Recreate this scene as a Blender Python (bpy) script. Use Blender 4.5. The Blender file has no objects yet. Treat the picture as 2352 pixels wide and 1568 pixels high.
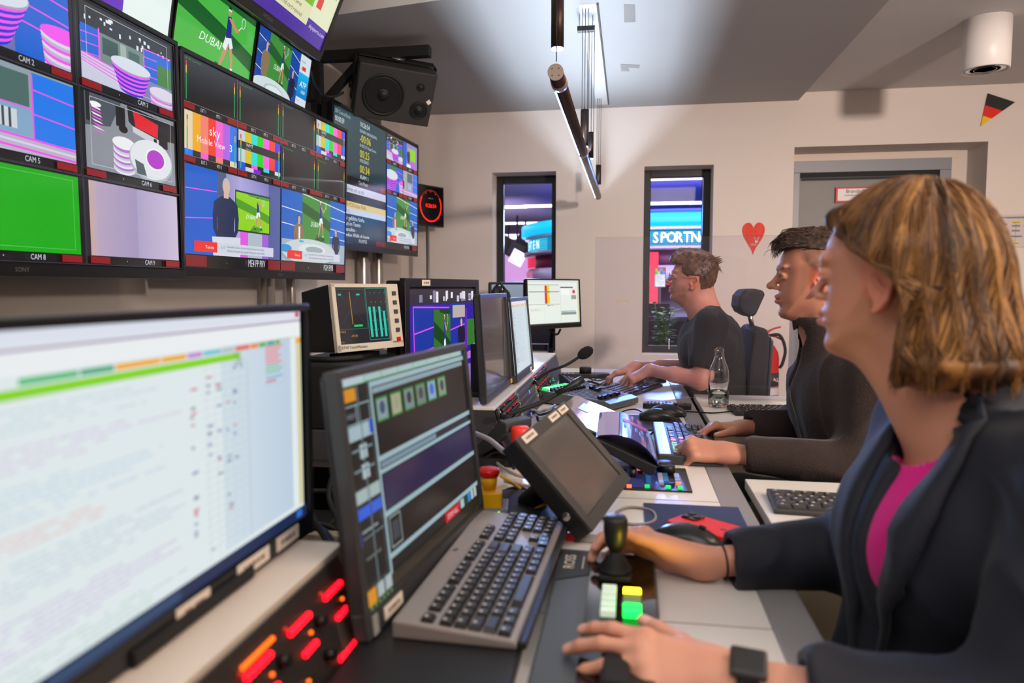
import bpy, bmesh, math, random
import numpy as np
from mathutils import Vector, Matrix, noise
random.seed(7)
scene = bpy.context.scene
COL = scene.collection
V = Vector
PI = math.pi

# ------------------------------------------------------------------ camera
CZ = 1.2
cam_d = bpy.data.cameras.new('camera'); cam = bpy.data.objects.new('camera', cam_d); COL.objects.link(cam)
cam_d.sensor_width = 36; cam_d.lens = 1650 / 2352 * 36
cam_d.clip_start = .05; cam_d.clip_end = 60
PITCH = math.radians(4.297); YAW = math.radians(9.23)
cam.location = (0, 0, CZ)
cam.rotation_euler = (PI / 2 - PITCH, 0, YAW)
cam_d.dof.use_dof = True; cam_d.dof.focus_distance = 2.5; cam_d.dof.aperture_fstop = 3.2
scene.camera = cam
# ------------------------------------------------------------------ view + world
scene.view_settings.view_transform = 'Standard'; scene.view_settings.look = 'None'
scene.view_settings.exposure = 0.0; scene.view_settings.gamma = 1; scene.view_settings.use_curve_mapping = False
world = bpy.data.worlds.new('world'); scene.world = world; world.use_nodes = True
world.node_tree.nodes['Background'].inputs[0].default_value = (.35, .33, .36, 1)
world.node_tree.nodes['Background'].inputs[1].default_value = .05
# ------------------------------------------------------------------ room lights
def area_light(name, loc, aim, size, size_y, power, color, spread=180):
    d = bpy.data.lights.new(name, 'AREA'); d.shape = 'RECTANGLE'; d.size = size; d.size_y = size_y
    d.energy = power; d.color = color; d.spread = math.radians(spread)
    o = bpy.data.objects.new(name, d); COL.objects.link(o); o.location = loc
    o.rotation_euler = (V(aim) - V(loc)).to_track_quat('-Z', 'Y').to_euler()
    return o
# recessed ceiling fixtures behind and over the operators
area_light('ceiling_panel_light', (1.7, .9, 2.72), (1.5, 1.1, 0), 1.2, .5, 34, (1, .80, .62))
area_light('ceiling_panel_light', (.2, -1.2, 2.72), (.1, 1.4, .8), 1.6, .5, 36, (1, .84, .72))
area_light('ceiling_panel_light', (2.3, 1.9, 2.72), (1.7, 3.2, 0), .5, .5, 26, (1, .82, .68))
# flood on a stand behind the operators, right of the photographer
area_light('flood_light', (2.3, -.1, 2.0), (1.0, 5, 1.55), .22, .22, 62, (1, .84, .74), 120)
# uplight and downlight of the suspended tube (cold white)
area_light('tube_uplight', (-.215, 3.36, 1.8045), (-.215, 3.36, 3), .005, 2.5, 27, (.68, .83, 1))
area_light('tube_uplight', (-.215, .3, 1.8045), (-.215, .3, 3), .005, 2.0, 13, (.72, .86, 1))
area_light('tube_downlight', (-.203, 3.3, 1.74), (-.15, 3.3, 0), .03, 2.6, 6, (.95, .93, 1), 170)
area_light('tube_downlight', (-.203, .5, 1.74), (-.1, .5, 0), .03, 1.8, 5, (1, .93, .88), 170)

# ------------------------------------------------------------------ pixel helper (only used to find where a thing stands)
_fw = V((-math.sin(YAW) * math.cos(PITCH), math.cos(YAW) * math.cos(PITCH), -math.sin(PITCH)))
_rt = V((math.cos(YAW), math.sin(YAW), 0)); _up = _rt.cross(_fw)
def at(u, v, x=None, y=None, z=None):
    r = _fw + _rt * ((u - 1176) / 1650) + _up * ((784 - v) / 1650)
    t = x / r.x if x is not None else y / r.y if y is not None else (z - CZ) / r.z
    return V((0, 0, CZ)) + r * t

# ------------------------------------------------------------------ materials
def s2l(c):
    return tuple(((x / 12.92) if x <= .04045 else ((x + .055) / 1.055) ** 2.4) for x in c[:3])
def hexc(h):
    return (int(h[0:2], 16) / 255, int(h[2:4], 16) / 255, int(h[4:6], 16) / 255)
MATS = {}
def mat(name, col=(.5, .5, .5), rough=.5, metal=0, emit=None, es=1, bump=0, bscale=80, var=0, vscale=6, trans=0, ior=1.45, alpha=1, spec=.5, attr=False, coat=0, sss=0, sheen=0, stretch=None, linear=False):
    if name in MATS: return MATS[name]
    m = bpy.data.materials.new(name); m.use_nodes = True; MATS[name] = m
    nt = m.node_tree; b = nt.nodes['Principled BSDF']
    c = (*(col if linear else s2l(col)), 1)
    b.inputs['Base Color'].default_value = c
    b.inputs['Roughness'].default_value = rough; b.inputs['Metallic'].default_value = metal
    b.inputs['Specular IOR Level'].default_value = spec
    b.inputs['IOR'].default_value = ior
    if trans: b.inputs['Transmission Weight'].default_value = trans
    if alpha < 1: b.inputs['Alpha'].default_value = alpha
    if coat: b.inputs['Coat Weight'].default_value = coat; b.inputs['Coat Roughness'].default_value = .06
    if sss:
        b.inputs['Subsurface Weight'].default_value = sss; b.inputs['Subsurface Radius'].default_value = (.012, .005, .003); b.inputs['Subsurface Scale'].default_value = 1
    if sheen: b.inputs['Sheen Weight'].default_value = sheen; b.inputs['Sheen Roughness'].default_value = .4
    if emit:
        b.inputs['Emission Color'].default_value = (*s2l(emit), 1); b.inputs['Emission Strength'].default_value = es
    tc = nt.nodes.new('ShaderNodeTexCoord'); mp = nt.nodes.new('ShaderNodeMapping')
    nt.links.new(tc.outputs['Object'], mp.inputs[0])
    if stretch: mp.inputs['Scale'].default_value = stretch
    src = None
    if attr:
        a = nt.nodes.new('ShaderNodeAttribute'); a.attribute_name = 'Col'; src = a.outputs['Color']
        nt.links.new(src, b.inputs['Base Color'])
    if var:
        n = nt.nodes.new('ShaderNodeTexNoise'); n.inputs['Scale'].default_value = vscale; n.inputs['Detail'].default_value = 4
        nt.links.new(mp.outputs[0], n.inputs['Vector'])
        r = nt.nodes.new('ShaderNodeMapRange'); r.inputs['From Min'].default_value = .3; r.inputs['From Max'].default_value = .7
        r.inputs['To Min'].default_value = 1 - var; r.inputs['To Max'].default_value = 1 + var
        nt.links.new(n.outputs['Fac'], r.inputs['Value'])
        x = nt.nodes.new('ShaderNodeVectorMath'); x.operation = 'SCALE'
        if src: nt.links.new(src, x.inputs[0])
        else: x.inputs[0].default_value = c[:3]
        nt.links.new(r.outputs[0], x.inputs['Scale']); nt.links.new(x.outputs[0], b.inputs['Base Color'])
    if bump:
        n = nt.nodes.new('ShaderNodeTexNoise'); n.inputs['Scale'].default_value = bscale; n.inputs['Detail'].default_value = 3
        nt.links.new(mp.outputs[0], n.inputs['Vector'])
        bp = nt.nodes.new('ShaderNodeBump'); bp.inputs['Strength'].default_value = bump; bp.inputs['Distance'].default_value = .003
        nt.links.new(n.outputs['Fac'], bp.inputs['Height']); nt.links.new(bp.outputs[0], b.inputs['Normal'])
    return m
def screen_material(name, strength, rough=.16, spec=.5):
    if name in MATS: return MATS[name]
    m = bpy.data.materials.new(name); m.use_nodes = True; MATS[name] = m
    nt = m.node_tree; b = nt.nodes['Principled BSDF']
    b.inputs['Base Color'].default_value = (.012, .012, .013, 1); b.inputs['Roughness'].default_value = rough
    b.inputs['Specular IOR Level'].default_value = spec
    a = nt.nodes.new('ShaderNodeAttribute'); a.attribute_name = 'Col'
    nt.links.new(a.outputs['Color'], b.inputs['Emission Color']); b.inputs['Emission Strength'].default_value = strength
    return m
def thin_glass(name, tint=(1, 1, 1), refl=1.0, haze=0):
    """clear sheet that lets light through: transparent + fresnel gloss (+ a little milky haze)"""
    if name in MATS: return MATS[name]
    m = bpy.data.materials.new(name); m.use_nodes = True; MATS[name] = m; nt = m.node_tree; nt.nodes.clear(); N = nt.nodes.new; L = nt.links.new
    out = N('ShaderNodeOutputMaterial'); tr = N('ShaderNodeBsdfTransparent'); tr.inputs[0].default_value = (*tint, 1); gl = N('ShaderNodeBsdfGlossy'); gl.inputs['Roughness'].default_value = .02
    fr = N('ShaderNodeFresnel'); fr.inputs[0].default_value = 1.4; mu = N('ShaderNodeMath'); mu.operation = 'MULTIPLY'; mu.inputs[1].default_value = refl; L(fr.outputs[0], mu.inputs[0])
    mx = N('ShaderNodeMixShader'); L(mu.outputs[0], mx.inputs[0]); L(tr.outputs[0], mx.inputs[1]); L(gl.outputs[0], mx.inputs[2])
    if haze:
        df = N('ShaderNodeBsdfDiffuse'); df.inputs[0].default_value = (.75, .72, .80, 1); m2 = N('ShaderNodeMixShader'); m2.inputs[0].default_value = haze; L(mx.outputs[0], m2.inputs[1]); L(df.outputs[0], m2.inputs[2]); L(m2.outputs[0], out.inputs[0])
    else: L(mx.outputs[0], out.inputs[0])
    return m
M_black = mat('black_plastic', (.10, .10, .105), .42, bump=.15, bscale=600)
M_black2 = mat('matte_black_plastic', (.075, .075, .08), .6, bump=.15, bscale=500)
M_dgrey = mat('dark_grey_plastic', (.20, .20, .21), .5, bump=.1, bscale=500)
M_mgrey = mat('grey_metal', (.45, .45, .46), .35, metal=.8)
M_alu = mat('brushed_aluminium', (.72, .71, .69), .32, metal=.9, stretch=(40, 40, 1), bump=.05)
M_white = mat('white_laminate', (.84, .82, .80), .32, var=.02, vscale=3)
M_strip = mat('grey_desk_edge', (.50, .49, .50), .38, bump=.05, bscale=300)
M_rubber = mat('black_rubber', (.06, .06, .062), .7)
M_label = mat('label_paper', (.93, .87, .80), .6)
M_ink = mat('printed_ink', (.12, .12, .13), .6)
M_glass = mat('clear_glass', (1, 1, 1), .0, trans=1, ior=1.45)
M_red = mat('red_plastic', (.85, .07, .06), .35)
M_yellow = mat('yellow_plastic', (.93, .70, .05), .4)

# ------------------------------------------------------------------ mesh builder
class MB:
    def __init__(s): s.v = []; s.f = []; s.m = []; s.sm = []; s.mats = []; s.T = Matrix.Identity(4)
    def mi(s, m):
        if m not in s.mats: s.mats.append(m)
        return s.mats.index(m)
    def add(s, vs, fs, m, smooth=False):
        o = len(s.v); k = s.mi(m)
        s.v += [tuple(s.T @ V(p)) for p in vs]
        for f in fs: s.f.append([o + i for i in f]); s.m.append(k); s.sm.append(smooth)
        return s
    def box(s, c, d, m, R=None):
        x, y, z = d[0] / 2, d[1] / 2, d[2] / 2
        vs = [V((a * x, b * y, e * z)) for a in (-1, 1) for b in (-1, 1) for e in (-1, 1)]
        if R is not None: vs = [R @ p for p in vs]
        return s.add([p + V(c) for p in vs], [(0, 1, 3, 2), (4, 6, 7, 5), (0, 4, 5, 1), (2, 3, 7, 6), (0, 2, 6, 4), (1, 5, 7, 3)], m)
    def prism(s, poly, m, lo, hi, axis='z', smooth=False):
        f = {'z': lambda p, h: (p[0], p[1], h), 'x': lambda p, h: (h, p[0], p[1]), 'y': lambda p, h: (p[0], h, p[1])}[axis]
        n = len(poly)
        vs = [f(p, lo) for p in poly] + [f(p, hi) for p in poly]
        s.add(vs, [(i, (i + 1) % n, n + (i + 1) % n, n + i) for i in range(n)], m, smooth)
        return s.add(vs, [list(range(n))[::-1], [n + i for i in range(n)]], m)
    def tube(s, path, r, m, n=10, cap=True, smooth=True):
        P = [V(p) for p in path]
        rs = r if isinstance(r, (list, tuple)) else [r] * len(P)
        up = None; rings = []
        for i, p in enumerate(P):
            d = (P[min(i + 1, len(P) - 1)] - P[max(i - 1, 0)])
            if d.length < 1e-9: d = V((0, 0, 1))
            d.normalize()
            if up is None:
                up = V((0, 0, 1)) if abs(d.z) < .9 else V((1, 0, 0))
            a = d.cross(up)
            if a.length < 1e-6: a = d.cross(V((1, 0, 0)))
            a.normalize(); b = a.cross(d); up = b
            rings.append([p + (a * math.cos(t) + b * math.sin(t)) * rs[i] for t in [2 * PI * k / n for k in range(n)]])
        vs = [q for R in rings for q in R]; fs = []
        for i in range(len(P) - 1):
            for k in range(n): fs.append((i * n + k, i * n + (k + 1) % n, (i + 1) * n + (k + 1) % n, (i + 1) * n + k))
        s.add(vs, fs, m, smooth)
        if cap: s.add(rings[0] + rings[-1], [list(range(n)), list(range(n, 2 * n))[::-1]], m)
        return s
    def lathe(s, prof, m, c=(0, 0, 0), n=24, R=None, smooth=True):
        vs = []; fs = []
        for r, z in prof:
            for k in range(n):
                p = V((r * math.cos(2 * PI * k / n), r * math.sin(2 * PI * k / n), z))
                vs.append((R @ p if R is not None else p) + V(c))
        for i in range(len(prof) - 1):
            for k in range(n): fs.append((i * n + k, i * n + (k + 1) % n, (i + 1) * n + (k + 1) % n, (i + 1) * n + k))
        s.add(vs, fs, m, smooth)
        e = []
        if prof[0][0] > 1e-5: e.append(list(range(n))[::-1])
        if prof[-1][0] > 1e-5: e.append([(len(prof) - 1) * n + k for k in range(n)])
        o = len(s.v) - len(vs); k = s.mi(m)
        for f in e: s.f.append([o + i for i in f]); s.m.append(k); s.sm.append(False)
        return s
    def sphere(s, c, r, m, n=16, k=10):
        rr = r if isinstance(r, (tuple, list)) else (r, r, r)
        pr = [(math.sin(PI * i / k), -math.cos(PI * i / k)) for i in range(k + 1)]
        vs = []; fs = []
        for a, z in pr:
            for j in range(n): vs.append((c[0] + rr[0] * a * math.cos(2 * PI * j / n), c[1] + rr[1] * a * math.sin(2 * PI * j / n), c[2] + rr[2] * z))
        for i in range(k):
            for j in range(n): fs.append((i * n + j, i * n + (j + 1) % n, (i + 1) * n + (j + 1) % n, (i + 1) * n + j))
        return s.add(vs, fs, m, True)
    def sheet(s, grid, m, smooth=True):
        h = len(grid); w = len(grid[0])
        return s.add([p for r in grid for p in r], [(i * w + j, i * w + j + 1, (i + 1) * w + j + 1, (i + 1) * w + j) for i in range(h - 1) for j in range(w - 1)], m, smooth)
    def text(s, body, m, c, size, R=None, sx=1, align='c', depth=.0003):
        """flat raised lettering, local x right / z up, facing -y"""
        vs, fs, w = text_mesh(body)
        off = {'c': -w / 2, 'l': 0, 'r': -w}[align]
        q = [V(((x + off) * size * sx, -depth, z * size)) for x, z in vs]
        if R is not None: q = [R @ p for p in q]
        return s.add([p + V(c) for p in q], fs, m)
    def build(s, name, parent=None, bevel=0, seg=2, angle=40, auto=True):
        me = bpy.data.meshes.new(name); me.from_pydata(s.v, [], s.f)
        for m in s.mats: me.materials.append(m)
        me.polygons.foreach_set('material_index', s.m); me.polygons.foreach_set('use_smooth', s.sm)
        bm = bmesh.new(); bm.from_mesh(me); bmesh.ops.remove_doubles(bm, verts=bm.verts, dist=1e-6)
        if not getattr(s, 'flat', False): bmesh.ops.recalc_face_normals(bm, faces=bm.faces)
        if bevel:
            es = [e for e in bm.edges if len(e.link_faces) == 2 and e.calc_face_angle(0) > math.radians(angle)]
            try: bmesh.ops.bevel(bm, geom=es, offset=bevel, segments=seg, affect='EDGES', profile=.6, clamp_overlap=True)
            except Exception: pass
        bm.to_mesh(me); bm.free(); me.update()
        o = bpy.data.objects.new(name, me); COL.objects.link(o)
        if parent is not None: o.parent = parent
        return o
_txt = {}
def text_mesh(body):
    if body in _txt: return _txt[body]
    cu = bpy.data.curves.new('t', 'FONT'); cu.body = body; cu.size = 1; cu.resolution_u = 2
    ob = bpy.data.objects.new('t', cu); COL.objects.link(ob)
    dg = bpy.context.evaluated_depsgraph_get(); me = bpy.data.meshes.new_from_object(ob.evaluated_get(dg))
    vs = [(v.co.x, v.co.y) for v in me.vertices]; fs = [list(p.vertices) for p in me.polygons]
    w = max([v[0] for v in vs] or [0])
    bpy.data.objects.remove(ob); bpy.data.curves.remove(cu); bpy.data.meshes.remove(me)
    _txt[body] = (vs, fs, w); return _txt[body]

def tag(o, label=None, cat=None, group=None, kind=None):
    if label: o['label'] = label
    if cat: o['category'] = cat
    if group: o['group'] = group
    if kind: o['kind'] = kind
    return o
def thing(name, label, cat, loc=(0, 0, 0), group=None, M=None, rz=0):
    o = bpy.data.objects.new(name, None); COL.objects.link(o); o.empty_display_size = .05
    if M is not None: o.matrix_world = M
    else: o.location = loc; o.rotation_euler = (0, 0, rz)
    return tag(o, label, cat, group)
def frame(c, xdir, up):
    """pose of a panel: local x = viewer's right, z = up, -y = towards the viewer"""
    x = V(xdir).normalized(); y = V(up).cross(x).normalized(); z = x.cross(y)
    return Matrix(((x.x, y.x, z.x, c[0]), (x.y, y.y, z.y, c[1]), (x.z, y.z, z.z, c[2]), (0, 0, 0, 1)))
def dup(root, M=None, label=None, group=None, loc=None, rz=None):
    r = root.copy(); COL.objects.link(r)
    if M is not None: r.matrix_world = M
    if loc is not None: r.location = loc
    if rz is not None: r.rotation_euler = (0, 0, rz)
    if label: r['label'] = label
    if group: r['group'] = group
    for ch in list(root.children):
        c = ch.copy(); COL.objects.link(c); c.parent = r
        for g in list(ch.children):
            d = g.copy(); COL.objects.link(d); d.parent = c
    return r
def sag(a, b, drop, n=14, side=(0, 0, 0)):
    a = V(a); b = V(b); return [a.lerp(b, t) + (V((0, 0, -drop)) + V(side)) * (4 * t * (1 - t)) for t in [i / n for i in range(n + 1)]]
def spline(pts, n=6):
    P = [V(p) for p in pts]; out = []
    for i in range(len(P) - 1):
        p0 = P[max(i - 1, 0)]; p1 = P[i]; p2 = P[i + 1]; p3 = P[min(i + 2, len(P) - 1)]
        for k in range(n):
            t = k / n
            out.append(.5 * ((2 * p1) + (p2 - p0) * t + (2 * p0 - 5 * p1 + 4 * p2 - p3) * t * t + (3 * p1 - p0 - 3 * p2 + p3) * t ** 3))
    out.append(P[-1]); return out
def cable(name, label, pts, r, m, n=6, cat='cable', group=None):
    mb = MB(); mb.tube(spline(pts, n), r, m, n=8); return tag(mb.build(name), label, cat, group)

# ------------------------------------------------------------------ picture canvas for lit screens
class CV:
    """draws a picture as coloured facets; units are the picture's own (W x H, y down); mapped onto a w x h panel"""
    def __init__(s, W, H, w, h, z0=-.0005): s.W = W; s.H = H; s.w = w; s.h = h; s.v = []; s.f = []; s.c = []; s.z = z0; s.ox = s.oy = 0; s.sx = s.sy = 1; s.br = 1
    def sub(s, x0, y0, x1, y1, W, H): s.ox, s.oy, s.sx, s.sy = x0, y0, (x1 - x0) / W, (y1 - y0) / H; s.clip = (x0, y0, x1, y1); return s
    def full(s): s.ox = s.oy = 0; s.sx = s.sy = 1; s.clip = None; return s
    clip = None
    def poly(s, pts, col):
        """col: one colour or one per vertex; clipped to the current sub picture"""
        if isinstance(col, str): col = hexc(col)
        cs = [hexc(c) if isinstance(c, str) else c for c in col] if isinstance(col, list) else [col] * len(pts)
        q = [(s.ox + x * s.sx, s.oy + y * s.sy) + tuple(s2l(c)) for (x, y), c in zip(pts, cs)]
        cl = s.clip or (0, 0, s.W, s.H)
        for ax, lim, sg in ((0, cl[0], 1), (0, cl[2], -1), (1, cl[1], 1), (1, cl[3], -1)):
            out = []
            for i in range(len(q)):
                a = q[i]; b = q[(i + 1) % len(q)]; da = (a[ax] - lim) * sg; db = (b[ax] - lim) * sg
                if da >= -1e-9: out.append(a)
                if (da > 1e-9 and db < -1e-9) or (da < -1e-9 and db > 1e-9):
                    t = da / (da - db); out.append(tuple(a[k] + (b[k] - a[k]) * t for k in range(5)))
            q = out
            if len(q) < 3: return s
        o = len(s.v)
        s.v += [((x / s.W - .5) * s.w, s.z, (.5 - y / s.H) * s.h) for x, y, *_ in q]
        s.f.append(list(range(o, o + len(q)))[::-1]); s.c.append([c[2:] for c in q][::-1]); return s
    def up(s, k=1): s.z -= .00003 * k; return s
    def rect(s, x0, y0, x1, y1, col): s.up(); return s.poly([(x0, y0), (x1, y0), (x1, y1), (x0, y1)], col)
    def vgrad(s, x0, y0, x1, y1, a, b): return s.rect(x0, y0, x1, y1, [a, a, b, b])
    def hgrad(s, x0, y0, x1, y1, a, b): return s.rect(x0, y0, x1, y1, [a, b, b, a])
    def line(s, x0, y0, x1, y1, w, col):
        dx, dy = x1 - x0, y1 - y0; L = math.hypot(dx, dy) or 1; nx, ny = -dy / L * w / 2, dx / L * w / 2
        s.up(); return s.poly([(x0 + nx, y0 + ny), (x1 + nx, y1 + ny), (x1 - nx, y1 - ny), (x0 - nx, y0 - ny)], col)
    def frame(s, x0, y0, x1, y1, w, col):
        for a in ((x0, y0, x1, y0), (x0, y1, x1, y1), (x0, y0, x0, y1), (x1, y0, x1, y1)): s.line(*a, w, col)
        return s
    def ell(s, cx, cy, rx, ry, col, n=28, a0=0, a1=2 * PI):
        s.up(); return s.poly([(cx + rx * math.cos(a0 + (a1 - a0) * i / n), cy + ry * math.sin(a0 + (a1 - a0) * i / n)) for i in range(n + (a1 - a0 < 6))], col)
    def ring(s, cx, cy, rx, ry, w, col, n=28, a0=0, a1=2 * PI):
        s.up()
        for i in range(n):
            t0 = a0 + (a1 - a0) * i / n; t1 = a0 + (a1 - a0) * (i + 1) / n
            s.poly([(cx + rx * math.cos(t0), cy + ry * math.sin(t0)), (cx + rx * math.cos(t1), cy + ry * math.sin(t1)),
                    (cx + (rx - w) * math.cos(t1), cy + (ry - w) * math.sin(t1)), (cx + (rx - w) * math.cos(t0), cy + (ry - w) * math.sin(t0))], col)
        return s
    def text(s, body, x, y, size, col, align='l', sx=1, skew=0):
        vs, fs, w = text_mesh(body); s.up(); off = {'c': -w / 2, 'l': 0, 'r': -w}[align]
        if isinstance(col, str): col = hexc(col)
        for f in fs: s.poly([(x + (vs[i][0] + off + vs[i][1] * skew) * size * sx, y - vs[i][1] * size) for i in f][::-1], col)
        return s
    def scribble(s, x0, y0, x1, y1, lh, col, seed=0, fill=.6, dens=.8):
        """rows of small unreadable print"""
        rn = random.Random(seed); y = y0; s.up()
        while y < y1:
            x = x0; end = x0 + (x1 - x0) * rn.uniform(.4, 1)
            while x < end:
                w = rn.uniform(1.2, 5) * lh
                if rn.random() < dens: s.poly([(x, y), (min(x + w, x1), y), (min(x + w, x1), y + lh * fill), (x, y + lh * fill)], col)
                x += w + lh * .6
            y += lh * 1.7
        return s
    def build(s, name, parent, m, loc=(0, 0, 0)):
        me = bpy.data.meshes.new(name); me.from_pydata(s.v, [], s.f); me.materials.append(m)
        ca = me.color_attributes.new('Col', 'FLOAT_COLOR', 'CORNER')
        flat = [x for poly in s.c for c in poly for x in (*c, 1)]
        ca.data.foreach_set('color', flat); me.update()
        o = bpy.data.objects.new(name, me); COL.objects.link(o); o.location = loc
        if parent is not None: o.parent = parent
        return o
# ================================================================== ROOM
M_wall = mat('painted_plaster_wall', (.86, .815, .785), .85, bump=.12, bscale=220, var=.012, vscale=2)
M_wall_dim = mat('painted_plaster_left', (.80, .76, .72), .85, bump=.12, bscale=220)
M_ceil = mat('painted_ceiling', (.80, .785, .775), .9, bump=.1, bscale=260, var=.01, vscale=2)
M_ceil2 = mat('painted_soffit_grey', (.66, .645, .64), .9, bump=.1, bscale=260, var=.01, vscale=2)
M_frame = mat('anthracite_window_frame', (.11, .13, .15), .4)
M_floor = mat('dark_carpet_floor', (.22, .22, .24), .95, bump=.4, bscale=300, var=.15, vscale=80)
M_door = mat('grey_steel_door', (.50, .49, .48), .5, var=.02)
M_doorframe = mat('grey_door_frame', (.52, .53, .56), .4)
M_doorcasing = mat('cream_door_casing', (.86, .80, .75), .6)
def S(o): return tag(o, kind='structure')
FW = 5.0; FT = .3
ZC = 2.41
# far wall with two window openings and the door recess
mb = MB()
op = [(-.954, -.505, .74, 1.998), (.092, .547, .74, 2.014), (1.054, 2.21, 0, 2.112)]
xs = -1.62
for x0, x1, z0, z1 in op:
    mb.box(((xs + x0) / 2, FW + FT / 2, 1.4), (x0 - xs, FT, 2.8), M_wall)
    mb.box(((x0 + x1) / 2, FW + FT / 2, (z1 + 2.8) / 2), (x1 - x0, FT, 2.8 - z1), M_wall)
    if z0 > 0: mb.box(((x0 + x1) / 2, FW + FT / 2, z0 / 2), (x1 - x0, FT, z0), M_wall)
    xs = x1
mb.box(((xs + 3.2) / 2, FW + FT / 2, 1.4), (3.2 - xs, FT, 2.8), M_wall)
S(mb.build('wall_far'))
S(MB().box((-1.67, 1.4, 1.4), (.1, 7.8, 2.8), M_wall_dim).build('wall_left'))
S(MB().box((3.25, 1.4, 1.4), (.1, 7.8, 2.8), M_wall).build('wall_right'))
S(MB().box((.8, -2.55, 1.4), (5, .1, 2.8), M_wall).build('wall_back'))
S(MB().box((.8, 1.4, -.05), (5, 8, .1), M_floor).build('floor'))
mb = MB(); mb.box((.8, .3, 2.80), (5, 5.9, .1), M_ceil)
mb.prism([(1.07, 2.72), (3.25, 2.4), (3.25, 5.02), (1.07, 5.02)], M_ceil, 2.46, 2.78); S(mb.build('ceiling'))
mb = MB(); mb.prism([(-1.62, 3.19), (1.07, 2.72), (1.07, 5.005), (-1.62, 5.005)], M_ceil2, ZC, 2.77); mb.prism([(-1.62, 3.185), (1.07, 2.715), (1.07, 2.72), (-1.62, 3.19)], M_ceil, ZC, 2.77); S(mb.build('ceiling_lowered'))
# recessed track for the lamp wires
mb = MB(); mb.box((-.19, 4.03, 2.4065), (.075, 1.7, .006), M_ceil); mb.box((-.148, 4.03, 2.405), (.008, 1.7, .009), mat('dark_groove', (.30, .27, .25), .7))
S(mb.build('trim_1'))
# windows
def window(name, x0, x1, z0, z1, y):
    f = .048; mb = MB()
    for b in (((x0 + f / 2), (z0 + z1) / 2, f, z1 - z0), ((x1 - f / 2), (z0 + z1) / 2, f, z1 - z0), ((x0 + x1) / 2, z1 - f / 2, x1 - x0 - 2 * f, f), ((x0 + x1) / 2, z0 + f / 2, x1 - x0 - 2 * f, f)):
        mb.box((b[0], y, b[1]), (b[2], .07, b[3]), M_frame)
    o = S(mb.build(name, bevel=.003))
    g = MB().box(((x0 + x1) / 2, y, (z0 + z1) / 2), (x1 - x0 - 2 * f, .006, z1 - z0 - 2 * f), thin_glass('window_glass', (.97, .98, 1), .35)).build('pane', o)
    return o
window('window_1', -.954, -.505, .74, 1.998, 5.215)
window('window_2', .092, .547, .74, 2.014, 5.215)
# door in its recess
mb = MB(); y = 5.26
mb.box((1.6, y + .02, 2.085), (1.09, .05, .05), M_doorcasing); mb.box((2.125, y + .02, 1.03), (.045, .05, 2.06), M_doorcasing)
mb.box((2.18, y + .02, 1.055), (.065, .03, 2.11), M_wall); mb.box((1.6, y + .03, 2.11), (1.09, .02, .01), M_wall)
S(mb.build('trim_2', bevel=.002))
mb = MB()
mb.box((1.60, y + .01, 2.02), (1.0, .07, .078), M_doorframe); mb.box((1.1, y + .01, .99), (.09, .07, 1.98), M_doorframe); mb.box((2.065, y + .01, .99), (.07, .07, 1.98), M_doorframe)
mb.box((1.59, y + .04, .98), (.90, .05, 1.96), M_door)
mb.box((1.59, y + .012, 1.965), (.90, .02, .035), mat('door_shadow_gap', (.10, .10, .10), .7)); mb.box((1.59, y + .012, 1.94), (.86, .012, .02), M_black2)
d = S(mb.build('door_1', bevel=.002))
mb = MB(); mb.tube([(1.24, y + .01, 1.02), (1.24, y - .05, 1.02), (1.36, y - .05, 1.02)], .01, M_alu); mb.box((1.24, y + .01, 1.0), (.04, .01, .16), M_alu); mb.build('door_handle', d)
# sign on the door
t = thing('fire_door_sign', 'red-bordered white notice lettered Brandschutztür on the grey door', 'sign', (1.555, y - .002, 1.83))
mb = MB(); mb.box((0, 0, 0), (.34, .003, .105), mat('sign_red', (.78, .18, .22), .5)); mb.build('border', t)
mb = MB(); mb.box((0, -.002, 0), (.315, .002, .08), mat('sign_white', (.92, .89, .88), .5))
mb.text('Brandschutztür', M_ink, (0, -.0035, .012), .034); mb.text('verkeilen, verstellen, festbinden', M_ink, (0, -.0035, -.010), .018); mb.text('verboten', M_ink, (0, -.0035, -.031), .018)
mb.build('panel', t)
# paper heart
hp = []
for i in range(40):
    a = 2 * PI * i / 40; x = 16 * math.sin(a) ** 3; z = 13 * math.cos(a) - 5 * math.cos(2 * a) - 2 * math.cos(3 * a) - math.cos(4 * a)
    hp.append((x / 16 * .072, (z if z > 0 else z * 1.35) / 17 * .105))
M_heart = mat('red_crepe_paper', (.86, .26, .20), .7, bump=.9, bscale=30, var=.12, vscale=14, stretch=(3, 1, .6))
mb = MB(); mb.prism([(p[0], p[1]) for p in hp], M_heart, -.002, 0, 'y')
hh = mb.build('paper_heart'); hh.location = (.810, 4.997, 1.555); tag(hh, 'red crinkled paper heart with a small bunny stuck to the white far wall', 'decoration')
mw = mat('white_sticker', (.85, .83, .80), .6)
mb = MB()
mb.sphere((.018, -.004, -.052), (.011, .0015, .009), mw, 12, 6)
for s_, a in ((-1, .35), (1, -.45)): mb.tube([(.018 + s_ * .004, -.004, -.046), (.018 + s_ * .004 + math.tan(-a) * .012, -.004, -.034), (.018 + s_ * .004 + math.tan(-a) * .028, -.004, -.022)], [.0018, .0032, .0008], mw, 8)
mb.text('HASI', mw, (0, -.004, -.078), .022, sx=.8)
mb.build('bunny_sticker', hh)
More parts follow.
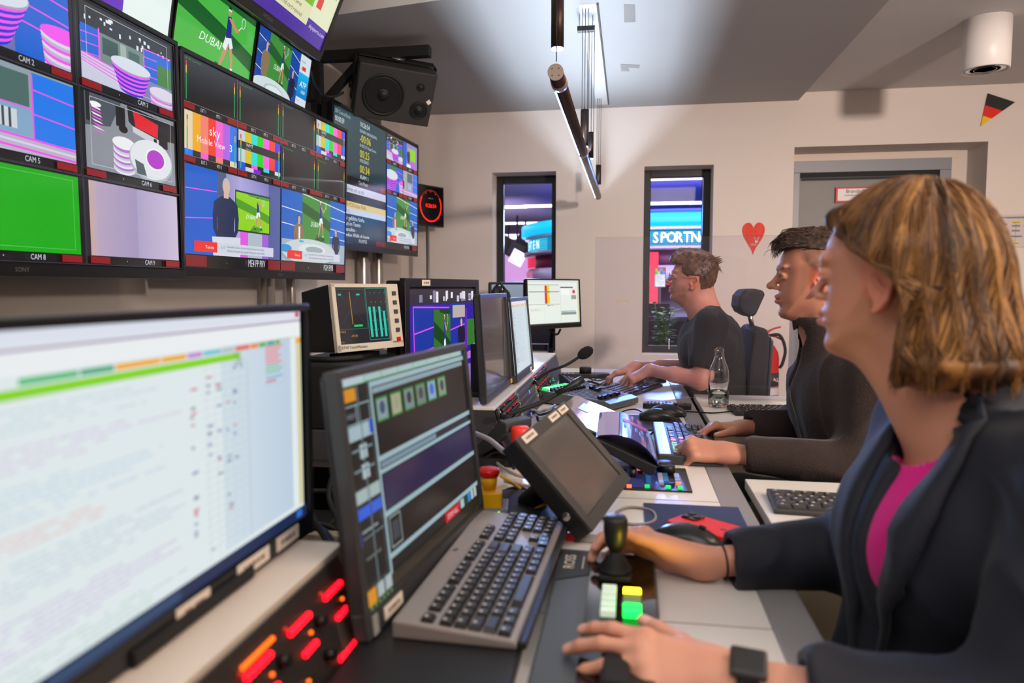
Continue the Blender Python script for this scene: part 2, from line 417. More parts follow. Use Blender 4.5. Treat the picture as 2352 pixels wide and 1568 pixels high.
# pennant
mb = MB(); A = V((2.190, 4.992, 2.405)); Bp = V((2.348, 4.992, 2.345)); Cc = V((2.158, 4.992, 2.205))
def lp(a, b, t): return a + (b - a) * t
for t0, t1, c in ((0, .36, mat('pennant_black', (.13, .12, .12), .7)), (.36, .68, mat('pennant_red', (.88, .13, .10), .7)), (.68, 1, mat('pennant_gold', (.93, .75, .10), .7))):
    q = [lp(A, Cc, t0), lp(Bp, Cc, t0), lp(Bp, Cc, t1), lp(A, Cc, t1)]
    mb.add(q + [p + V((0, -.001, 0)) for p in q], [(0, 1, 2, 3), (7, 6, 5, 4), (0, 4, 5, 1), (1, 5, 6, 2), (2, 6, 7, 3), (3, 7, 4, 0)], c)
tag(mb.build('pennant'), 'small triangular black red and gold pennant hanging high on the far wall', 'flag')
# flow-chart notice
cv = None
t = thing('wall_notice', 'laminated flow chart sheet with yellow boxes on the far wall', 'notice', (2.41, 4.996, 1.555))
mb = MB(); mb.box((0, 0, 0), (.28, .003, .205), mat('laminated_sheet', (.80, .76, .76), .3)); mb.build('sheet', t)
mb = MB(); my = mat('highlight_yellow', (.93, .80, .12), .5); mg = mat('chart_grey', (.62, .60, .62), .5)
mb.box((-.01, -.002, .082), (.22, .0008, .012), mg); mb.text('Kameras Sendung Teilnehmer', M_ink, (-.01, -.003, .079), .011)
for x, z, w, c in ((-.02, .052, .06, my), (-.02, -.078, .055, my), (-.09, .04, .04, mg), (-.02, .03, .05, mg), (.05, .03, .05, mg), (-.02, 0, .05, mg), (-.09, -.005, .045, mg), (.07, -.01, .04, mg), (-.02, -.035, .08, mg), (-.1, -.04, .03, mg), (.09, -.045, .04, mg)):
    mb.box((x, -.0021, z), (w, .001, .012), c)
    mb.box((x, -.0023, z), (w * .7, .0012, .003), M_ink)
for x, z0, z1 in ((-.02, .046, -.07), (.05, .024, -.03), (-.09, .034, -.034)): mb.box((x, -.0017, (z0 + z1) / 2), (.0012, .0008, abs(z1 - z0)), M_ink)
mb.build('print', t)
# surface lamp
t = thing('ceiling_spotlight', 'white cylindrical surface-mounted ceiling spotlight', 'lamp', (1.655, 3.81, 2.225))
M_lampw = mat('white_lamp_metal', (.88, .86, .85), .4)
r = .101; prof = [(r - .012, .006), (r - .006, 0), (r, .004), (r, .235), (r - .004, .235)]
MB().lathe(prof, M_lampw, n=40).build('housing', t)
mc = mat('chrome_reflector', (.85, .85, .88), .12, metal=1)
MB().lathe([(r - .014, .008), (r - .03, .03), (r - .055, .05), (.001, .055)], mc, n=28).build('reflector', t)
mb = MB()
for k in range(3): mb.lathe([(r - .022 - .017 * k, .005), (r - .019 - .017 * k, .003), (r - .019 - .017 * k, .02)], mc, n=32)
mb.build('baffle_rings', t)
# tape on the soffit
mt = mat('silver_tape', (.60, .60, .60), .25, metal=.4, bump=.6, bscale=40)
for i, (pts, lab) in enumerate(((((1433, 10), (1458, 11), (1459, 50), (1434, 51)), 'silver tape patch on the grey soffit, the one nearer the top'), (((1425, 147), (1470, 149), (1468, 156), (1444, 155), (1446, 163), (1427, 163)), 'L-shaped strip of silver tape on the grey soffit'))):
    mb = MB(); q = [at(u, v, z=ZC - .0005) for u, v in pts]; mb.prism([(p.x, p.y) for p in q], mt, ZC - .002, ZC - .0005)
    tag(mb.build('tape'), lab, 'tape')
# ------------------------------------------------------------------ suspended tube lamp
TX, TZ = -.203, 1.78
M_bronze = mat('dark_bronze_metal', (.30, .24, .23), .35, metal=.85)
M_bronze2 = mat('bronze_collar', (.62, .54, .50), .35, metal=.6)
M_led = mat('led_dots', (1, 1, 1), .4, emit=(.80, .88, 1), es=2.2)
def tube_lamp(y0, y1, joints, label):
    t = thing('tube_lamp', label, 'lamp', (TX, (y0 + y1) / 2, TZ)); h = (y1 - y0) / 2
    Ry = Matrix.Rotation(-PI / 2, 3, 'X')
    mb = MB(); r = .021
    ang = [a for a in [2 * PI * i / 28 for i in range(28)]]
    mb.tube([(0, -h, 0), (0, h, 0)], r, M_bronze, 28)
    mb.build('tube', t)
    for j in [-h + .10] + [q - (y0 + y1) / 2 for q in joints]: MB().tube([(0, j - .018, 0), (0, j + .018, 0)], r + .0025, M_bronze2, 28).build('collar', t)
    mb = MB(); mb.tube([(0, -h - .004, 0), (0, -h, 0)], r + .001, mat('grey_endcap', (.60, .54, .50), .5), 28)
    for a in (.8, 2.36, 3.93, 5.5): mb.tube([(math.cos(a) * .013, -h - .0045, math.sin(a) * .013), (math.cos(a) * .013, -h, math.sin(a) * .013)], .0018, M_black, 8)
    mb.build('end_cap', t)
    mb = MB()
    for s_ in (-1, 1): mb.box((s_ * .011 - .012, 0, .0288), (.0016, 2 * h - .20, .0140), M_bronze)
    mb.box((-.012, 0, .0212), (.022, 2 * h - .20, .003), M_bronze); mb.build('added_uplight_baffle', t)  # unseen fins added to cut the uplight into a sharp-edged band
    mb = MB(); n = int((2 * h - .2) / .017)
    for i in range(n):
        y = -h + .14 + i * .017
        if any(abs(y - (q - (y0 + y1) / 2)) < .025 for q in joints): continue
        a = math.radians(232); p = V((math.cos(a) * r, y, math.sin(a) * r))
        mb.box(p, (.006, .010, .006), M_led, Matrix.Rotation(math.radians(-38), 3, 'Y'))
    tag(mb.build('led_row', t), kind='stuff')
    return t
tube_lamp(1.985, 4.68, [3.15], 'long dark bronze tube lamp with a row of white LEDs hanging over the desks')
tube_lamp(-.9, 1.43, [.3], 'dark bronze tube lamp section whose rounded end shows at the top edge')
def counterweight(y, z0, z1, x, lab, lit=True, r=.0175):
    t = thing('lamp_counterweight', lab, 'lamp weight', (x, y, z0), 'bronze counterweight cylinders of the tube lamp')
    mb = MB(); mb.tube([(0, 0, 0), (0, 0, z1 - z0)], r, mat('bronze_weight', (.22, .17, .15), .4, metal=.7), 24); mb.build('cylinder', t)
    if lit: MB().tube([(0, 0, -.004), (0, 0, .0)], r * .92, mat('lit_diffuser', (1, 1, 1), .4, emit=(.85, .88, 1), es=1.5), 20).build('diffuser', t)
    top = (ZC if y > 3.15 else 2.745) - z0
    mb = MB()
    for dx in (-.012, 0, .012): mb.tube([(dx, 0, z1 - z0), (dx, 0, top)], .0016, M_black, 6)
    mb.tube([(0, -.006 - r, -(z0 - TZ) + .022), (0, -.006 - r, z1 - z0)], .0014, M_black, 6)
    mb.build('wire', t); return t
counterweight(1.99, 1.845, 2.01, TX + .004, 'bronze lamp counterweight cylinder nearest the camera, over the tube lamp end')
counterweight(3.22, 1.818, 1.975, TX + .002, 'bronze lamp counterweight cylinder hanging at the joint of the tube lamp')
counterweight(3.42, 1.80, 1.92, TX + .02, 'slim bronze lamp counterweight with lit bottom behind the tube lamp joint', r=.012)
counterweight(4.72, 1.862, 1.985, TX, 'bronze lamp counterweight cylinder at the far end of the tube lamp', lit=False)
t = MB().box((TX, 3.3, 2.345), (.075, .03, .02), M_black).tube([(TX - .03, 3.3, 2.35), (TX - .03, 3.3, ZC)], .0015, M_black, 6).tube([(TX + .03, 3.3, 2.35), (TX + .03, 3.3, ZC)], .0015, M_black, 6)
tag(t.build('wire_spreader'), 'small black wire spreader bar just below the soffit', 'bracket')
# ================================================================== TELEVISIONS ON THE LEFT WALL
SCR = screen_material('lit_screen', 1.0, .13)
M_bezel = mat('glossy_black_bezel', (.07, .07, .075), .3)
def tv(name, label, c, xdir, up, w, h, cv, bz=.014, bb=.03, depth=.06, scr=SCR, logo=None, bezm=None, cat='television', group=None):
    """flat display; cv = canvas of the inner picture (w-2bz) x (h-bz-bb)"""
    t = thing(name, label, cat, M=frame(c, xdir, up), group=group); bm_ = bezm or M_bezel
    mb = MB()
    mb.box((0, depth * .5 + .008, 0), (w * .97, depth, h * .97), M_black2); mb.box((0, depth + .012, -.02), (w * .6, .03, h * .5), M_black2)
    mb.build('back_cover', t, bevel=.006)
    mb = MB(); iz0, iz1 = -h / 2 + bb, h / 2 - bz; ix = w / 2 - bz
    mb.box((0, .005, h / 2 - bz / 2), (w, .02, bz), bm_); mb.box((0, .005, -h / 2 + bb / 2), (w, .02, bb), bm_)
    for s_ in (-1, 1): mb.box((s_ * (w / 2 - bz / 2), .005, (iz0 + iz1) / 2), (bz, .02, iz1 - iz0), bm_)
    mb.build('bezel', t, bevel=.002)
    if cv is not None: cv.build('screen', t, scr, (0, .002, (iz0 + iz1) / 2))
    if logo: 
        lg = MB(); lg.text(logo, mat('logo_grey', (.45, .45, .46), .4), (0, -.0055, -h / 2 + bb * .35), bb * .5); lg.build('logo', t)
    return t
BLU = '0a5fd0'; BLU2 = '0b4bb0'; MAG = 'f050e8'
def man(c, x, y, s, shirt, skin='d9a58c', hair='8a8580', legs=None, pants='222831', face=1):
    """standing figure on a screen picture; x,y = feet centre, s = height"""
    if legs is not None: c.rect(x - .10 * s, y - .48 * s, x - .01 * s, y, pants); c.rect(x + .01 * s, y - .48 * s, x + .10 * s, y, pants)
    for d in (-1, 1):
        c.up(); c.poly([(x + d * .09 * s, y - .815 * s), (x + d * .145 * s, y - .78 * s), (x + d * .165 * s, y - .66 * s), (x + d * .155 * s, y - .55 * s), (x + d * .10 * s, y - .46 * s), (x + d * .075 * s, y - .48 * s), (x + d * .115 * s, y - .56 * s), (x + d * .115 * s, y - .66 * s)], shirt)
        c.ell(x + d * .085 * s, y - .465 * s, .022 * s, .022 * s, skin, 10)
    c.up(); c.poly([(x - .13 * s, y - .79 * s), (x - .05 * s, y - .835 * s), (x + .05 * s, y - .835 * s), (x + .13 * s, y - .79 * s), (x + .105 * s, y - .62 * s), (x + .095 * s, y - .42 * s), (x - .095 * s, y - .42 * s), (x - .105 * s, y - .62 * s)], shirt)
    c.rect(x - .03 * s, y - .88 * s, x + .03 * s, y - .82 * s, skin)
    c.ell(x, y - .925 * s, .047 * s, .068 * s, hair, 18); c.ell(x + face * .006 * s, y - .912 * s, .040 * s, .060 * s, skin, 18)
def tennis(c, x0, y0, x1, y1, light='4fae48', dark='1f5a2a', mark=True, text=True):
    """green court picture with a player and the word DUBAI, in a 100 x 56 frame"""
    o = (c.ox, c.oy, c.sx, c.sy, c.clip)
    X0, Y0, X1, Y1 = c.ox + x0 * c.sx, c.oy + y0 * c.sy, c.ox + x1 * c.sx, c.oy + y1 * c.sy
    c.sub(X0, Y0, X1, Y1, 100, 60); W = 100
    c.vgrad(0, 0, W, 60, light, light)
    c.up(); c.poly([(0, 10), (55, 20), (100, 30), (100, 44), (60, 34), (0, 24)], dark)
    c.up(); c.poly([(30, 0), (100, 0), (100, 5), (40, 3)], dark)
    c.up(); c.poly([(40, 60), (52, 50), (78, 54), (80, 57), (62, 60)], dark)
    if text: c.text('DUBAI', 28, 40, 9.5, 'e6f2e4', skew=.35)
    # player
    sk = 'c98d6c'; sh = '2a2f8c'; wh = 'e4ecf2'; x = 64
    c.up(); c.poly([(x - 3, 33), (x + 3, 32), (x - 2, 44), (x - 7, 54), (x - 9, 54), (x - 6, 43)], sk)
    c.up(); c.poly([(x + 2, 32), (x + 6, 31), (x + 9, 41), (x + 10, 52), (x + 8, 52), (x + 6, 42)], sk)
    c.rect(x + 7.6, 49.5, x + 10.4, 52.5, wh); c.ell(x + 10, 54, 3, 1.4, '2b2b2b', 10); c.ell(x - 8.5, 55, 2.6, 1.4, '2b2b2b', 10)
    c.up(); c.poly([(x - 3, 26), (x + 4, 25.5), (x + 8, 33), (x + 4, 35), (x + 1.5, 31), (x - 1.5, 38), (x - 6, 36)], wh)
    c.up(); c.poly([(x - 3.4, 11), (x + 1.5, 10), (x + 4.4, 26), (x - 3, 28)], sh)
    c.up(); c.poly([(x - 2, 12), (x + .5, 11), (x + 9, 17.5), (x + 13, 17), (x + 13, 18.8), (x + 8.5, 19.6)], sk)
    c.up(); c.poly([(x + 1.5, 10), (x + 2.8, 10.6), (x + 9, 16), (x + 13, 16), (x + 13, 17.5), (x + 8, 18)], sk)
    c.ell(x - 1.6, 6.6, 2.1, 3.1, sk, 14); c.up(); c.poly([(x - 4, 6), (x - 3, 2.6), (x - .5, 2.4), (x + .6, 5.2)], '3a2a22'); c.rect(x - 3.7, 5.0, x + .5, 6.4, wh)
    c.line(x + 13, 16.5, x + 16, 13, .8, wh); c.ring(x + 18.3, 9, 2.7, 4.6, .7, 'cfe0d8', 18)
    c.ox, c.oy, c.sx, c.sy, c.clip = o
def studio_desk(c, cx, cy, rx, ry, body='2a2fd0', top='d4dbe6', glow=MAG, h=22, rings=5):
    for i in range(rings * 2):
        f = 1 - i / (rings * 2); y = cy + h * f
        c.ell(cx, y, rx * (1 - .38 * f), ry * (1 - .3 * f), (glow if i % 2 else body), 26)
    c.ell(cx, cy, rx, ry, '9aa3b4', 26); c.ell(cx, cy - 1, rx * .98, ry * .94, top, 26)
def cam_tile(c, k):
    """k-th camera picture in a 160 x 90 frame"""
    if k == 3:
        c.rect(0, 0, 160, 90, '8f9aa6'); c.rect(0, 0, 160, 30, '23262e')
        rn = random.Random(3)
        for i in range(26): x = rn.uniform(0, 160); y = 2 + x * .08 + rn.uniform(0, 14); c.rect(x, y, x + rn.uniform(1, 5), y + rn.uniform(2, 6), 'dfe8ee')
        c.rect(0, 26, 28, 60, BLU); c.rect(30, 28, 105, 70, '6f8580'); c.rect(34, 32, 60, 52, '35504c'); c.rect(64, 30, 74, 66, '9db0a6'); c.rect(78, 34, 98, 56, '40605a')
        c.rect(106, 22, 160, 72, BLU); c.rect(132, 34, 160, 72, '3c7a35')
        for y in (36, 48, 60): c.line(0, y, 28, y - 2, 1, MAG); c.line(106, y - 4, 132, y - 5, 1, MAG)
        c.frame(28, 24, 29, 62, 1.5, MAG); c.line(106, 22, 160, 20, 1.5, MAG); c.line(106, 22, 106, 60, 1.5, MAG)
        c.rect(0, 62, 160, 90, '7f7fae'); c.up(); c.poly([(0, 60), (60, 66), (100, 90), (0, 90)], 'c9c9dd')
        for i in range(4): c.line(0, 60 + i * 3, 70, 66 + i * 5, 1.2, MAG)
        studio_desk(c, 82, 54, 36, 9, h=30)
        for i in range(10): c.ell(142, 96 - i * 2.6, 24 + i * .4, 8, ('d9d4e6', MAG, 'b8b0cc')[i % 3], 20)
        c.frame(8, 5, 152, 85, .6, 'c8ccd0')
    elif k == 2:
        c.rect(0, 0, 160, 90, BLU); c.rect(30, 0, 88, 40, '2f7d33'); c.rect(92, 0, 160, 60, BLU)
        for y in (14, 34, 54): c.line(92, y, 160, y + 6, 1.6, MAG)
        c.rect(0, 40, 88, 90, '6a6fb0'); studio_desk(c, 44, 34, 64, 18, h=46, rings=6)
        for i in range(14): c.ell(152, 100 - i * 3.6, 26 + i * .5, 9, ('d9d4e6', MAG, 'b8b0cc')[i % 3], 20)
    elif k == 6:
        c.rect(0, 0, 160, 90, '8a8f99'); c.up(); c.poly([(0, 0), (60, 0), (40, 34), (0, 40)], '4d5560'); c.up(); c.poly([(70, 0), (160, 6), (160, 30), (96, 34), (72, 20)], '20242c')
        c.up(); c.poly([(80, 4), (128, 12), (126, 30), (84, 24)], 'e02030'); c.up(); c.poly([(78, 24), (128, 32), (140, 30), (140, 36), (120, 40), (80, 32)], 'c9ccd2')
        c.rect(2, 0, 8, 34, '22242a'); c.rect(50, 4, 66, 30, '1b1d22'); c.ell(62, 32, 8, 5, '15161a', 14); c.rect(128, 20, 146, 42, '1b1d22'); c.rect(118, 32, 124, 52, '15161a')
        for i in range(8): c.up(); c.poly([(10, 14 + i * 4), (24, 16 + i * 4), (25 + i, 18 + i * 4), (11 + i, 16.5 + i * 4)], MAG if i % 2 else 'f0f0f4')
        c.ell(17, 12, 9, 3, 'f2f4f6', 18)
        for i in range(12): c.ell(62, 82 - i * 2.6, 19, 8, ('e4e4ec', 'c8c4d8', 'b070cc')[i % 3], 20)
        c.ell(62, 50, 20, 8, 'e9ebee', 22)
        c.ell(112, 64, 42, 28, 'aab2ba', 30); c.ell(112, 62, 40, 26, 'dfe4e8', 30); c.ell(120, 60, 20, 15, 'eeeeee', 26); c.ell(120, 60, 17, 12.5, 'b23ac8', 26)
        c.up(); c.poly([(80, 66), (96, 70), (102, 86), (84, 84)], '50606a')
        c.frame(8, 5, 152, 85, .6, 'c8ccd0')
    elif k == 5:
        c.rect(0, 0, 160, 90, '8e9ea8'); c.rect(0, 0, 40, 70, 'a5aca0'); c.rect(44, 6, 100, 40, '4b6a66'); c.rect(40, 40, 104, 74, '7fa6c4'); c.rect(60, 46, 84, 66, 'c8d4da'); c.rect(66, 46, 69, 66, '40464e'); c.rect(74, 46, 77, 66, '40464e')
        c.rect(104, 2, 160, 74, '1a78e8'); c.line(104, 4, 104, 74, 2, MAG)
        for y in (20, 46): c.line(104, y, 160, y + 4, 1.4, MAG)
        c.line(44, 40, 104, 42, 1.5, MAG); c.rect(0, 40, 12, 68, '2c4a7a'); c.ell(4, 52, 8, 14, '20262e', 16)
        c.rect(0, 74, 160, 90, 'b8b2c8')
        for i in range(4): c.line(0, 70 + i * 6, 160, 76 + i * 6, 2.4, MAG if i % 2 == 0 else 'd8d0e4')
    elif k == 8:
        c.rect(0, 0, 160, 90, '0aa80e'); c.frame(8, 5, 152, 85, .5, '5fd060')
    elif k == 9:
        c.hgrad(0, 0, 80, 90, 'b9a5bd', '9f93bb'); c.hgrad(80, 0, 160, 90, 'aa9fc4', 'c9bcd8'); c.hgrad(0, 0, 12, 90, 'c9a89a', 'b9a5bd')
    else:
        c.rect(0, 0, 160, 90, '30405a')
def full_set(c):
    """two men at a round desk, the programme picture, 160 x 90"""
    c.rect(0, 0, 160, 90, '0d62c0')
    for y in (18, 38): c.line(0, y + 4, 48, y + 7, 1, 'e4ecf4')
    tennis(c, 46, 0, 118, 62, '3f8d3c', '225c2a'); c.rect(118, 10, 160, 70, '1467c4')
    for y in (24, 40, 52): c.line(118, y, 160, y + 3, 1, 'e4ecf4')
    c.line(46, 0, 160, 12, 1.5, 'cfd6dc'); c.rect(0, 62, 160, 90, '9fb0c2')
    man(c, 38, 100, 72, '8a6e58', hair='4a3b32'); c.rect(37, 44, 41, 60, 'e8e8e8'); man(c, 134, 106, 68, '1f2c46', hair='5b5650', face=-1)
    c.ell(66, 80, 66, 17, '8fa2ac', 34); c.ell(66, 76, 66, 17, 'c5d0d4', 34); c.ell(72, 73, 34, 8, 'd8e0e2', 30); c.ell(76, 73, 22, 4.5, '9aaab0', 26)
    c.ell(8, 74, 14, 5, '2c8fd8', 16); c.ell(44, 63, 6, 1.6, '2fb3e0', 12)
def lower_third(c, y=76):
    c.rect(12, y, 46, y + 11, 'e8302c'); c.text('Tennis', 28, y + 7.4, 4.8, 'f4e4e0')
    c.rect(46, y, 146, y + 11, 'ccd3e0'); c.text('ATP', 51, y + 6.6, 4.6, '35b8b4', skew=.2)
    c.text('Alexander Zverev auf dem Weg zurück zu alter Stärke', 62, y + 4.6, 3.2, '3a4048', sx=.92); c.text('Nächste Herausforderung beim Masters in Indian Wells', 62, y + 9, 3.2, '3a4048', sx=.92)
# --- camera multiview (3 x 3), only its right two columns are in view
W9, H9 = 1.20, .676
c = CV(480, 270, W9, H9); c.rect(0, 0, 480, 270, '0c0c10')
for i, k in enumerate(range(1, 10)):
    x = (i % 3) * 160; y = (i // 3) * 90
    c.sub(x + 7, y + 3, x + 153, y + 80, 160, 90); cam_tile(c, k); c.full()
    c.rect(x + 6, y + 81, x + 34, y + 88, '8c0f18'); c.rect(x + 128, y + 81, x + 154, y + 88, '8c0f18')
    c.text('CAM %d' % k, x + 90, y + 87, 7.5, 'c8d0dc', sx=.8)
    c.rect(x + 60, y + 84, x + 61, y + 85, 'c8d0dc')
    c.frame(x + .6, y + .6, x + 159.4, y + 89.4, .5, '3c4250')
tv('television', 'left-hand wall television with camera tiles CAM 2 to CAM 9 and a plain green tile', (-1.378, 1.452, 1.588), (0, 1, 0), (.0, 0, 1), 1.235, .725, c, logo='SONY')
# --- multiviewer ME4
def meters(c, x0, x1, y0, y1, dim=False):
    for x in (x0, x1):
        h = y1 - y0
        c.rect(x, y0, x + 2.4, y0 + h * .12, 'b03a34'); c.rect(x, y0 + h * .12, x + 2.4, y0 + h * .32, 'c8b020'); c.rect(x, y0 + h * .32, x + 2.4, y1, '178a4a' if not dim else '2ab088')
def wmt(c):
    cols = ['c9ccd8', 'd0c018', '18d8d0', '18d020', 'f060d8', 'f04030', '3040e0']
    for i, q in enumerate(cols):
        x0, x1 = i * 160 / 7, (i + 1) * 160 / 7
        c.rect(x0, 0, x1, 24, q); c.rect(x0, 42, x1, 72, q)
    c.rect(0, 24, 160, 42, '26262a'); c.text('WMT', 26, 34, 12, 'd8d8d8', sx=.9); c.text('Playout', 26, 41, 6, 'b8b8b8')
    for i, q in enumerate(['1050e0', '26262a', 'f060d8', '26262a', '18d8d0', '26262a', 'd8d8e4']): c.rect(i * 160 / 7, 72, (i + 1) * 160 / 7, 81, q)
    for x0, x1, q in ((0, 24, '1050e0'), (24, 54, 'd0d0e0'), (54, 80, '8020e0'), (80, 160, '1a1a1e')): c.rect(x0, 81, x1, 90, q)
def skybars(c):
    cols = ['e0d2b0', 'f0a820', 'f08070', 'f03828', 'f060c8', 'b060e0', '1878f0']
    for i, q in enumerate(cols): c.rect(i * 160 / 7, 0, (i + 1) * 160 / 7, 78, q)
    for i, q in enumerate(['1878f0', '26262a', 'f060c8', '26262a', 'f08070', '26262a', 'e0d2b0']): c.rect(i * 160 / 7, 78, (i + 1) * 160 / 7, 90, q)
    c.text('sky', 88, 36, 28, 'f6f2f2', 'c', .95); c.text('Mobile View', 34, 58, 20, 'f4e8ec', sx=.86); c.text('3', 134, 58, 23, 'ffffff')
c = CV(480, 270, W9, H9); c.rect(0, 0, 480, 270, '0e0e12')
for i in range(8):
    x = (i % 4) * 120; y = (i // 4) * 67.5
    c.sub(x + 2, y + 2, x + 118, y + 58, 160, 90)
    if i == 4: skybars(c)
    elif i in (3, 5): wmt(c)
    else: c.rect(0, 0, 160, 90, '141519')
    c.full(); meters(c, x + 6, x + 112, y + 8, y + 56, i in (3, 4, 5))
    if i not in (3, 4, 5): c.text('DSP_001_Server-Out%d' % (i + 1), x + 4, y + 6, 3.6, '2c9a3c')
    c.rect(x + 1, y + 59.5, x + 24, y + 66.5, '8c1418'); c.rect(x + 97, y + 59.5, x + 119, y + 66.5, '8c1418')
    c.text('EXT %d' % (i + 1), x + 42, y + 65.4, 6.6, 'c8ccd4', 'c', .72); c.text('MTI %d' % (i + 1), x + 76, y + 65.4, 6.6, 'c8ccd4', 'c', .72)
    c.line(x, y + 58.6, x + 120, y + 58.6, .5, '8a8e98'); c.line(x + .3, y, x + .3, y + 67.5, .7, '7a7c88')
for q, (x, nm) in enumerate(((0, 'ME4 PP PRV'), (240, 'PGM EMB'))):
    c.sub(x + 2, 137, x + 238, 252, 160, 90)
    if q == 0:
        c.rect(0, 0, 160, 90, '8d86c4'); c.rect(0, 0, 46, 90, '0d5cc8'); c.rect(46, 0, 60, 90, '4d5a80'); c.hgrad(60, 0, 86, 90, '8f90bc', 'b0a6dc'); c.hgrad(86, 0, 136, 40, 'a8a4d8', '8078c0'); c.rect(136, 0, 160, 90, '51609c')
        c.line(0, 24, 46, 22, 1, MAG); c.line(0, 54, 46, 50, 1, MAG); c.rect(84, 50, 98, 90, 'e25ae0'); c.rect(98, 56, 124, 90, 'aebcc8'); c.rect(124, 56, 136, 90, 'a060d8')
        c.rect(75, 15, 139, 61, '26384a'); tennis(c, 76.5, 17, 137.5, 59, '8fd01c', '4f9a1c')
        man(c, 60, 132, 128, '1c2c50', 'd8b4a4', 'b4b8bc'); c.up(); c.poly([(38, 70), (84, 68), (84, 90), (40, 90)], 'd4d8e4')
    else: full_set(c)
    lower_third(c); c.full()
    c.rect(x + 2, 253.5, x + 46, 268, '7c0f1c'); c.rect(x + 202, 253.5, x + 239, 268, '7c0f1c')
    c.text(nm, x + 170, 265, 15, 'd0d4dc', 'c', .62); c.rect(x + 92, 261, x + 93.2, 262.2, 'd0d4dc')
    c.line(x + .3, 135, x + .3, 270, .8, '8084a0')
tv('television', 'central wall television with colour bars, EXT tiles and the ME4 PP PRV preview', (-1.385, 2.73, 1.595), (.041, .999, 0), (.037, 0, .999), 1.23, .72, c, logo='SONY')
# --- clock / prompter
c = CV(480, 270, W9, H9); c.rect(0, 0, 480, 270, '101014')
c.sub(4, 4, 268, 130, 264, 126); c.vgrad(0, 0, 264, 126, '1f4650', '17363f')
c.text('SSN Control Room', 4, 12, 11, 'a8b8bc', sx=.8); c.text('00:00:59', 4, 28, 15, 'd8e4e4', sx=.8)
c.text('10:26:54', 120, 16, 15, 'd8e4e4'); c.text('SSN.NEWS 1000 RUNDOWN', 120, 28, 9.5, 'c0d0d0', sx=.75)
for i, (a, b) in enumerate((('-00:06', '45 MAZ OT Hausar Zverev...'), ('00:25', '070323SSN072'), ('00:34', ''))):
    c.text(a, 120, 48 + i * 32, 23, 'd8d02c', sx=1.0); c.text(b, 120, 58 + i * 32, 9.5, 'c0d0d0', sx=.8)
c.text('KAM 1', 122, 125, 12, 'e0e8e8', sx=1.3); c.full()
c.text('Clock Mosart', 118, 142, 11, 'c8ccd4', sx=.8); c.rect(236, 134, 268, 146, '7c1418')
c.sub(4, 148, 268, 254, 264, 106)
c.rect(0, 0, 264, 16, 'c4c8d8'); c.text('nehmen wir so mit.', 50, 13, 13, '40464c', sx=.9); c.rect(0, 16, 264, 36, '1c1c20'); c.rect(0, 34, 264, 48, 'd8c070'); c.text('SH MON Indian Wells', 50, 45, 13, '50502c', sx=.85)
c.rect(0, 48, 264, 60, 'c4c8d8'); c.text('M 1)', 50, 58, 11, '40464c'); c.rect(0, 60, 264, 106, '1c1c20')
for i, l in enumerate(('er gefühlte fünfte', 'am im Tennis', 'paradise -', 'Indian Wells ab heute')): c.text(l, 48, 72 + i * 11.6, 12, 'e0e0e4', sx=1.15)
c.full(); c.text('PROMPTER', 118, 265, 11, 'c0c4cc', sx=.8); c.rect(210, 256, 268, 268, '6c1018')
for i, k in enumerate((3, 1, 2, 5)):
    x = 272 + (i % 2) * 104; y = 4 + (i // 2) * 70; c.sub(x, y, x + 102, y + 58, 160, 90)
    if k == 1: c.rect(0, 0, 160, 90, '8d86c4'); c.rect(0, 0, 40, 90, '0d5cc8'); c.rect(75, 15, 139, 61, '8fd01c'); man(c, 60, 120, 110, '2c2c50'); c.rect(40, 78, 84, 90, 'e4e8ee'); c.rect(90, 62, 130, 90, 'c060d8')
    else: cam_tile(c, k)
    c.full(); c.rect(x, y + 59, x + 26, y + 68, '7c1418'); c.rect(x + 76, y + 59, x + 102, y + 68, '7c1418'); c.text('CAM %d' % k, x + 50, y + 66, 7, 'c8ccd4', 'c')
c.sub(272, 144, 478, 254, 160, 90); full_set(c); lower_third(c); c.full(); c.text('PGM EMB', 400, 265, 10, 'c0c4cc', 'c', .8); c.rect(440, 256, 476, 268, '6c1018')
tv('television', 'far wall television with the Clock Mosart countdown and PROMPTER text', (-1.405, 3.985, 1.757), (.051, .999, .008), (.02, -.01, 1), 1.23, .72, c)
# --- upper row, tilted down
ud = V((.177, 0, 1)).normalized()
def upper(label, y0, y1, cv, top=2.25, x=-1.457):
    h = .2856; y0 *= 1.05; y1 *= 1.05; cz = top - h / 2 * ud.z; return tv('monitor', label, (x - h / 2 * ud.x, (y0 + y1) / 2, cz), (0, 1, 0), ud, y1 - y0, h, cv, bz=.007, bb=.010, depth=.035, cat='monitor')
uw, uh = .487, .268
c = CV(160, 90, .487, uh); tennis(c, 0, 0, 160, 90, '4cb648', '1d5e2c'); upper('upper monitor showing a tennis player on green court and the word DUBAI', 2.115, 2.592, c)
c = CV(160, 90, .471, uh); c.sub(0, 0, 126, 90, 160, 90); c.rect(0, 0, 160, 90, '1848a0')
for y in (10, 30, 50): c.line(0, y, 50, y + 8, .9, 'e4ecf4'); c.line(120, y - 6, 160, y + 4, .9, 'e4ecf4')
tennis(c, 42, 0, 124, 66, '3f8d3c', '225c2a'); man(c, 34, 96, 84, '8a7458', hair='40342c'); man(c, 138, 104, 76, '20263a', hair='5b5650', face=-1)
c.ell(66, 82, 76, 20, '9fb2b8', 34); c.ell(66, 78, 76, 19, 'd0dcde', 34); c.ell(74, 74, 36, 9, 'b4c4c8', 30); c.ell(76, 74, 30, 7, 'dce6e8', 30); c.full()
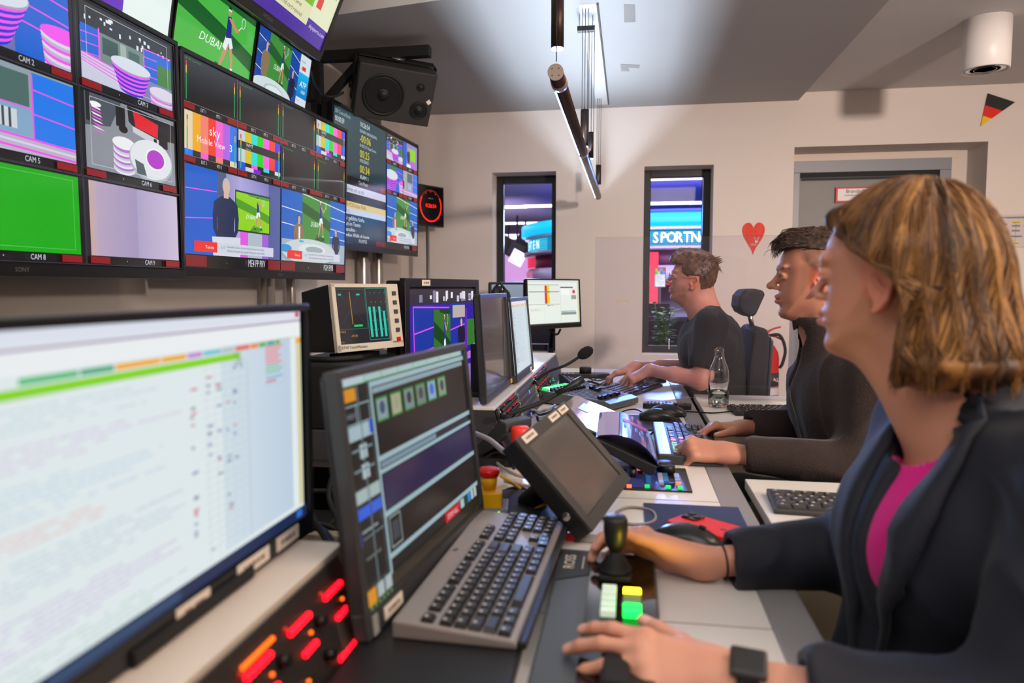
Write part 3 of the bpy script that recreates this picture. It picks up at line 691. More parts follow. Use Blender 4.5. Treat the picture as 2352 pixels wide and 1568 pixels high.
c.rect(126, 0, 160, 90, 'd4e0e8'); c.vgrad(126, 26, 160, 62, '1cb4e8', '0f78c8'); c.text('ATP', 143, 46, 12, 'f4f8fa', 'c', 1, .15); c.text('1000', 146, 55, 7, 'f4f8fa', 'c')
c.text('10:26', 131, 11, 5, '3a5a70'); c.rect(134, 16, 146, 22, 'd8403c'); c.text('sky', 128, 21, 4, 'd03030'); c.text('INDIAN WELLS', 143, 78, 5, '2c4a8c', 'c', .95); c.text('Tennis', 128, 68, 3.5, '5a6a80')
upper('upper monitor showing two seated men in a studio with an ATP 1000 side panel', 2.600, 3.062, c)
c = CV(160, 90, .487, uh); c.rect(0, 0, 160, 90, 'e8f4f0'); c.rect(0, 56, 90, 90, '6c3cc0'); c.scribble(10, 10, 110, 50, 2.2, 'b8c4c8', 4)
upper('upper monitor with a nearly white page and purple strip', 1.630, 2.107, c)
# --- top football television
u2 = V((.405, 0, .914)).normalized(); w2, h2 = .90, .515
c = CV(160, 90, w2 - .036, h2 - .052); c.rect(0, 0, 160, 90, '4a2c9c'); c.vgrad(0, 0, 128, 66, '6cae18', '7fc018')
for i in range(5): c.rect(i * 28, 0, i * 28 + 14, 66, '74b61c')
c.line(20, 40, 70, 64, .6, 'dce8c0'); c.line(70, 64, 128, 44, .6, 'dce8c0'); c.ring(60, 20, 16, 9, .6, 'dce8c0')
rn = random.Random(5)
for i in range(12): x = rn.uniform(8, 120); y = rn.uniform(8, 60); c.rect(x, y, x + .9, y + 3, rn.choice(['f0f0f0', '30305a', 'c02020']))
c.rect(128, 0, 160, 66, 'dfe4c8'); c.rect(128, 0, 160, 34, '6a3c9c'); man(c, 138, 60, 56, '3048a0'); man(c, 151, 62, 56, '3048a0'); c.rect(128, 34, 160, 74, 'dfe4c0')
c.text('CHELSEA', 131, 44, 5, '50584a'); c.text('BRIGHTON', 131, 50, 5, '50584a'); c.rect(132, 56, 140, 64, 'd84038')
c.rect(0, 66, 30, 76, 'd83038'); c.text('League Two', 3, 73, 5, 'f0e0e0'); c.rect(30, 66, 128, 80, 'dcdcb4'); c.text('Northampton defender Aaron McGowan to serve', 33, 71.6, 4.4, '4a4a3c', sx=.9); c.text('three game ban after appeal against red card rejected', 33, 77.4, 4.4, '4a4a3c', sx=.9)
c.text('National 90p', 3, 83, 4, 'c0a8e8'); c.text('skysports.com', 132, 80, 4.4, 'd8d0f0')
tv('television', 'topmost tilted television showing a green football pitch', V((-1.286, 2.45, 2.138)) + u2 * (h2 / 2), (0, 1, 0), u2, w2, h2, c, bz=.018, bb=.034, logo='HITACHI')
# --- poles behind the televisions
M_pole = mat('aluminium_profile', (.70, .68, .65), .3, metal=.85)
for i, (y, x, r, lab) in enumerate(((1.50, -1.565, .028, 'silver round pole at the left picture edge below the camera-tile television'), (2.95, -1.565, .03, 'left silver pole of the pair below the ME4 television'), (3.18, -1.57, .022, 'right slimmer silver pole of the pair below the ME4 television'), (4.10, -1.565, .035, 'left silver pole of the pair below the clock television'), (4.36, -1.565, .033, 'right silver pole of the pair below the clock television'), (4.73, -1.345, .012, 'thin metal pole carrying the red LED clock'))):
    mb = MB(); top = 2.40 if y > 3.1 else 2.745
    if i == 5: top = 1.66
    mb.tube([(0, 0, 0), (0, 0, top)], r, M_pole, 20); mb.box((0, 0, .006), (.08, .08, .012), M_mgrey)
    if i < 5:
        for z in (.4, .9): mb.box((-.03, -.0, z), (.04, .03, .03), M_mgrey)
    o = mb.build('support_pole'); o.location = (x, y, 0); tag(o, lab, 'pole')
# wall bars seen as dark slots
# --- wall speaker on black steel frame
t = thing('speaker_bracket', 'black welded steel wall frame carrying the loudspeaker', 'bracket', (-1.54, 3.45, 0))
mb = MB(); mb.box((0, 0, 2.0), (.05, .05, .8), M_black2); mb.box((-.05, 0, 1.8), (.05, .09, .06), M_black2); mb.box((-.05, 0, 2.3), (.05, .09, .06), M_black2); mb.box((.28, 0, 2.335), (.60, .05, .05), M_black2)
R = Matrix.Rotation(math.radians(-45), 3, 'Y'); mb.box((.13, 0, 2.21), (.32, .035, .035), M_black2, R); mb.box((-.02, -.04, 2.16), (.05, .06, .09), M_black2)
mb.build('frame', t, bevel=.003)
t = thing('loudspeaker', 'dark grey three-way studio loudspeaker hanging under the black steel frame', 'speaker', M=frame((-1.14, 3.46, 2.135), (.852, .52, -.056), (.333, -.457, .824)))
M_spk = mat('dark_grey_speaker', (.20, .19, .188), .65, bump=.15, bscale=400); M_cone = mat('speaker_cone', (.055, .053, .053), .5)
w, h, dp = .38, .268, .24; mb = MB()
vs = [(sx * w / 2 * k, y, sz * h / 2 * k) for y, k in ((0, 1), (.10, .99), (dp, .74)) for sx, sz in ((-1, -1), (1, -1), (1, 1), (-1, 1))]
fs = [(0, 1, 2, 3), (11, 10, 9, 8)] + [(a * 4 + i, a * 4 + (i + 1) % 4, a * 4 + 4 + (i + 1) % 4, a * 4 + 4 + i) for a in (0, 1) for i in range(4)]
mb.add(vs, fs, M_spk); mb.build('cabinet', t, bevel=.008)
Rs = Matrix.Rotation(PI / 2, 3, 'X')
def driver(nm, x, z, r, dome, depth):
    mb = MB(); mb.lathe([(r * 1.13, -.001), (r * 1.12, .004), (r * 1.03, .005), (r, .001), (r * .95, .004), (r * .86, .003), (dome * 1.1, -depth), (dome, -depth), (dome * .8, -depth + dome * .45), (dome * .4, -depth + dome * .62), (.0003, -depth + dome * .66)], M_cone, (x, 0, z), 40, Rs)
    mb.build(nm, t)
driver('woofer', -.06, -.005, .092, .028, -.003 + .0)
driver('midrange', .125, -.055, .040, .022, -.004); driver('tweeter', .115, .060, .018, .012, -.003)
mb = MB(); mb.box((.168, -.002, -.005), (.02, .002, .02), mat('white_logo', (.95, .93, .90), .5), Matrix.Rotation(PI / 4, 3, 'Y')); mb.build('badge', t)
mb = MB(); mb.box((0, .10, h / 2 + .012), (w * .98, .05, .006), M_black2)
for s_ in (-1, 1): mb.box((s_ * (w / 2 + .006), .10, .03), (.006, .05, h * .8), M_black2); mb.tube([(s_ * (w / 2 + .004), .10, -.01), (s_ * (w / 2 + .022), .10, -.01)], .018, M_black, 14)
mb.build('yoke', t)
mb = MB(); mb.tube([(0, 0, 0), (0, 0, .012), (0, 0, .013), (0, 0, .05)], [.04, .04, .015, .015], M_mgrey, 16); o = mb.build('hanger', t); o.matrix_parent_inverse = Matrix.Identity(4); o.location = (0, .10, h / 2 + .015)
cable('speaker_cable', 'black cable looping from the steel frame to the loudspeaker', [at(716, 165, x=-1.46), at(725, 195, x=-1.43), at(745, 219, x=-1.38), at(768, 221, x=-1.34), at(790, 212, x=-1.30)], .006, M_rubber)
# --- LED wall clock
Mc = frame((-1.325, 4.735, 1.747), (.449, .893, 0), (0, 0, 1))
t = thing('led_clock', 'square black studio clock with a ring of red LEDs', 'clock', M=Mc)
mb = MB(); mb.box((0, .02, 0), (.272, .04, .272), M_black); mb.build('case', t, bevel=.004)
mb = MB(); mb.box((0, -.001, 0), (.25, .002, .25), mat('smoked_acrylic', (.05, .02, .025), .12)); mb.build('face', t)
mr = mat('red_led', (1, .1, .05), .4, emit=(1, .13, .05), es=2.2); mro = mat('red_led_dim', (.4, .1, .07), .4, emit=(.6, .16, .12), es=.5)
for i in range(60):
    a = 2 * PI * i / 60; lit = not (i > 50 or i < 10); MB().box((.103 * math.sin(a), -.003, .103 * math.cos(a)), (.006, .002, .009), mr if lit else mro, Matrix.Rotation(a, 3, 'Y')).build('led', t)
for i in (0, 1, 11): a = 2 * PI * i / 12; MB().box((.093 * math.sin(a), -.003, .093 * math.cos(a)), (.004, .002, .004), mr).build('led', t)
mb = MB(); mb.text('0:26:54', mr, (0, -.003, -.012), .036, depth=.002); mb.build('digits', t)
mb = MB(); mb.text('wharton', mat('clock_print', (.8, .8, .8), .5), (0, -.003, .045), .014); mb.build('marking', t)
# ================================================================== STUDIO SEEN THROUGH THE WINDOWS
M_sceil = mat('studio_ceiling_paint', (.62, .58, .70), .9)
M_sfloor = mat('studio_floor', (.16, .14, .18), .3)
M_swall = mat('studio_back_wall', (.80, .72, .82), .9)
S(MB().box((1, 15, -.05), (16, 19.2, .1), M_sfloor).build('floor'))
S(MB().box((1, 15, 2.66), (16, 19.2, .1), M_sceil).build('ceiling'))
mb = MB(); mb.box((1, 24.4, 1.3), (16, .1, 2.8), M_swall); S(mb.build('wall_studio_back'))
S(MB().box((-7, 15, 1.3), (.1, 19.2, 2.8), M_swall).build('wall_studio_left')); S(MB().box((9, 15, 1.3), (.1, 19.2, 2.8), M_swall).build('wall_studio_right'))
M_strip_l = mat('light_strip', (1, 1, 1), .4, emit=(1, .99, .95), es=3.0)
for i, (y, lab) in enumerate(((9.6, 'nearest'), (12.4, 'second nearest'), (15.4, 'third'), (19.5, 'farthest'))):
    mb = MB(); n = 10
    for k in range(n):
        x0 = -6 + 14 * k / n; x1 = -6 + 14 * (k + 1) / n; f = lambda x: y + (.012 * i * (x - 1) ** 2)
        mb.box(((x0 + x1) / 2, (f(x0) + f(x1)) / 2, 2.602), (x1 - x0 + .02, .24 + .05 * i, .012), M_strip_l)
    tag(mb.build('light_strip'), 'white ceiling light strip in the studio beyond the windows, %s from the glass' % lab, 'lamp')
area_light('studio_fill', (0, 9, 2.55), (0, 9, 0), 4, 3, 110, (.80, .70, 1)); area_light('studio_fill', (-3.5, 19, 2.4), (-3.5, 24, 1.4), 3, 1, 420, (1, .60, .95))  # added fills: lavender over the studio, pink for its back wall
area_light('studio_fill', (.7, 7.6, 2.5), (.7, 10, 1.4), 3, .4, 60, (.9, .75, 1)); area_light('studio_fill', (.9, 6.3, 2.5), (.35, 5.75, .9), .6, .3, 34, (1, .97, .9)); area_light('studio_fill', (.45, 6.2, 1.75), (.12, 3.2, .76), .25, .25, 4.5, (.12, .30, 1), 50); area_light('studio_fill', (-.85, 6.0, 1.7), (-.45, 3.4, .87), .3, .3, 7, (.30, .50, 1), 50)  # added fills: island, plant, and two blue ones for the glow on desk and turret
area_light('studio_ceiling_fill', (.3, 7.6, 1.1), (.3, 10.5, 2.6), 3, .6, 60, (.95, .78, 1)); area_light('studio_ceiling_fill', (-2.5, 12, 1.2), (-2.5, 14, 2.6), 3, 2, 70, (.95, .78, 1))  # fills added to lighten the studio ceiling
# round news island with ticker
KX, KY, KR = .76, 12.0, 2.4
t = thing('news_island', 'round studio island with glowing cyan top and running ticker seen through both windows', 'studio set', (KX, KY, 0))
def arc(mb, r, z0, z1, m, a0, a1, n=40):
    g = []
    for z in (z0, z1): g.append([(r * math.sin(a0 + (a1 - a0) * k / n), -r * math.cos(a0 + (a1 - a0) * k / n), z) for k in range(n + 1)])
    mb.sheet(g, m)
def ringband(r, z0, z1, m, name):
    mb = MB(); mb.lathe([(r - .08, z0), (r, z0), (r, z1), (r - .08, z1)], m, n=72); return mb.build(name, t)
ringband(2.52, 2.0, 2.16, mat('cyan_glow', (0, .4, .6), .4, emit=(.02, .72, .98), es=1.25), 'cyan_halo')
MB().lathe([(2.5, 2.165), (2.0, 2.26), (.01, 2.26)], mat('blue_ceiling_glow', (.05, .2, .7), .5, emit=(.10, .45, .95), es=.25), n=72).build('ceiling_glow_cone', t)  # added glowing cone, stands in for cyan light on the studio ceiling
ringband(2.46, 1.955, 1.995, mat('white_rim', (.8, .8, .86), .3), 'rim')
ringband(2.4, 1.75, 1.94, mat('ticker_blue', (0, .2, .3), .4, emit=(.06, .52, .66), es=1.0), 'ticker')
ringband(2.48, 1.69, 1.745, mat('silver_rim', (.6, .58, .66), .25, metal=.5), 'rim')
ringband(2.3, 1.50, 1.685, mat('violet_panel', (.35, .12, .32), .4), 'panel')
ringband(2.42, 1.25, 1.49, mat('frosted_band', (.66, .64, .74), .3), 'frosted_band')
ringband(2.40, 1.235, 1.26, mat('red_line', (.8, .1, .2), .4, emit=(.8, .12, .22), es=.5), 'red_line')
ringband(2.30, .0, 1.225, mat('dark_glass_band', (.14, .12, .2), .2), 'lower_band')
M_tick = mat('ticker_letters', (1, 1, 1), .4, emit=(.92, 1, 1), es=1.8); M_dot = mat('ticker_dots', (0, .5, .6), .4, emit=(.30, .85, .95), es=1.1)
mb = MB()
def ringtext(word, ang0, step, size):
    for i, ch in enumerate(word):
        if ch == ' ': continue
        a = ang0 + i * step; vs, fs, w = text_mesh(ch); r = 2.412
        q = []
        for x, z in vs:
            aa = a + (x - w / 2) * size * .86 / r; q.append((r * math.sin(aa), -r * math.cos(aa), 1.785 + z * size))
        mb.add(q, fs, M_tick)
ringtext('SPORTNACHRICHTEN', -.178, .0415, .19); ringtext('NACHRICHTEN', -1.84, .075, .19)
mb.build('ticker_text', t)
mb = MB()
for k in range(260):
    a = -PI / 2 + PI * k / 260
    if -.35 < a < .35 or a < -.95:
        for j in range(7): mb.box((2.405 * math.sin(a), -2.405 * math.cos(a), 1.765 + j * .026), (.014, .008, .009), M_dot, Matrix.Rotation(a, 3, 'Z'))
tag(mb.build('ticker_dots', t), kind='stuff')
M_pred = mat('red_panel_lit', (.8, .05, .15), .4, emit=(.93, .10, .24), es=.9)
mb = MB(); arc(mb, 2.43, .95, 1.66, M_pred, -.205, -.160, 4); arc(mb, 2.44, 1.27, 1.47, mat('pink_panel', (.8, .5, .6), .4, emit=(.80, .42, .55), es=.6), -.160, -.135, 2)
arc(mb, 2.44, 1.5, 1.66, M_pred, -1.30, -1.10, 5); arc(mb, 2.44, 1.27, 1.45, mat('pink_panel', (1, 1, 1)), -1.42, -1.15, 5)
mb.build('red_panel', t)
t = thing('studio_screen', 'small studio screen with coloured tiles seen past the bearded man\'s face', 'monitor', at(1516, 637, y=9.3))
c = CV(20, 30, .125, .23); c.rect(0, 0, 20, 30, 'dfe6ea')
for i, q in enumerate(('f0c020', 'f040a0', '30c0e0', 'e05030', '40d060', 'f0e040', '8040e0', '30a0f0')): c.rect((i % 4) * 5, (i // 4) * 5, (i % 4) * 5 + 5, (i // 4) * 5 + 5, q)
c.scribble(2, 13, 18, 28, 1.2, '60a080', 3); c.build('screen', t, SCR, (0, -.012, 0)); MB().box((0, .004, 0), (.14, .03, .25), M_black).box((0, .02, -.72), (.03, .03, 1.2), M_black).build('housing', t)
# lamps rigged in the studio corner
def rig(u, v, y, s, lab, lit=False):
    t = thing('stage_light', lab, 'lamp', at(u, v, y=y)); R = Matrix.Rotation(.5, 3, 'Y')
    MB().box((0, 0, 0), (s, s * .8, s * .9), M_black2, R).tube([(0, 0, .2 * s), (0, 0, 2.6 - at(u, v, y=y).z)], .02, M_black2, 8).build('housing', t, bevel=.02)
    if lit: MB().box((s * .1, -s * .55, -s * .5), (s * .9, .02, s * .9), mat('barn_door_white', (.9, .9, .95), .4, emit=(.95, .93, 1), es=1), R).build('reflector', t)
rig(1168, 566, 16.2, .42, 'dark stage light in the studio corner, left of the lit one'); rig(1188, 575, 14, .30, 'stage light with a bright white reflector seen through the left window', True); rig(1207, 562, 15, .40, 'dark stage light in the studio corner, right of the lit one')
# dark counters below with screens
t = thing('studio_counter', 'dark studio counter just beyond the right window', 'counter', (.65, 6.9, 0)); MB().box((0, 0, .45), (2.2, .7, .9), mat('counter_dark', (.12, .10, .14), .4)).build('body', t); MB().box((0, 0, .92), (2.24, .74, .04), mat('counter_top', (.28, .24, .36), .3)).build('top', t)
t = thing('studio_counter', 'pale blue lit studio counter beyond the left window', 'counter', (-1.15, 6.9, 0)); MB().box((0, 0, .42), (.9, .8, .84), mat('counter_dark', (.1, .1, .1))).build('body', t); MB().box((0, 0, .86), (.92, .84, .04), mat('counter_blue_lit', (.30, .50, .90), .3, emit=(.2, .5, .95), es=.5)).build('top', t)  # blue light on the counter top is put into its colour and emission
def smon(u, v, y, w, h, col, lab, zb=.945):
    p = at(u, v, y=y); t = thing('studio_monitor', lab, 'monitor', p, 'dark monitors on the studio counters'); MB().box((0, .02, 0), (w, .03, h), M_black).tube([(0, .03, -h / 2), (0, .03, zb - p.z)], .015, M_black, 8).build('housing', t); c = CV(10, 10, w * .9, h * .88); c.vgrad(0, 0, 10, 10, col, '0a1020'); c.build('screen', t, SCR, (0, -.0, 0))
smon(1505, 722, 6.75, .26, .2, '30242e', 'dark monitor on the studio counter, behind the plant'); smon(1547, 757, 6.7, .17, .12, '1a5ad0', 'small monitor with blue picture beyond the plant'); smon(1253, 745, 7.0, .30, .20, '241c2c', 'dark monitor beyond the left window below the white-screen monitor', .885)
# plant behind the right window
M_leaf = mat('green_leaf', (.30, .56, .20), .45, var=.25, vscale=20); M_stem = mat('green_stem', (.33, .48, .22), .6)
def leaf(mb, p, d, L, w, droop=.3):
    d = V(d).normalized(); s_ = d.cross(V((0, 0, 1))); s_ = s_.normalized() if s_.length > .01 else V((1, 0, 0)); g = []
    for k in range(6):
        t_ = k / 5; c_ = V(p) + d * L * t_ + V((0, 0, -droop * L * t_ * t_)); ww = w * math.sin(PI * min(.97, max(.04, t_ ** .8))) * .5
        g.append([c_ - s_ * ww, c_ + V((0, 0, -.15 * ww)), c_ + s_ * ww])
    mb.sheet(g, M_leaf)
def plant(u, v, y, h, n, lab, seed, spread=.16):
    p = at(u, v, y=y); t = thing('potted_plant', lab, 'plant', (p.x, p.y, 0)); rn = random.Random(seed); zt = p.z
    MB().lathe([(.07, 0), (.10, zt - .02), (.105, zt), (.09, zt), (.085, zt - .03), (.001, zt - .03)], mat('plant_pot', (.30, .28, .30), .5), n=20).build('pot', t)
    mb = MB(); ml = MB()
    for i in range(n):
        a = rn.uniform(0, 2 * PI); r = rn.uniform(.2, 1) * spread; hh = h * rn.uniform(.6, 1); q = [V((0, 0, zt - .03)).lerp(V((math.cos(a) * r, math.sin(a) * r * .6, zt + hh)), k / 6) + V((0, 0, .02 * math.sin(PI * k / 6))) for k in range(7)]
        mb.tube(q, .004, M_stem, 6)
        for k in range(2, 7):
            for s_ in (-1, 1): ml.T = Matrix.Identity(4); leaf(ml, q[k], (math.cos(a + s_ * 1.3) + .2 * rn.uniform(-1, 1), math.sin(a + s_ * 1.3), rn.uniform(.2, .7)), rn.uniform(.07, .12), rn.uniform(.032, .052))
    mb.build('stem', t); tag(ml.build('foliage', t), kind='stuff')
plant(1522, 812, 5.72, .40, 12, 'leafy green potted plant behind the right window, beside the bearded man', 3, .13)
# ================================================================== CONSOLE DESK
DZ = .75
M_beige = mat('beige_laminate', (.80, .74, .68), .4, var=.02, vscale=4)
M_side = mat('beige_cabinet_side', (.60, .54, .46), .55)
M_dark = mat('dark_tray', (.13, .13, .14), .7)
t = thing('console_desk', 'long white control-room desk with grey front edge strip', 'desk', (0, 2, 0))
t_desk = t
mb = MB(); mb.T = Matrix.Translation((0, -2, 0))
mb.box(((-.36 + .193) / 2, 2.15, DZ - .014), (.553, 3.7, .028), M_white); mb.box((-.72, 2.89, DZ - .014), (.72, 2.22, .028), M_white)
mb.box((-.72, .575, DZ - .014), (.72, .55, .028), M_white); mb.build('desktop', t, bevel=.002)
mb = MB(); mb.T = Matrix.Translation((0, -2, 0)); mb.box(((.193 + .252) / 2, 2.15, DZ - .0145), (.059, 3.7, .031), M_strip); mb.build('edge_strip', t, bevel=.004)
for y in (1.59 * 1, 1.02, 2.05, 2.86):
    mb = MB(); mb.T = Matrix.Translation((0, -2, 0)); mb.box((-.08, y - .06, DZ + .0002), (.545, .0015, .0006), mat('panel_joint', (.45, .43, .42), .6)); mb.build('panel_joint', t)
for y in (.34, 1.30, 2.45, 3.85):
    mb = MB(); mb.T = Matrix.Translation((0, -2, 0)); mb.box((-.35, y, (DZ - .03) / 2), (1.0, .03, DZ - .03), M_side); mb.build('support_panel', t)
mb = MB(); mb.T = Matrix.Translation((0, -2, 0)); mb.box((-.72, 1.32, .60), (.70, .92, .012), M_dark); mb.box((-.36, 1.32, .66), (.012, .92, .15), M_dark); mb.box((-1.07, 2.15, .50), (.012, 3.7, .48), M_dark); mb.build('cable_tray', t)
# side tables on the operators' side
def side_table(y0, y1, x1, lab):
    t = thing('side_table', lab, 'table', ((.275 + x1) / 2, (y0 + y1) / 2, 0)); w = x1 - .275; d = y1 - y0
    MB().box((0, 0, DZ - .012), (w, d, .024), M_white).build('tabletop', t, bevel=.002)
    MB().box((0, -d / 2 + .02, (DZ - .024) / 2), (w * .96, .025, DZ - .024), M_side).build('side_panel', t); MB().box((0, d / 2 - .02, (DZ - .024) / 2), (w * .96, .025, DZ - .024), M_side).build('side_panel', t)
side_table(1.32, 1.732, .95, 'white side table beside the desk carrying the dark grey keyboard, in front of the woman')
side_table(2.46, 3.10, 1.0, 'white side table carrying the glass bottle, behind the man in the fleece')
# ------------------------------------------------------------------ rack turrets
ta, tb = (-.360, .870), (-.328, .752)
def turret(y0, y1, lab, bk=-.755):
    t = thing('rack_turret', lab, 'rack', (-.36, (y0 + y1) / 2, DZ)); h = (y1 - y0) / 2
    mb = MB(); mb.T = Matrix.Translation((.36, 0, -DZ)); mb.box(((bk - .36) / 2 - .002, 0, .866), (-.36 - bk, 2 * h, .010), M_beige if y0 < 1 else M_white); mb.build('top', t, bevel=.002)
    for s_ in (-1, 1):
        mb = MB(); mb.T = Matrix.Translation((.36, 0, -DZ)); mb.prism([(bk, .752), (-.334, .752), (-.366, .860), (bk, .860)], M_dgrey, s_ * h - .009 if s_ > 0 else -h, s_ * h if s_ > 0 else -h + .009, 'y'); mb.build('end_panel', t)
    mb = MB(); mb.T = Matrix.Translation((.36, 0, -DZ)); mb.box((bk + .006, 0, .806), (.012, 2 * h - .02, .105), M_dgrey); mb.build('back_panel', t)
    return t
slope = math.atan2(tb[0] - ta[0], ta[1] - tb[1]); L_face = math.hypot(tb[0] - ta[0], ta[1] - tb[1])
def face_frame(y):   # local x = +y world, z up the face, -y outwards
    return frame(((ta[0] + tb[0]) / 2 + .001, y, (ta[1] + tb[1]) / 2 - .003), (0, 1, 0), V((ta[0] - tb[0], 0, ta[1] - tb[1])))
M_rack = mat('rack_panel', (.17, .16, .155), .45, bump=.1, bscale=300); M_knob = mat('knob', (.06, .055, .055), .4)
M_ledr = mat('led_red', (1, 0, .05), .4, emit=(1, .03, .12), es=3.2); M_ledo = mat('led_orange', (1, .4, .05), .4, emit=(1, .42, .08), es=1.4)
M_ledb = mat('led_blue', (.2, .3, 1), .4, emit=(.25, .4, 1), es=2.2); M_ledg = mat('led_green', (.1, 1, .2), .4, emit=(.1, 1, .30), es=1.6); M_key = mat('dark_button', (.27, .27, .27), .45)
_knob = MB().tube([(0, 0, 0), (0, -.012, 0)], .0062, M_knob, 12).build('knob'); KN = _knob.data; bpy.data.objects.remove(_knob)
_btn = MB().box((0, -.002, 0), (.012, .004, .009), M_key).build('button', bevel=.001); BT = _btn.data; bpy.data.objects.remove(_btn)
def inst(data, name, parent, loc):
    o = bpy.data.objects.new(name, data); COL.objects.link(o); o.parent = parent; o.location = loc; return o
def module(y0, y1, kind, lab, seed=0, grp=None):
    w = y1 - y0 - .012; t = thing('rack_module', lab, 'rack unit', M=face_frame((y0 + y1) / 2), group=grp); rn = random.Random(seed); H = L_face - .006
    MB().box((0, .004, 0), (w, .008, H), M_rack).build('faceplate', t, bevel=.001)
    for s_ in (-1, 1):
        mb = MB(); mb.box((s_ * (w / 2 - .005), -.002, 0), (.009, .006, H), M_alu)
        for z in (-H * .4, -H * .15, H * .15, H * .4): mb.tube([(s_ * (w / 2 - .005), -.005, z), (s_ * (w / 2 - .005), -.007, z)], .0035, mat('screw_head', (.85, .84, .82), .25, metal=1), 10)
        mb.build('rack_rail', t)
    led = MB()
    if kind == 'knobs':
        nc = int((w - .03) / .026); nr = 5
        for r in range(nr):
            for c_ in range(nc):
                x = -w / 2 + .02 + (c_ + .5) * (w - .04) / nc; z = H / 2 - .012 - r * (H - .02) / (nr - 1) * .98
                inst(KN, 'knob', t, (x, 0, z))
                if rn.random() < .62: led.sphere((x + .009, -.003, z + .006), .0016, M_ledr if rn.random() < .9 else M_ledo, 8, 5)
    elif kind == 'buttons':
        nc = int((w - .03) / .0165); nr = 5
        for r in range(nr):
            for c_ in range(nc):
                x = -w / 2 + .02 + (c_ + .5) * (w - .04) / nc; z = H / 2 - .012 - r * (H - .024) / (nr - 1); inst(BT, 'button', t, (x, 0, z))
        for r, c_ in ((1, nc - 9), (4, 8), (3, 9)): x = -w / 2 + .02 + (c_ + .5) * (w - .04) / nc; led.box((x, -.005, H / 2 - .012 - r * (H - .024) / (nr - 1)), (.008, .002, .012), M_ledb)
    elif kind == 'slots':
        mb = MB()
        for k in range(5): mb.box((0, -.001, H / 2 - .012 - k * .022), (w - .04, .003, .004), M_black)
        mb.build('vent_slots', t)
        for k in range(7): led.box((-w / 2 + .03 + rn.uniform(0, .12), -.003, -H / 2 + rn.uniform(.005, .04)), (.004, .002, .003), M_ledg)
    elif kind == 'leds':
        nc = 6; 
        for c_ in range(nc):
            x = w / 2 - .045 - c_ * .088
            for k in range(6): led.sphere((x - .028 + k * .0085, -.002, H / 2 - .030), .0042, M_ledr, 8, 5)
            led.sphere((x - .036, -.002, H / 2 - .022), .003, mat('led_dim', (.6, .1, .1), .4, emit=(.7, .15, .13), es=.8), 8, 5)
            for k in range(4): led.sphere((x - .012 + k * .0085, -.002, H / 2 - .062), .004, M_ledr, 8, 5)
            led.sphere((x + .01, -.002, H / 2 - .048), .0027, M_ledo, 8, 5)
            if c_ == 2:
                for k in range(9): led.sphere((x - .03 + k * .007, -.002, H / 2 - .019), .003, M_ledo, 8, 5)
            inst(KN, 'knob', t, (x + .03, 0, H / 2 - .045)); inst(KN, 'knob', t, (x + .03, 0, H / 2 - .085))
            if c_ > 0: led.sphere((x - .02, -.002, H / 2 - .088), .0027, M_ledo, 8, 5)
        for k in range(5): led.sphere((w / 2 - .075 + k * .0095, -.002, -H / 2 + .012), .0045, M_ledr, 8, 5)
        mb = MB(); mb.box((w / 2 - .042, -.001, -.028), (.05, .003, .045), mat('speaker_grille', (.24, .22, .20), .6, bump=.8, bscale=900)); mb.build('speaker_grille', t, bevel=.002)
    o = led.build('indicator_lights', t); tag(o, kind='stuff'); return t
turret(.12, .862, 'near beige-topped rack turret below the big spreadsheet monitor')
module(.13, .854, 'leds', 'near rack panel with blurred red and orange LED rows', 1)
turret(1.93, 3.60, 'far white-topped rack turret under the pair of slim monitors', -.505)
module(1.94, 2.26, 'knobs', 'knob panel nearest the emergency stop with red lit knobs', 2)
module(2.26, 2.67, 'buttons', 'button panel with three blue lit keys between the two knob panels', 3)
module(2.67, 3.09, 'knobs', 'knob panel crowded with red lit knobs below the far gooseneck microphone', 4)
module(3.09, 3.585, 'slots', 'slotted blank rack panel at the far end of the turret', 5)
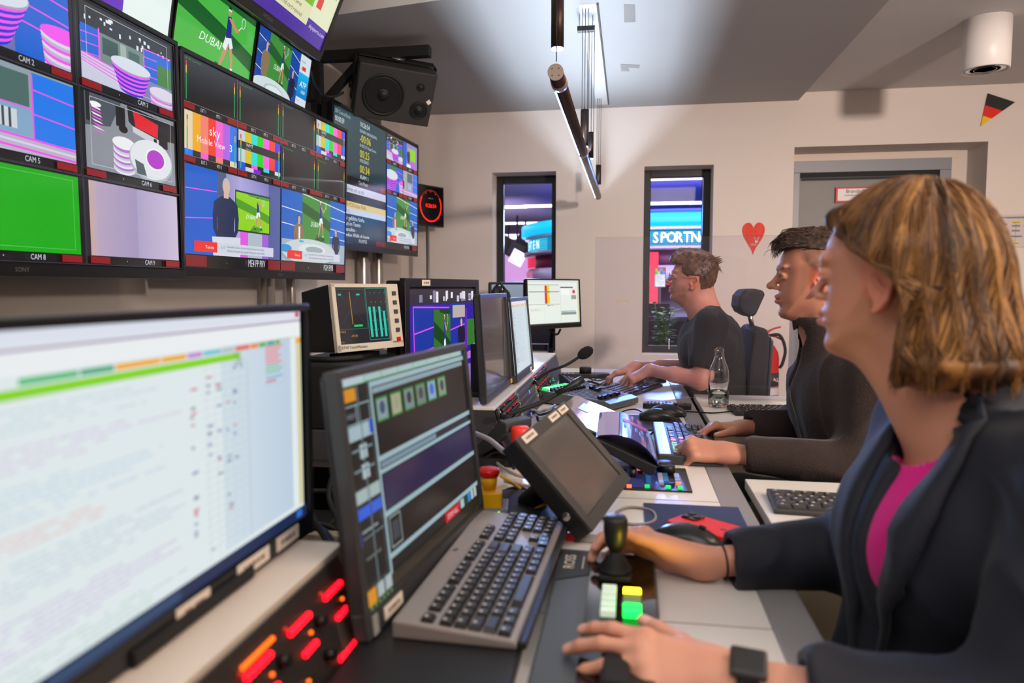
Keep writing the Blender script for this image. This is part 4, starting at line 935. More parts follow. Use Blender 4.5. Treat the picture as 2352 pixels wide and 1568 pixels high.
# ------------------------------------------------------------------ keyboards
def key_mesh(w, d, h, m, nm='key'):
    mb = MB(); a, b = w / 2, d / 2; k = .78
    mb.add([(-a, -b, 0), (a, -b, 0), (a, b, 0), (-a, b, 0), (-a * k, -b * k, h), (a * k, -b * k, h), (a * k, b * k, h), (-a * k, b * k, h)], [(3, 2, 1, 0), (4, 5, 6, 7), (0, 1, 5, 4), (1, 2, 6, 5), (2, 3, 7, 6), (3, 0, 4, 7)], m)
    o = mb.build(nm, bevel=.0008, seg=1); d_ = o.data; bpy.data.objects.remove(o); return d_
M_keyb = mat('black_key', (.13, .125, .125), .38); M_legend = mat('key_legend', (.75, .72, .68), .6)
def keyboard(name, lab, M, w, d, h, body, keym, numpad=True, topbar=0, colors=None, legend=True, rows=6, tilt=0, group=None):
    """local x along the rows, y away from the typist, z up"""
    t = thing(name, lab, 'keyboard', M=M, group=group)
    mb = MB(); mb.prism([(-d / 2, 0), (d / 2, 0), (d / 2, h + tilt), (d / 2 - topbar, h + tilt * .8), (-d / 2 + .004, h * .7), (-d / 2, h * .5)], body, -w / 2, w / 2, 'x')
    mb.build('case', t, bevel=.003)
    pitch_y = (d - topbar - .014) / (rows + .35); U = (w - .014) / (22.5 if numpad else 15.3); cache = {}; leg = MB(); cnt = 0; extra = MB()
    for r in range(rows):
        y = d / 2 - topbar - .006 - pitch_y * (r + .5 + (.3 if r > 0 else 0)); zt = h * .7 + (h * .3 + tilt * .8) * ((y + d / 2) / (d - topbar)) - .0005
        if r == 0: cells = [(0, 1)] + [(1.6 + i + (i // 4) * .45, 1) for i in range(12)]
        elif r == rows - 1: cells = [(0, 1.25), (1.25, 1.25), (2.5, 1.25), (3.75, 6.0), (9.75, 1.25), (11, 1.25), (12.25, 1.25), (13.5, 1.5)]
        else: cells = [(0, 1 + .35 * (r - 1) + (.15 if r > 1 else 0))]; x0 = cells[0][1]; n = int(13.0 - x0 + .2); cells += [(x0 + i, 1) for i in range(n)] + [(x0 + n, 15 - x0 - n)]
        if numpad:
            if r in (0, 1, 2): cells += [(15.4 + i, 1) for i in range(3)]
            if r == rows - 2: cells += [(16.4, 1)]
            if r == rows - 1: cells += [(15.4 + i, 1) for i in range(3)]
            if r > 0: cells += [(18.6 + i, 1) for i in range(4)]
        for (cx, cw) in cells:
            x = -w / 2 + .007 + (cx + cw / 2) * U; mk = keym
            if colors: mk = colors.get((r, int(cx))) or keym
            key = (round(cw, 2), mk.name)
            if key not in cache: cache[key] = key_mesh(cw * U * .93, pitch_y * .92, .0065, mk)
            if cnt < 100: inst(cache[key], 'key', t, (x, y, zt)).rotation_euler = (math.atan2(tilt * .8 + h * .3, d - topbar), 0, 0)
            else: extra.box((x, y, zt + .003), (cw * U * .8, pitch_y * .8, .0065), mk)
            cnt += 1
            if legend and cw < 2: leg.box((x - cw * U * .12, y + pitch_y * .08, zt + .0068), (U * .22, pitch_y * .22, .0004), M_legend, Matrix.Rotation(math.atan2(tilt * .8 + h * .3, d - topbar), 3, 'X'))
    if extra.v: tag(extra.build('key', t), kind='stuff')
    if leg.v: tag(leg.build('key_legends', t), kind='stuff')
    return t
def onto(c, ang, z=None):   # rotation about z, angle in degrees
    M = Matrix.Rotation(math.radians(ang), 4, 'Z'); M.translation = V(c) if z is None else V((c[0], c[1], z)); return M
# silver and black keyboard in front
M_silver = mat('silver_keyboard', (.58, .55, .53), .38, metal=.25)
k = keyboard('keyboard', 'large black and silver keyboard lying in front of the dark-screen monitor', onto((-.195, 1.035, .7735), 88), .45, .155, .014, M_silver, M_keyb, topbar=.026, tilt=.008)
mb = MB(); mb.box((0, -.083, .005), (.45, .012, .010), M_black); mb.build('palm_rest', k, bevel=.004)
mb = MB(); mb.text('hp', M_ink, (.02, 0, 0), .012, Matrix.Rotation(-PI / 2, 3, 'X')); o = mb.build('logo', k); o.location = (.0, .063, .0222)
# black base under it
t = thing('base_plate', 'flat black glossy base plate below the silver keyboard', 'stand', (-.232, .95, DZ))
mb = MB(); mb.prism([(-.09, -.62), (.115, -.62), (.105, .30), (-.09, .33)], M_black, .0005, .0225); mb.build('plate', t, bevel=.006)
# dark grey keyboard on the near side table
keyboard('keyboard', 'slim dark grey keyboard with a yellow mark on the side table', onto((at(1765, 1150, z=.76) + V((.185, .0, 0))).to_tuple(), -4, z=.7505), .36, .14, .014, M_dgrey, mat('grey_key', (.24, .23, .23), .5), numpad=False, topbar=.016, rows=5)
o = MB().box((0, 0, 0), (.028, .006, .001), M_yellow); o = o.build('sticker'); o.name = 'yellow_sticker'; o.location = at(1772, 1125, z=.768) + V((.012, -.005, 0)); kk = bpy.data.objects['keyboard.001']; bpy.context.view_layer.update(); o.matrix_parent_inverse = kk.matrix_world.inverted(); o.parent = kk
# keyboard beyond the bottle
keyboard('keyboard', 'black keyboard behind the fleece man\'s far hand, near the bottle', onto((at(1690, 950, z=.76) + V((.165, .10, 0))).to_tuple(), 4, z=.7505), .34, .15, .014, M_black, M_keyb, numpad=False)
# shortcut keyboard under the fleece man's hands
cols = {}
def cmat(n, c): return mat('key_' + n, hexc(c), .45)
for i in range(1, 6): cols[(0, i)] = cmat('green', '8fd890')
cols[(0, 6)] = cmat('green', 'x' if 0 else '8fd890'); cols[(0, 8)] = cmat('yellow', 'f0b850'); cols[(0, 9)] = cmat('crimson', 'e03860')
for i in range(2, 6): cols[(1, i)] = cmat('pink', 'f498b8')
cols.update({(1, 8): cmat('crimson', 'e03860'), (1, 10): cmat('yellow', 'f0c850'), (2, 6): cmat('yellow', 'f0c850'), (2, 7): cmat('yellow', 'f0c850'), (3, 5): cmat('white', 'd8dce4'), (3, 6): cmat('white', 'd8dce4'), (4, 3): cmat('red', 'e02c38'), (4, 8): cmat('white', 'd8dce4'), (3, 3): cmat('white', 'd8dce4'), (5, 9): cmat('white', 'd8dce4'), (2, 4): cmat('yellow', 'f0c850')})
ck = keyboard('keyboard', 'keyboard with green, pink, red and yellow shortcut keys under the fleece man\'s hands', onto(((at(1505, 975, z=.77) + at(1520, 1055, z=.77)) / 2 + V((.072, .015, 0))).to_tuple(), 90, z=.7505), .45, .16, .022, M_dgrey, M_keyb, topbar=.032, colors=cols, tilt=.006)
M_tray = mat('bluish_keyboard_tray', (.56, .60, .70), .3)
MB().box((0, 0, 0), (.44, .028, .002), M_tray).build('function_bar', ck).location = (0, .062, .0275)
# keyboard of the man with glasses, and a second one left of it
k1c = at(1447, 890, z=.765); keyboard('keyboard', 'black keyboard under the hands of the man with glasses', onto((k1c.x, k1c.y, .7505), 68), .42, .15, .016, M_black, M_keyb, tilt=.012)
k2c = at(1325, 890, z=.765); keyboard('keyboard', 'black keyboard standing at a slant between rack turret and the far desk phone', onto((k2c.x + .015, k2c.y, .7505), 104), .38, .13, .020, M_black, M_keyb, numpad=False, tilt=.035)
# ------------------------------------------------------------------ pointing devices, remote, phone
M_mouse = mat('mouse_shell', (.13, .13, .135), .3)
def mouse(lab, c, ang, s=1, mm=None, group=None):
    t = thing('computer_mouse', lab, 'mouse', M=onto(c, ang), group=group); mm = mm or M_mouse; g = []
    for i in range(9):
        u = i / 8; x = (-.055 + .11 * u) * s; W = .031 * s * math.sin(PI * (.06 + .88 * u)) ** .45; Hh = .036 * s * math.sin(PI * (.08 + .80 * u)) ** .7
        g.append([V((x, W * math.cos(PI * k / 10) * (1 if k else 1), Hh * math.sin(PI * k / 10) ** .8 if 0 < k < 10 else 0)) for k in range(11)])
    mb = MB(); mb.sheet(g, mm); mb.add(g[0], [list(range(11))], mm, True); mb.add(g[-1], [list(range(11))], mm, True); mb.build('shell', t)
    MB().tube([(-.028 * s, 0, .031 * s), (-.018 * s, 0, .0335 * s)], .004 * s, M_rubber, 10).build('scroll_wheel', t); return t
m1 = at(1580, 1240, z=.76); mouse('glossy black mouse on the dark blue mat by the red phone', (m1.x + .0, m1.y - .005, .7535), 160, 1.05)
pad = [(1495, 1210), (1640, 1210), (1760, 1250), (1700, 1330), (1530, 1330)]; q = [at(u, v, z=.7525) for u, v in pad]
mb = MB(); mb.prism([(-.02, 1.28), (.17, 1.28), (.17, 1.50), (-.02, 1.50)], mat('navy_mouse_mat', (.17, .20, .34), .7), .7502, .7530); o = mb.build('mouse_mat'); tag(o, 'dark blue mouse mat under the red phone and glossy mouse', 'mat')
o.data.transform(Matrix.Translation((-.075, -1.39, -.75))); o.location = (.130, 1.388, .75); o.scale = (1.0, .95, 1)
mp = at(1530, 975, z=.75); mb = MB(); mb.box((0, 0, .0015), (.20, .26, .003), mat('black_mouse_mat', (.13, .12, .13), .75)); o = mb.build('mouse_mat'); o.location = (mp.x - .045, mp.y + .02, .7502); o.rotation_euler = (0, 0, .05); tag(o, 'black mouse mat under the two mice by the fleece man', 'mat')
mouse('black mouse on the black mat, farther of the two together', (at(1540, 955, z=.77).x, 2.56, .754), 170, 1.1); mouse('grey-rimmed black mouse on the black mat, nearer of the two together', (at(1515, 965, z=.77).x - .005, 2.46, .754), 186, 1.05)
mouse('small dark mouse right of the keyboard used by the man with glasses', (.13, 3.48, .7505), 190, .9)
# remote control
rp = at(1532, 932, z=.76); t = thing('remote_control', 'long black remote control lying on the desk by the blue glow', 'remote', M=onto((rp.x, rp.y, .7505), -4)); mb = MB(); mb.prism([(-.088, -.02), (-.075, -.024), (.075, -.022), (.088, -.016), (.088, .016), (.075, .022), (-.075, .024), (-.088, .02)], M_black, 0, .020); mb.build('body', t, bevel=.004)
mb = MB()
for i in range(11):
    for j in range(3): mb.box((-.07 + i * .0135, -.012 + j * .012, .0215), (.008, .006, .003), M_key if (i * 3 + j) % 9 else (M_ledg if 0 else mat('remote_colour_key', (.7, .2, .2), .5)))
tag(mb.build('buttons', t), kind='stuff')
# red phone
a = at(1565, 1190, z=.765); b = at(1745, 1242, z=.765); ang = math.degrees(math.atan2(b.y - a.y, b.x - a.x))
t = thing('phone', 'phone in a bright red case lying face down on the blue mat', 'phone', M=onto(((a.x + b.x) / 2 - .008, (a.y + b.y) / 2 + .012, .7536), ang)); M_pc = mat('red_silicone_case', (.90, .08, .13), .45)
def rrect(w, d, r, n=5):
    out = []
    for cx, cy, a0 in ((w / 2 - r, d / 2 - r, 0), (-w / 2 + r, d / 2 - r, 90), (-w / 2 + r, -d / 2 + r, 180), (w / 2 - r, -d / 2 + r, 270)):
        for k in range(n + 1): aa = math.radians(a0 + 90 * k / n); out.append((cx + r * math.cos(aa), cy + r * math.sin(aa)))
    return out
MB().prism(rrect(.158, .077, .013), M_pc, 0, .012).build('case', t, bevel=.003)
mb = MB(); mb.prism([(x - .055, y + .016) for x, y in rrect(.036, .036, .008)], mat('camera_island', (.14, .10, .10), .25), .012, .0145)
for dx, dy in ((-.009, .009), (-.009, -.009), (.009, 0)): mb.tube([(-.055 + dx, .016 + dy, .0145), (-.055 + dx, .016 + dy, .0162)], .0068, M_black, 14); mb.tube([(-.055 + dx, .016 + dy, .0162), (-.055 + dx, .016 + dy, .0166)], .0035, mat('lens_glass', (.3, .3, .38), .08), 12)
mb.build('camera_island', t)
mb = MB(); mb.sphere((.02, 0, .0121), (.006, .007, .0005), mat('case_emblem', (.62, .05, .09), .4), 12, 6); mb.build('emblem', t)
# bottle
bp = at(1645, 936, z=.75); t = thing('glass_bottle', 'clear glass milk-style bottle a quarter full of water', 'bottle', (bp.x + .01, bp.y + .02, .7505)); R_ = .042
outer = [(.001, .002), (R_ * .8, 0), (R_ * .96, .004), (R_, .012), (R_, .135), (R_ * .97, .155), (R_ * .84, .178), (R_ * .62, .200), (R_ * .50, .218), (R_ * .45, .235), (R_ * .45, .246), (R_ * .52, .249), (R_ * .54, .262), (R_ * .50, .264)]
inner = [(r - .0028, z + (.004 if z < .02 else 0)) for r, z in outer[3:-1]][::-1] + [(.001, .008)]
t.scale = (.9, .9, .86); MB().lathe(outer + inner, M_glass, n=40).build('glass', t)
MB().lathe([(.001, .0085), (R_ - .0026, .0165), (R_ - .0026, .062), (.001, .062)], mat('water', (.95, 1, .99), 0, trans=1, ior=1.33), n=36).build('water', t)
# acrylic partition
mb = MB(); M_acr = thin_glass('acrylic_sheet', (.95, .94, .97), .9, .010)
pt = at(1368, 543, y=2.93); x0 = pt.x; x1 = at(1912, 543, y=2.93).x
mb.box(((x0 + x1) / 2, 0, (pt.z - .754) / 2 + .004), (x1 - x0, .004, pt.z - .762), M_acr); t = thing('acrylic_partition', 'large clear acrylic screen standing between the two men', 'partition', (0, 2.93, .7505)); 
mb.build('sheet', t, bevel=.0015)
mb = MB()
for x in (x0 + .08, .95 * x1): mb.box((x, 0, .0025), (.06, .10, .004), mat('clear_foot', (.9, .9, .92), .1, trans=.8)); 
mb.build('foot', t)
MB().box((x0 + .11, -.003, pt.z - .75 - .262), (.05, .0006, .014), mat('tape_residue', (.74, .66, .60), .6, alpha=.30)).build('tape_residue', t)
# ------------------------------------------------------------------ joystick panel
Z1 = .7745
t = thing('joystick_control_panel', 'flat black camera control panel with illuminated keys under the woman\'s hands', 'control panel', (-.03, .83, DZ))
mb = MB(); mb.prism([(-.075, -.55), (.072, -.55), (.076, .315), (-.075, .325)], mat('anthracite_panel', (.25, .27, .28), .35), .0005, .022); mb.build('housing', t, bevel=.004)
mb = MB(); mb.prism([(-.022, -.5), (.068, -.5), (.072, .305), (-.022, .310)], mat('gloss_black_glass', (.05, .035, .03), .12), .0222, .0235); mb.prism([(-.074, .19), (-.022, .22), (-.022, .31), (-.074, .31)], M_black, .0222, .0232); mb.build('glass_plate', t)
mb = MB(); mb.text('ROSS', M_label, (0, 0, 0), .024, Matrix.Rotation(PI / 2, 3, 'Z') @ Matrix.Rotation(-PI / 2, 3, 'X')); mb.box((.013, 0, .0003), (.0014, .05, .0004), M_label); o = mb.build('logo', t); o.location = (-.048, .262, .0238)
mw_ = mat('lit_white_key', (.8, .85, .8), .4, emit=(.62, .70, .62), es=.8); my_ = mat('lit_yellow_key', (1, .9, .1), .4, emit=(1, .93, .12), es=7); mg_ = mat('lit_green_key', (.1, 1, .3), .4, emit=(.08, 1, .28), es=3); mo_ = mat('olive_key', (.55, .55, .22), .4, emit=(.5, .5, .15), es=.5); mgr = mat('grey_green_key', (.42, .52, .38), .4, emit=(.35, .5, .35), es=.3)
def pkey(p, m, w=.022, d=.015, nm='lit_key'): o = MB().box((0, 0, .005), (w, d, .010), m).build(nm, t, bevel=.002); o.location = (p.x + .03, p.y - .83, .0235)
for i, v in enumerate((1346, 1358, 1371, 1385, 1400)): pkey(at(1400 - i, v, z=.782), mw_, .020, .0105)
for v, m in ((1354, my_), (1368, mo_), (1378, mgr), (1390, mg_), (1402, mg_)): pkey(at(1452, v, z=.782), m, .024, .0105)
kg = at(1452, 1350, z=.797); area_light('key_glow', kg + V((.035, .02, 0)), kg + V((.06, .20, .22)), .03, .02, .11, (1, .66, .03), 120)
# joystick
jp = at(1413, 1322, z=.775); t = thing('joystick', 'black knobbed joystick held by the woman\'s right hand', 'joystick', (jp.x, jp.y, Z1 - .0005)); t.scale = (.92, .92, .78)
mb = MB(); mb.box((0, 0, .006), (.052, .05, .012), M_black2); mb.build('base', t, bevel=.004)
mb = MB(); mb.lathe([(.026, .012), (.027, .018), (.022, .020), (.0235, .024), (.0185, .027), (.020, .031), (.015, .034), (.016, .038), (.010, .042), (.008, .06)], M_rubber, n=28); mb.build('bellows', t)
mb = MB(); mb.lathe([(.009, .050), (.0135, .058), (.0175, .070), (.0195, .092), (.019, .110), (.016, .117), (.001, .119)], mat('knob_rubber', (.10, .11, .11), .4), n=28); mb.build('grip', t)
# lever block under the left hand
lp_ = at(1442, 1530, z=.80); t = thing('control_lever', 'black lever block gripped by the woman\'s left hand', 'joystick', (lp_.x - .0, lp_.y + .02, Z1 - .0005))
mb = MB(); mb.box((0, 0, .006), (.060, .075, .012), M_black); mb.build('base', t, bevel=.005); mb = MB(); mb.box((-.012, 0, .016), (.030, .085, .010), M_black2); mb.build('handle', t, bevel=.008)
# ------------------------------------------------------------------ emergency stop, power box
e = at(1131, 1196, z=.75); t = thing('emergency_stop_button', 'red mushroom button on a yellow box beside the tilted touch monitor', 'button', M=onto((e.x - .01, e.y + .02, DZ + .022), 8)); t.scale = (.86, .86, .78)
MB().box((0, 0, .022), (.060, .062, .044), M_yellow).build('box', t, bevel=.004); MB().lathe([(.014, .044), (.014, .052), (.017, .054), (.019, .080)], M_yellow, n=24).build('collar', t)
MB().lathe([(.015, .074), (.021, .078), (.0245, .086), (.0245, .093), (.021, .098), (.001, .0995)], M_red, n=28).build('mushroom_head', t)
t2 = thing('socket_box', 'grey power socket box with a green light under the yellow stop box', 'socket', M=onto((e.x - .01, e.y + .02, DZ + .0005), 8)); MB().box((0, 0, .0135), (.075, .075, .027), mat('grey_box', (.50, .50, .50), .5)).build('box', t2, bevel=.003)
MB().sphere((.020, -.0385, .020), .0035, mat('led_yellowgreen', (.6, 1, .1), .4, emit=(.6, 1, .1), es=3), 10, 6).build('indicator', t2); MB().tube([(.02, -.037, .008), (.02, -.043, .008)], .008, M_black, 14).build('socket', t2)
# ------------------------------------------------------------------ gooseneck microphones
def goose(lab, pts, rs, foam, base):
    t = thing('gooseneck_microphone', lab, 'microphone', base); P = [V(p) - V(base) for p in pts]
    MB().tube(spline(P, 5), rs, M_rubber, 12).build('neck', t)
    d = (P[-1] - P[-2]).normalized(); q = P[-1]
    mb = MB()
    if foam: mb.tube([q - d * .012, q - d * .004, q + d * .01, q + d * .028, q + d * .042, q + d * .050], [.008, .016, .021, .021, .016, .006], mat('foam', (.10, .10, .10), .95, bump=1, bscale=400), 18)
    else: mb.tube([q - d * .06, q - d * .01, q, q + d * .03], [.007, .0085, .011, .011], M_black, 16)
    mb.build('foam_windscreen' if foam else 'microphone_head', t); MB().tube([P[0], P[0] + V((0, 0, -.004)), P[0] - (P[1] - P[0]).normalized() * .02], .009, M_black, 12).build('plug', t)
b0 = V((-.34, 2.66, .852)); goose('far gooseneck microphone with ball-shaped foam windscreen', [b0, at(1262, 852, y=2.66), at(1300, 838, y=2.66), at(1335, 816, y=2.68)], .0055, True, b0)
b1 = at(1165, 951, y=1.90); goose('near long gooseneck microphone with slim bare head crossing the rack panels', [b1, at(1200, 940, y=1.92), at(1245, 923, y=1.95), at(1290, 898, y=1.98), at(1318, 882, y=2.0)], .0065, False, b1)
# intercom behind the touch monitor
ic = frame(at(1152, 1000, y=1.80), (.50, .86, 0), (-.62, .36, .70)) @ Matrix.Scale(.74, 4)
t = thing('intercom_station', 'dark curved intercom unit tilted behind the touch monitor', 'intercom', M=ic)
mb = MB(); mb.prism([(-.10, -.015), (-.085, .012), (.10, .018), (.13, .0), (.10, -.012), (.02, -.03), (-.08, -.035)], M_dgrey, -.07, .07, 'x'); o = mb.build('housing', t, bevel=.006)
for k in range(3): MB().box((-.04 + .0 * k, -.032 + 0 * k, -.05 + .03 * k), (.04, .006, .02), mat('violet_key', (.34, .26, .33), .5)).build('key', t, bevel=.001)
MB().box((.0, -.034, -.02), (.02, .006, .012), M_yellow).build('key', t)
mb = MB(); pf = at(1150, 1060, y=1.86); mb.box((0, 0, 0), (.12, .10, .02), M_black2); o = mb.build('foot', t); o.matrix_parent_inverse = ic.inverted(); o.location = (-.34, 1.80, DZ + .0105)
mb = MB(); pq = ic.inverted(); mb.tube([pq @ V((-.34, 1.80, DZ + .01)), pq @ (ic.translation)], .018, M_black2, 14); mb.build('arm', t)
t = thing('red_cap', 'red plastic knob standing behind the touch monitor', 'knob', (-.262, 1.74, DZ + .0005)); t.scale = (1, 1, 1.18); MB().lathe([(.010, 0), (.010, .035), (.0205, .038), (.024, .085), (.020, .090), (.001, .091)], mat('orange_red_plastic', (.95, .22, .15), .35), n=24).build('cap', t)
# ------------------------------------------------------------------ audio fader controller
fx, fy = -.150, 2.76
fm = onto((fx - .01, fy + .02, .7505), 62); t = thing('fader_controller', 'dark slanted audio fader unit with a row of green lit keys', 'mixer', M=fm)
# local: x along the far/near edge, y back (towards the rack)
w, d = .22, .34
mb = MB(); prof = [(-d / 2, .004), (-d / 2, .026), (-d / 2 + .03, .036), (d / 2 - .01, .052), (d / 2, .046), (d / 2, .004)]; mb.prism(prof, mat('fader_body', (.36, .37, .38), .35, metal=.3), -w / 2, w / 2, 'x'); mb.build('housing', t, bevel=.004)
Rf = Matrix.Rotation(math.atan2(.016, d - .04), 3, 'X'); zf = lambda y: .036 + (y + d / 2 - .03) * .0533
for i in range(8): mm = mat('lit_green_fader_key', (.1, .9, .3), .4, emit=(.08, .92, .32), es=1.3) if i != 1 else mat('lit_white_fader_key', (.7, .9, .9), .4, emit=(.6, .85, .85), es=1.1); MB().box((-w / 2 + .025 + i * .0235, d / 2 - .03, zf(d / 2 - .03) + .003), (.018, .030, .006), mm, Rf).build('lit_key', t)
for r in range(3):
    for i in range(8): inst(KN, 'knob', t, (-w / 2 + .025 + i * .0235, d / 2 - .065 - r * .024, zf(d / 2 - .065 - r * .024))).rotation_euler = (-PI / 2, 0, 0)
mb = MB()
for i in range(8): mb.box((-w / 2 + .025 + i * .0235, -.045, zf(-.045) + .0006), (.003, .15, .0012), M_black, Rf)
mb.build('fader_slots', t)
for i, y in enumerate((-.115, -.118, -.112, -.116, -.112, -.118, -.02, .02)):
    mb = MB(); mb.add([(-.009, -.011, 0), (.009, -.011, 0), (.009, .011, 0), (-.009, .011, 0), (-.009, -.009, .012), (.009, -.009, .012), (.009, 0, .008), (-.009, 0, .008), (.009, .009, .012), (-.009, .009, .012)], [(3, 2, 1, 0), (0, 1, 5, 4), (4, 5, 6, 7), (7, 6, 8, 9), (9, 8, 2, 3), (0, 4, 7), (0, 7, 3), (7, 9, 3), (1, 6, 5), (1, 2, 6), (6, 2, 8)], M_knob); o = mb.build('fader', t); o.location = (-w / 2 + .025 + i * .0235, y, zf(y) + .002)
# ------------------------------------------------------------------ embedded mixer panel with paper strip
pc_ = (at(1575, 1078, z=.752) + at(1440, 1070, z=.752) + at(1595, 1130, z=.752) + at(1430, 1125, z=.752)) / 4
t = thing('switcher_panel', 'dark built-in button panel with two black rotary knobs in the desk', 'control panel', M=onto((pc_.x - .045, pc_.y, DZ + .0005), 0))
w, d = .235, .205; MB().box((0, 0, .002), (w, d, .004), mat('panel_black', (.13, .10, .11), .35)).build('faceplate', t, bevel=.001)
MB().box((-.052, .01, .0042), (.055, .12, .0006), mat('panel_display', (.30, .30, .32), .2)).build('display', t)
MB().box((.012, 0, .0043), (.075, .18, .0006), mat('panel_blue', (.20, .22, .42), .35, emit=(.15, .2, .55), es=.18)).build('button_field', t)
for x, y, r, h in ((.066, .072, .021, .024), (.070, .045, .019, .022)): MB().lathe([(r, .004), (r, h), (r * .92, h + .002), (.001, h + .002)], M_knob, (x, y, 0), 24).build('rotary_knob', t)
for i in range(4): MB().lathe([(.008, .004), (.007, .022), (.001, .023)], M_knob, (-.012, .075 - .026 * i, 0), 14).build('small_knob', t)
mb = {'w': MB(), 'o': MB(), 'g': MB(), 'b': MB(), 'c': MB()}; mm = {'w': mat('btn_white', (.6, .62, .68), .4), 'o': mat('btn_orange', (1, .5, .35), .4, emit=(1, .48, .32), es=.8), 'g': mat('btn_green', (.1, .8, .4), .4, emit=(.05, .8, .4), es=.8), 'b': mat('btn_blue', (.15, .16, .32), .4), 'c': mat('btn_cyan', (.12, .35, .5), .4, emit=(.08, .3, .5), es=.5)}
for (c_, x, y) in [('o', .004, .085), ('o', .018, .083), ('o', .004, .062), ('o', .018, .062), ('g', .030, .036), ('g', .020, -.088), ('o', -.02, -.094), ('w', -.035, -.094), ('o', .090, -.055)] + [('w', .052, .02 - .013 * i) for i in range(7)] + [('w', .090, .02 - .013 * i) for i in range(5)] + [('c', .024, .012 - .011 * i) for i in range(7)] + [('b', .038, .085 - .012 * i) for i in range(6)] + [('b', .006, .03 - .012 * i) for i in range(5)] + [('c', .064, .02 - .013 * i) for i in range(6)] + [('b', .076, -.06), ('g', .066, -.088), ('g', .092, -.09)]:
    o = MB().box((0, 0, .003), (.011, .008, .006), mm[c_]).build('button', t); o.location = (x, y, .004)
pp = at(1490, 1072, z=.751); t = thing('paper_strip', 'long white paper strip printed with fine tick marks by the button panel', 'paper', M=onto((pc_.x - .045, pc_.y + .135, DZ + .0004), 0)); MB().box((0, 0, .0003), (.25, .045, .0006), M_label).build('sheet', t)
mb = MB()
for i in range(60): mb.box((-.12 + i * .004, -.008, .0008), (.0009, .006 + .004 * (i % 5 == 0) + .003 * (i % 3), .0003), M_ink)
mb.box((0, .012, .0008), (.2, .002, .0003), M_ink); tag(mb.build('tick_marks', t), kind='stuff')
# ------------------------------------------------------------------ curved film display and grey sheet
t = thing('curved_display', 'curved glossy violet-blue touch display beside the shortcut keyboard', 'monitor', M=frame((-.010, 2.175, .79), (.10, .99, 0), (-.93, .09, .36)))
t.matrix_world = frame(at(1440, 1003, z=.815), (-.02, 1, 0), (-.90, -.02, .42)) @ Matrix.Scale(.96, 4)
M_film = mat('film_violet_reflection', (.42, .41, .56), .05, coat=1, spec=.9, emit=(.34, .33, .72), es=.5)  # violet-blue reflection is put into the film's colour and emission
g = []; n = 14; W, H = .34, .17
for i in range(n + 1):
    u = i / n - .5; g.append([V((W * v_, -.035 * (1 - (2 * u) ** 2) * .9, H * u)) for v_ in (-.5, -.25, 0, .25, .5)])
mb = MB(); mb.sheet(g, M_film); mb.sheet([[p + V((0, .004, 0)) for p in r] for r in g], M_black); mb.build('screen', t)
mb = MB(); 
for i in range(6): mb.box((-.02, -.0315 - .0, .02 - .016 * i), (.045, .001, .006), mat('film_cyan', (.2, .5, .7), .3, emit=(.2, .5, .8), es=.35))
mb.box((.05, -.031, -.01), (.04, .001, .07), mat('film_red', (.6, .2, .4), .3, emit=(.5, .15, .45), es=.3)); mb.build('icons', t)
mb = MB(); mb.prism([(.002, -H / 2 + .004), (.005, H / 2), (.026, H / 2 - .012), (.030, -H / 2 + .01)], M_black, -W / 2 - .006, W / 2 + .006, 'x'); mb.build('housing', t, bevel=.003)
t = thing('tilted_panel', 'pale translucent tilted panel with a white label behind the touch monitor', 'panel', M=frame(at(1370, 968, z=.80) + V((.0, .06, -.0)), (.12, .99, 0), (-.93, .1, .35)))
mb = MB(); mb.box((0, 0, 0), (.36, .006, .22), mat('pale_film', (.55, .50, .49), .12, coat=.6)); mb.build('sheet', t, bevel=.002); MB().box((.05, -.004, .05), (.10, .001, .035), mat('pale_label', (.68, .70, .74), .3)).build('label', t); MB().box((0, .02, -.02), (.30, .03, .1), M_black2).build('support', t)
# phone base / small boxes at the far end
p = at(1340, 862, z=.76); t = thing('control_puck', 'small black controller with a round knob and blue lights at the far desk end', 'controller', M=onto((p.x - .02, p.y, .7505), 10)); MB().prism([(-.09, -.03), (.05, -.045), (.15, -.035), (.155, .02), (.05, .04), (-.09, .035)], M_black, 0, .022).build('body', t, bevel=.005)
MB().lathe([(.03, .022), (.03, .048), (.026, .052), (.001, .052)], M_rubber, (.03, 0, 0), 24).build('knob', t); mb = MB()
for i in range(3): mb.box((-.075 + .02 * i, -.02, .0225), (.008, .008, .002), M_ledb)
mb.build('blue_lights', t)
# phone handset block behind the left hand of the man with glasses
# ------------------------------------------------------------------ monitor / computer stack at the left
t = thing('computer_case', 'black computer case with a barcode sticker under the level meter', 'computer', (-.79, 1.93, .84)); MB().box((0, 0, .083), (.22, .46, .166), M_black2).build('case', t, bevel=.006)
Rx_ = Matrix.Rotation(PI / 2, 3, 'Z'); mb = MB(); mb.box((.1105, -.17, .115), (.001, .075, .045), mat('white_sticker2', (.68, .67, .68), .5))
rn = random.Random(2)
for i in range(14): mb.box((.1112, -.20 + i * .0042, .108), (.0004, rn.uniform(.0008, .003), .016), M_ink)
mb.box((.1112, -.18, .128), (.0004, .03, .004), M_ink); mb.build('barcode_sticker', t)
t = thing('device_box', 'low silver box with a violet sheen under the black computer case', 'computer', (-.80, 1.92, DZ + .0005)); MB().box((0, 0, .047), (.24, .42, .088), mat('silver_box', (.42, .41, .43), .3, metal=.6)).build('case', t, bevel=.008)
for sx in (-1, 1):
    for sy in (-1, 1): MB().tube([(sx * .09, sy * .17, 0), (sx * .09, sy * .17, .004)], .012, M_rubber, 12).build('foot', t)
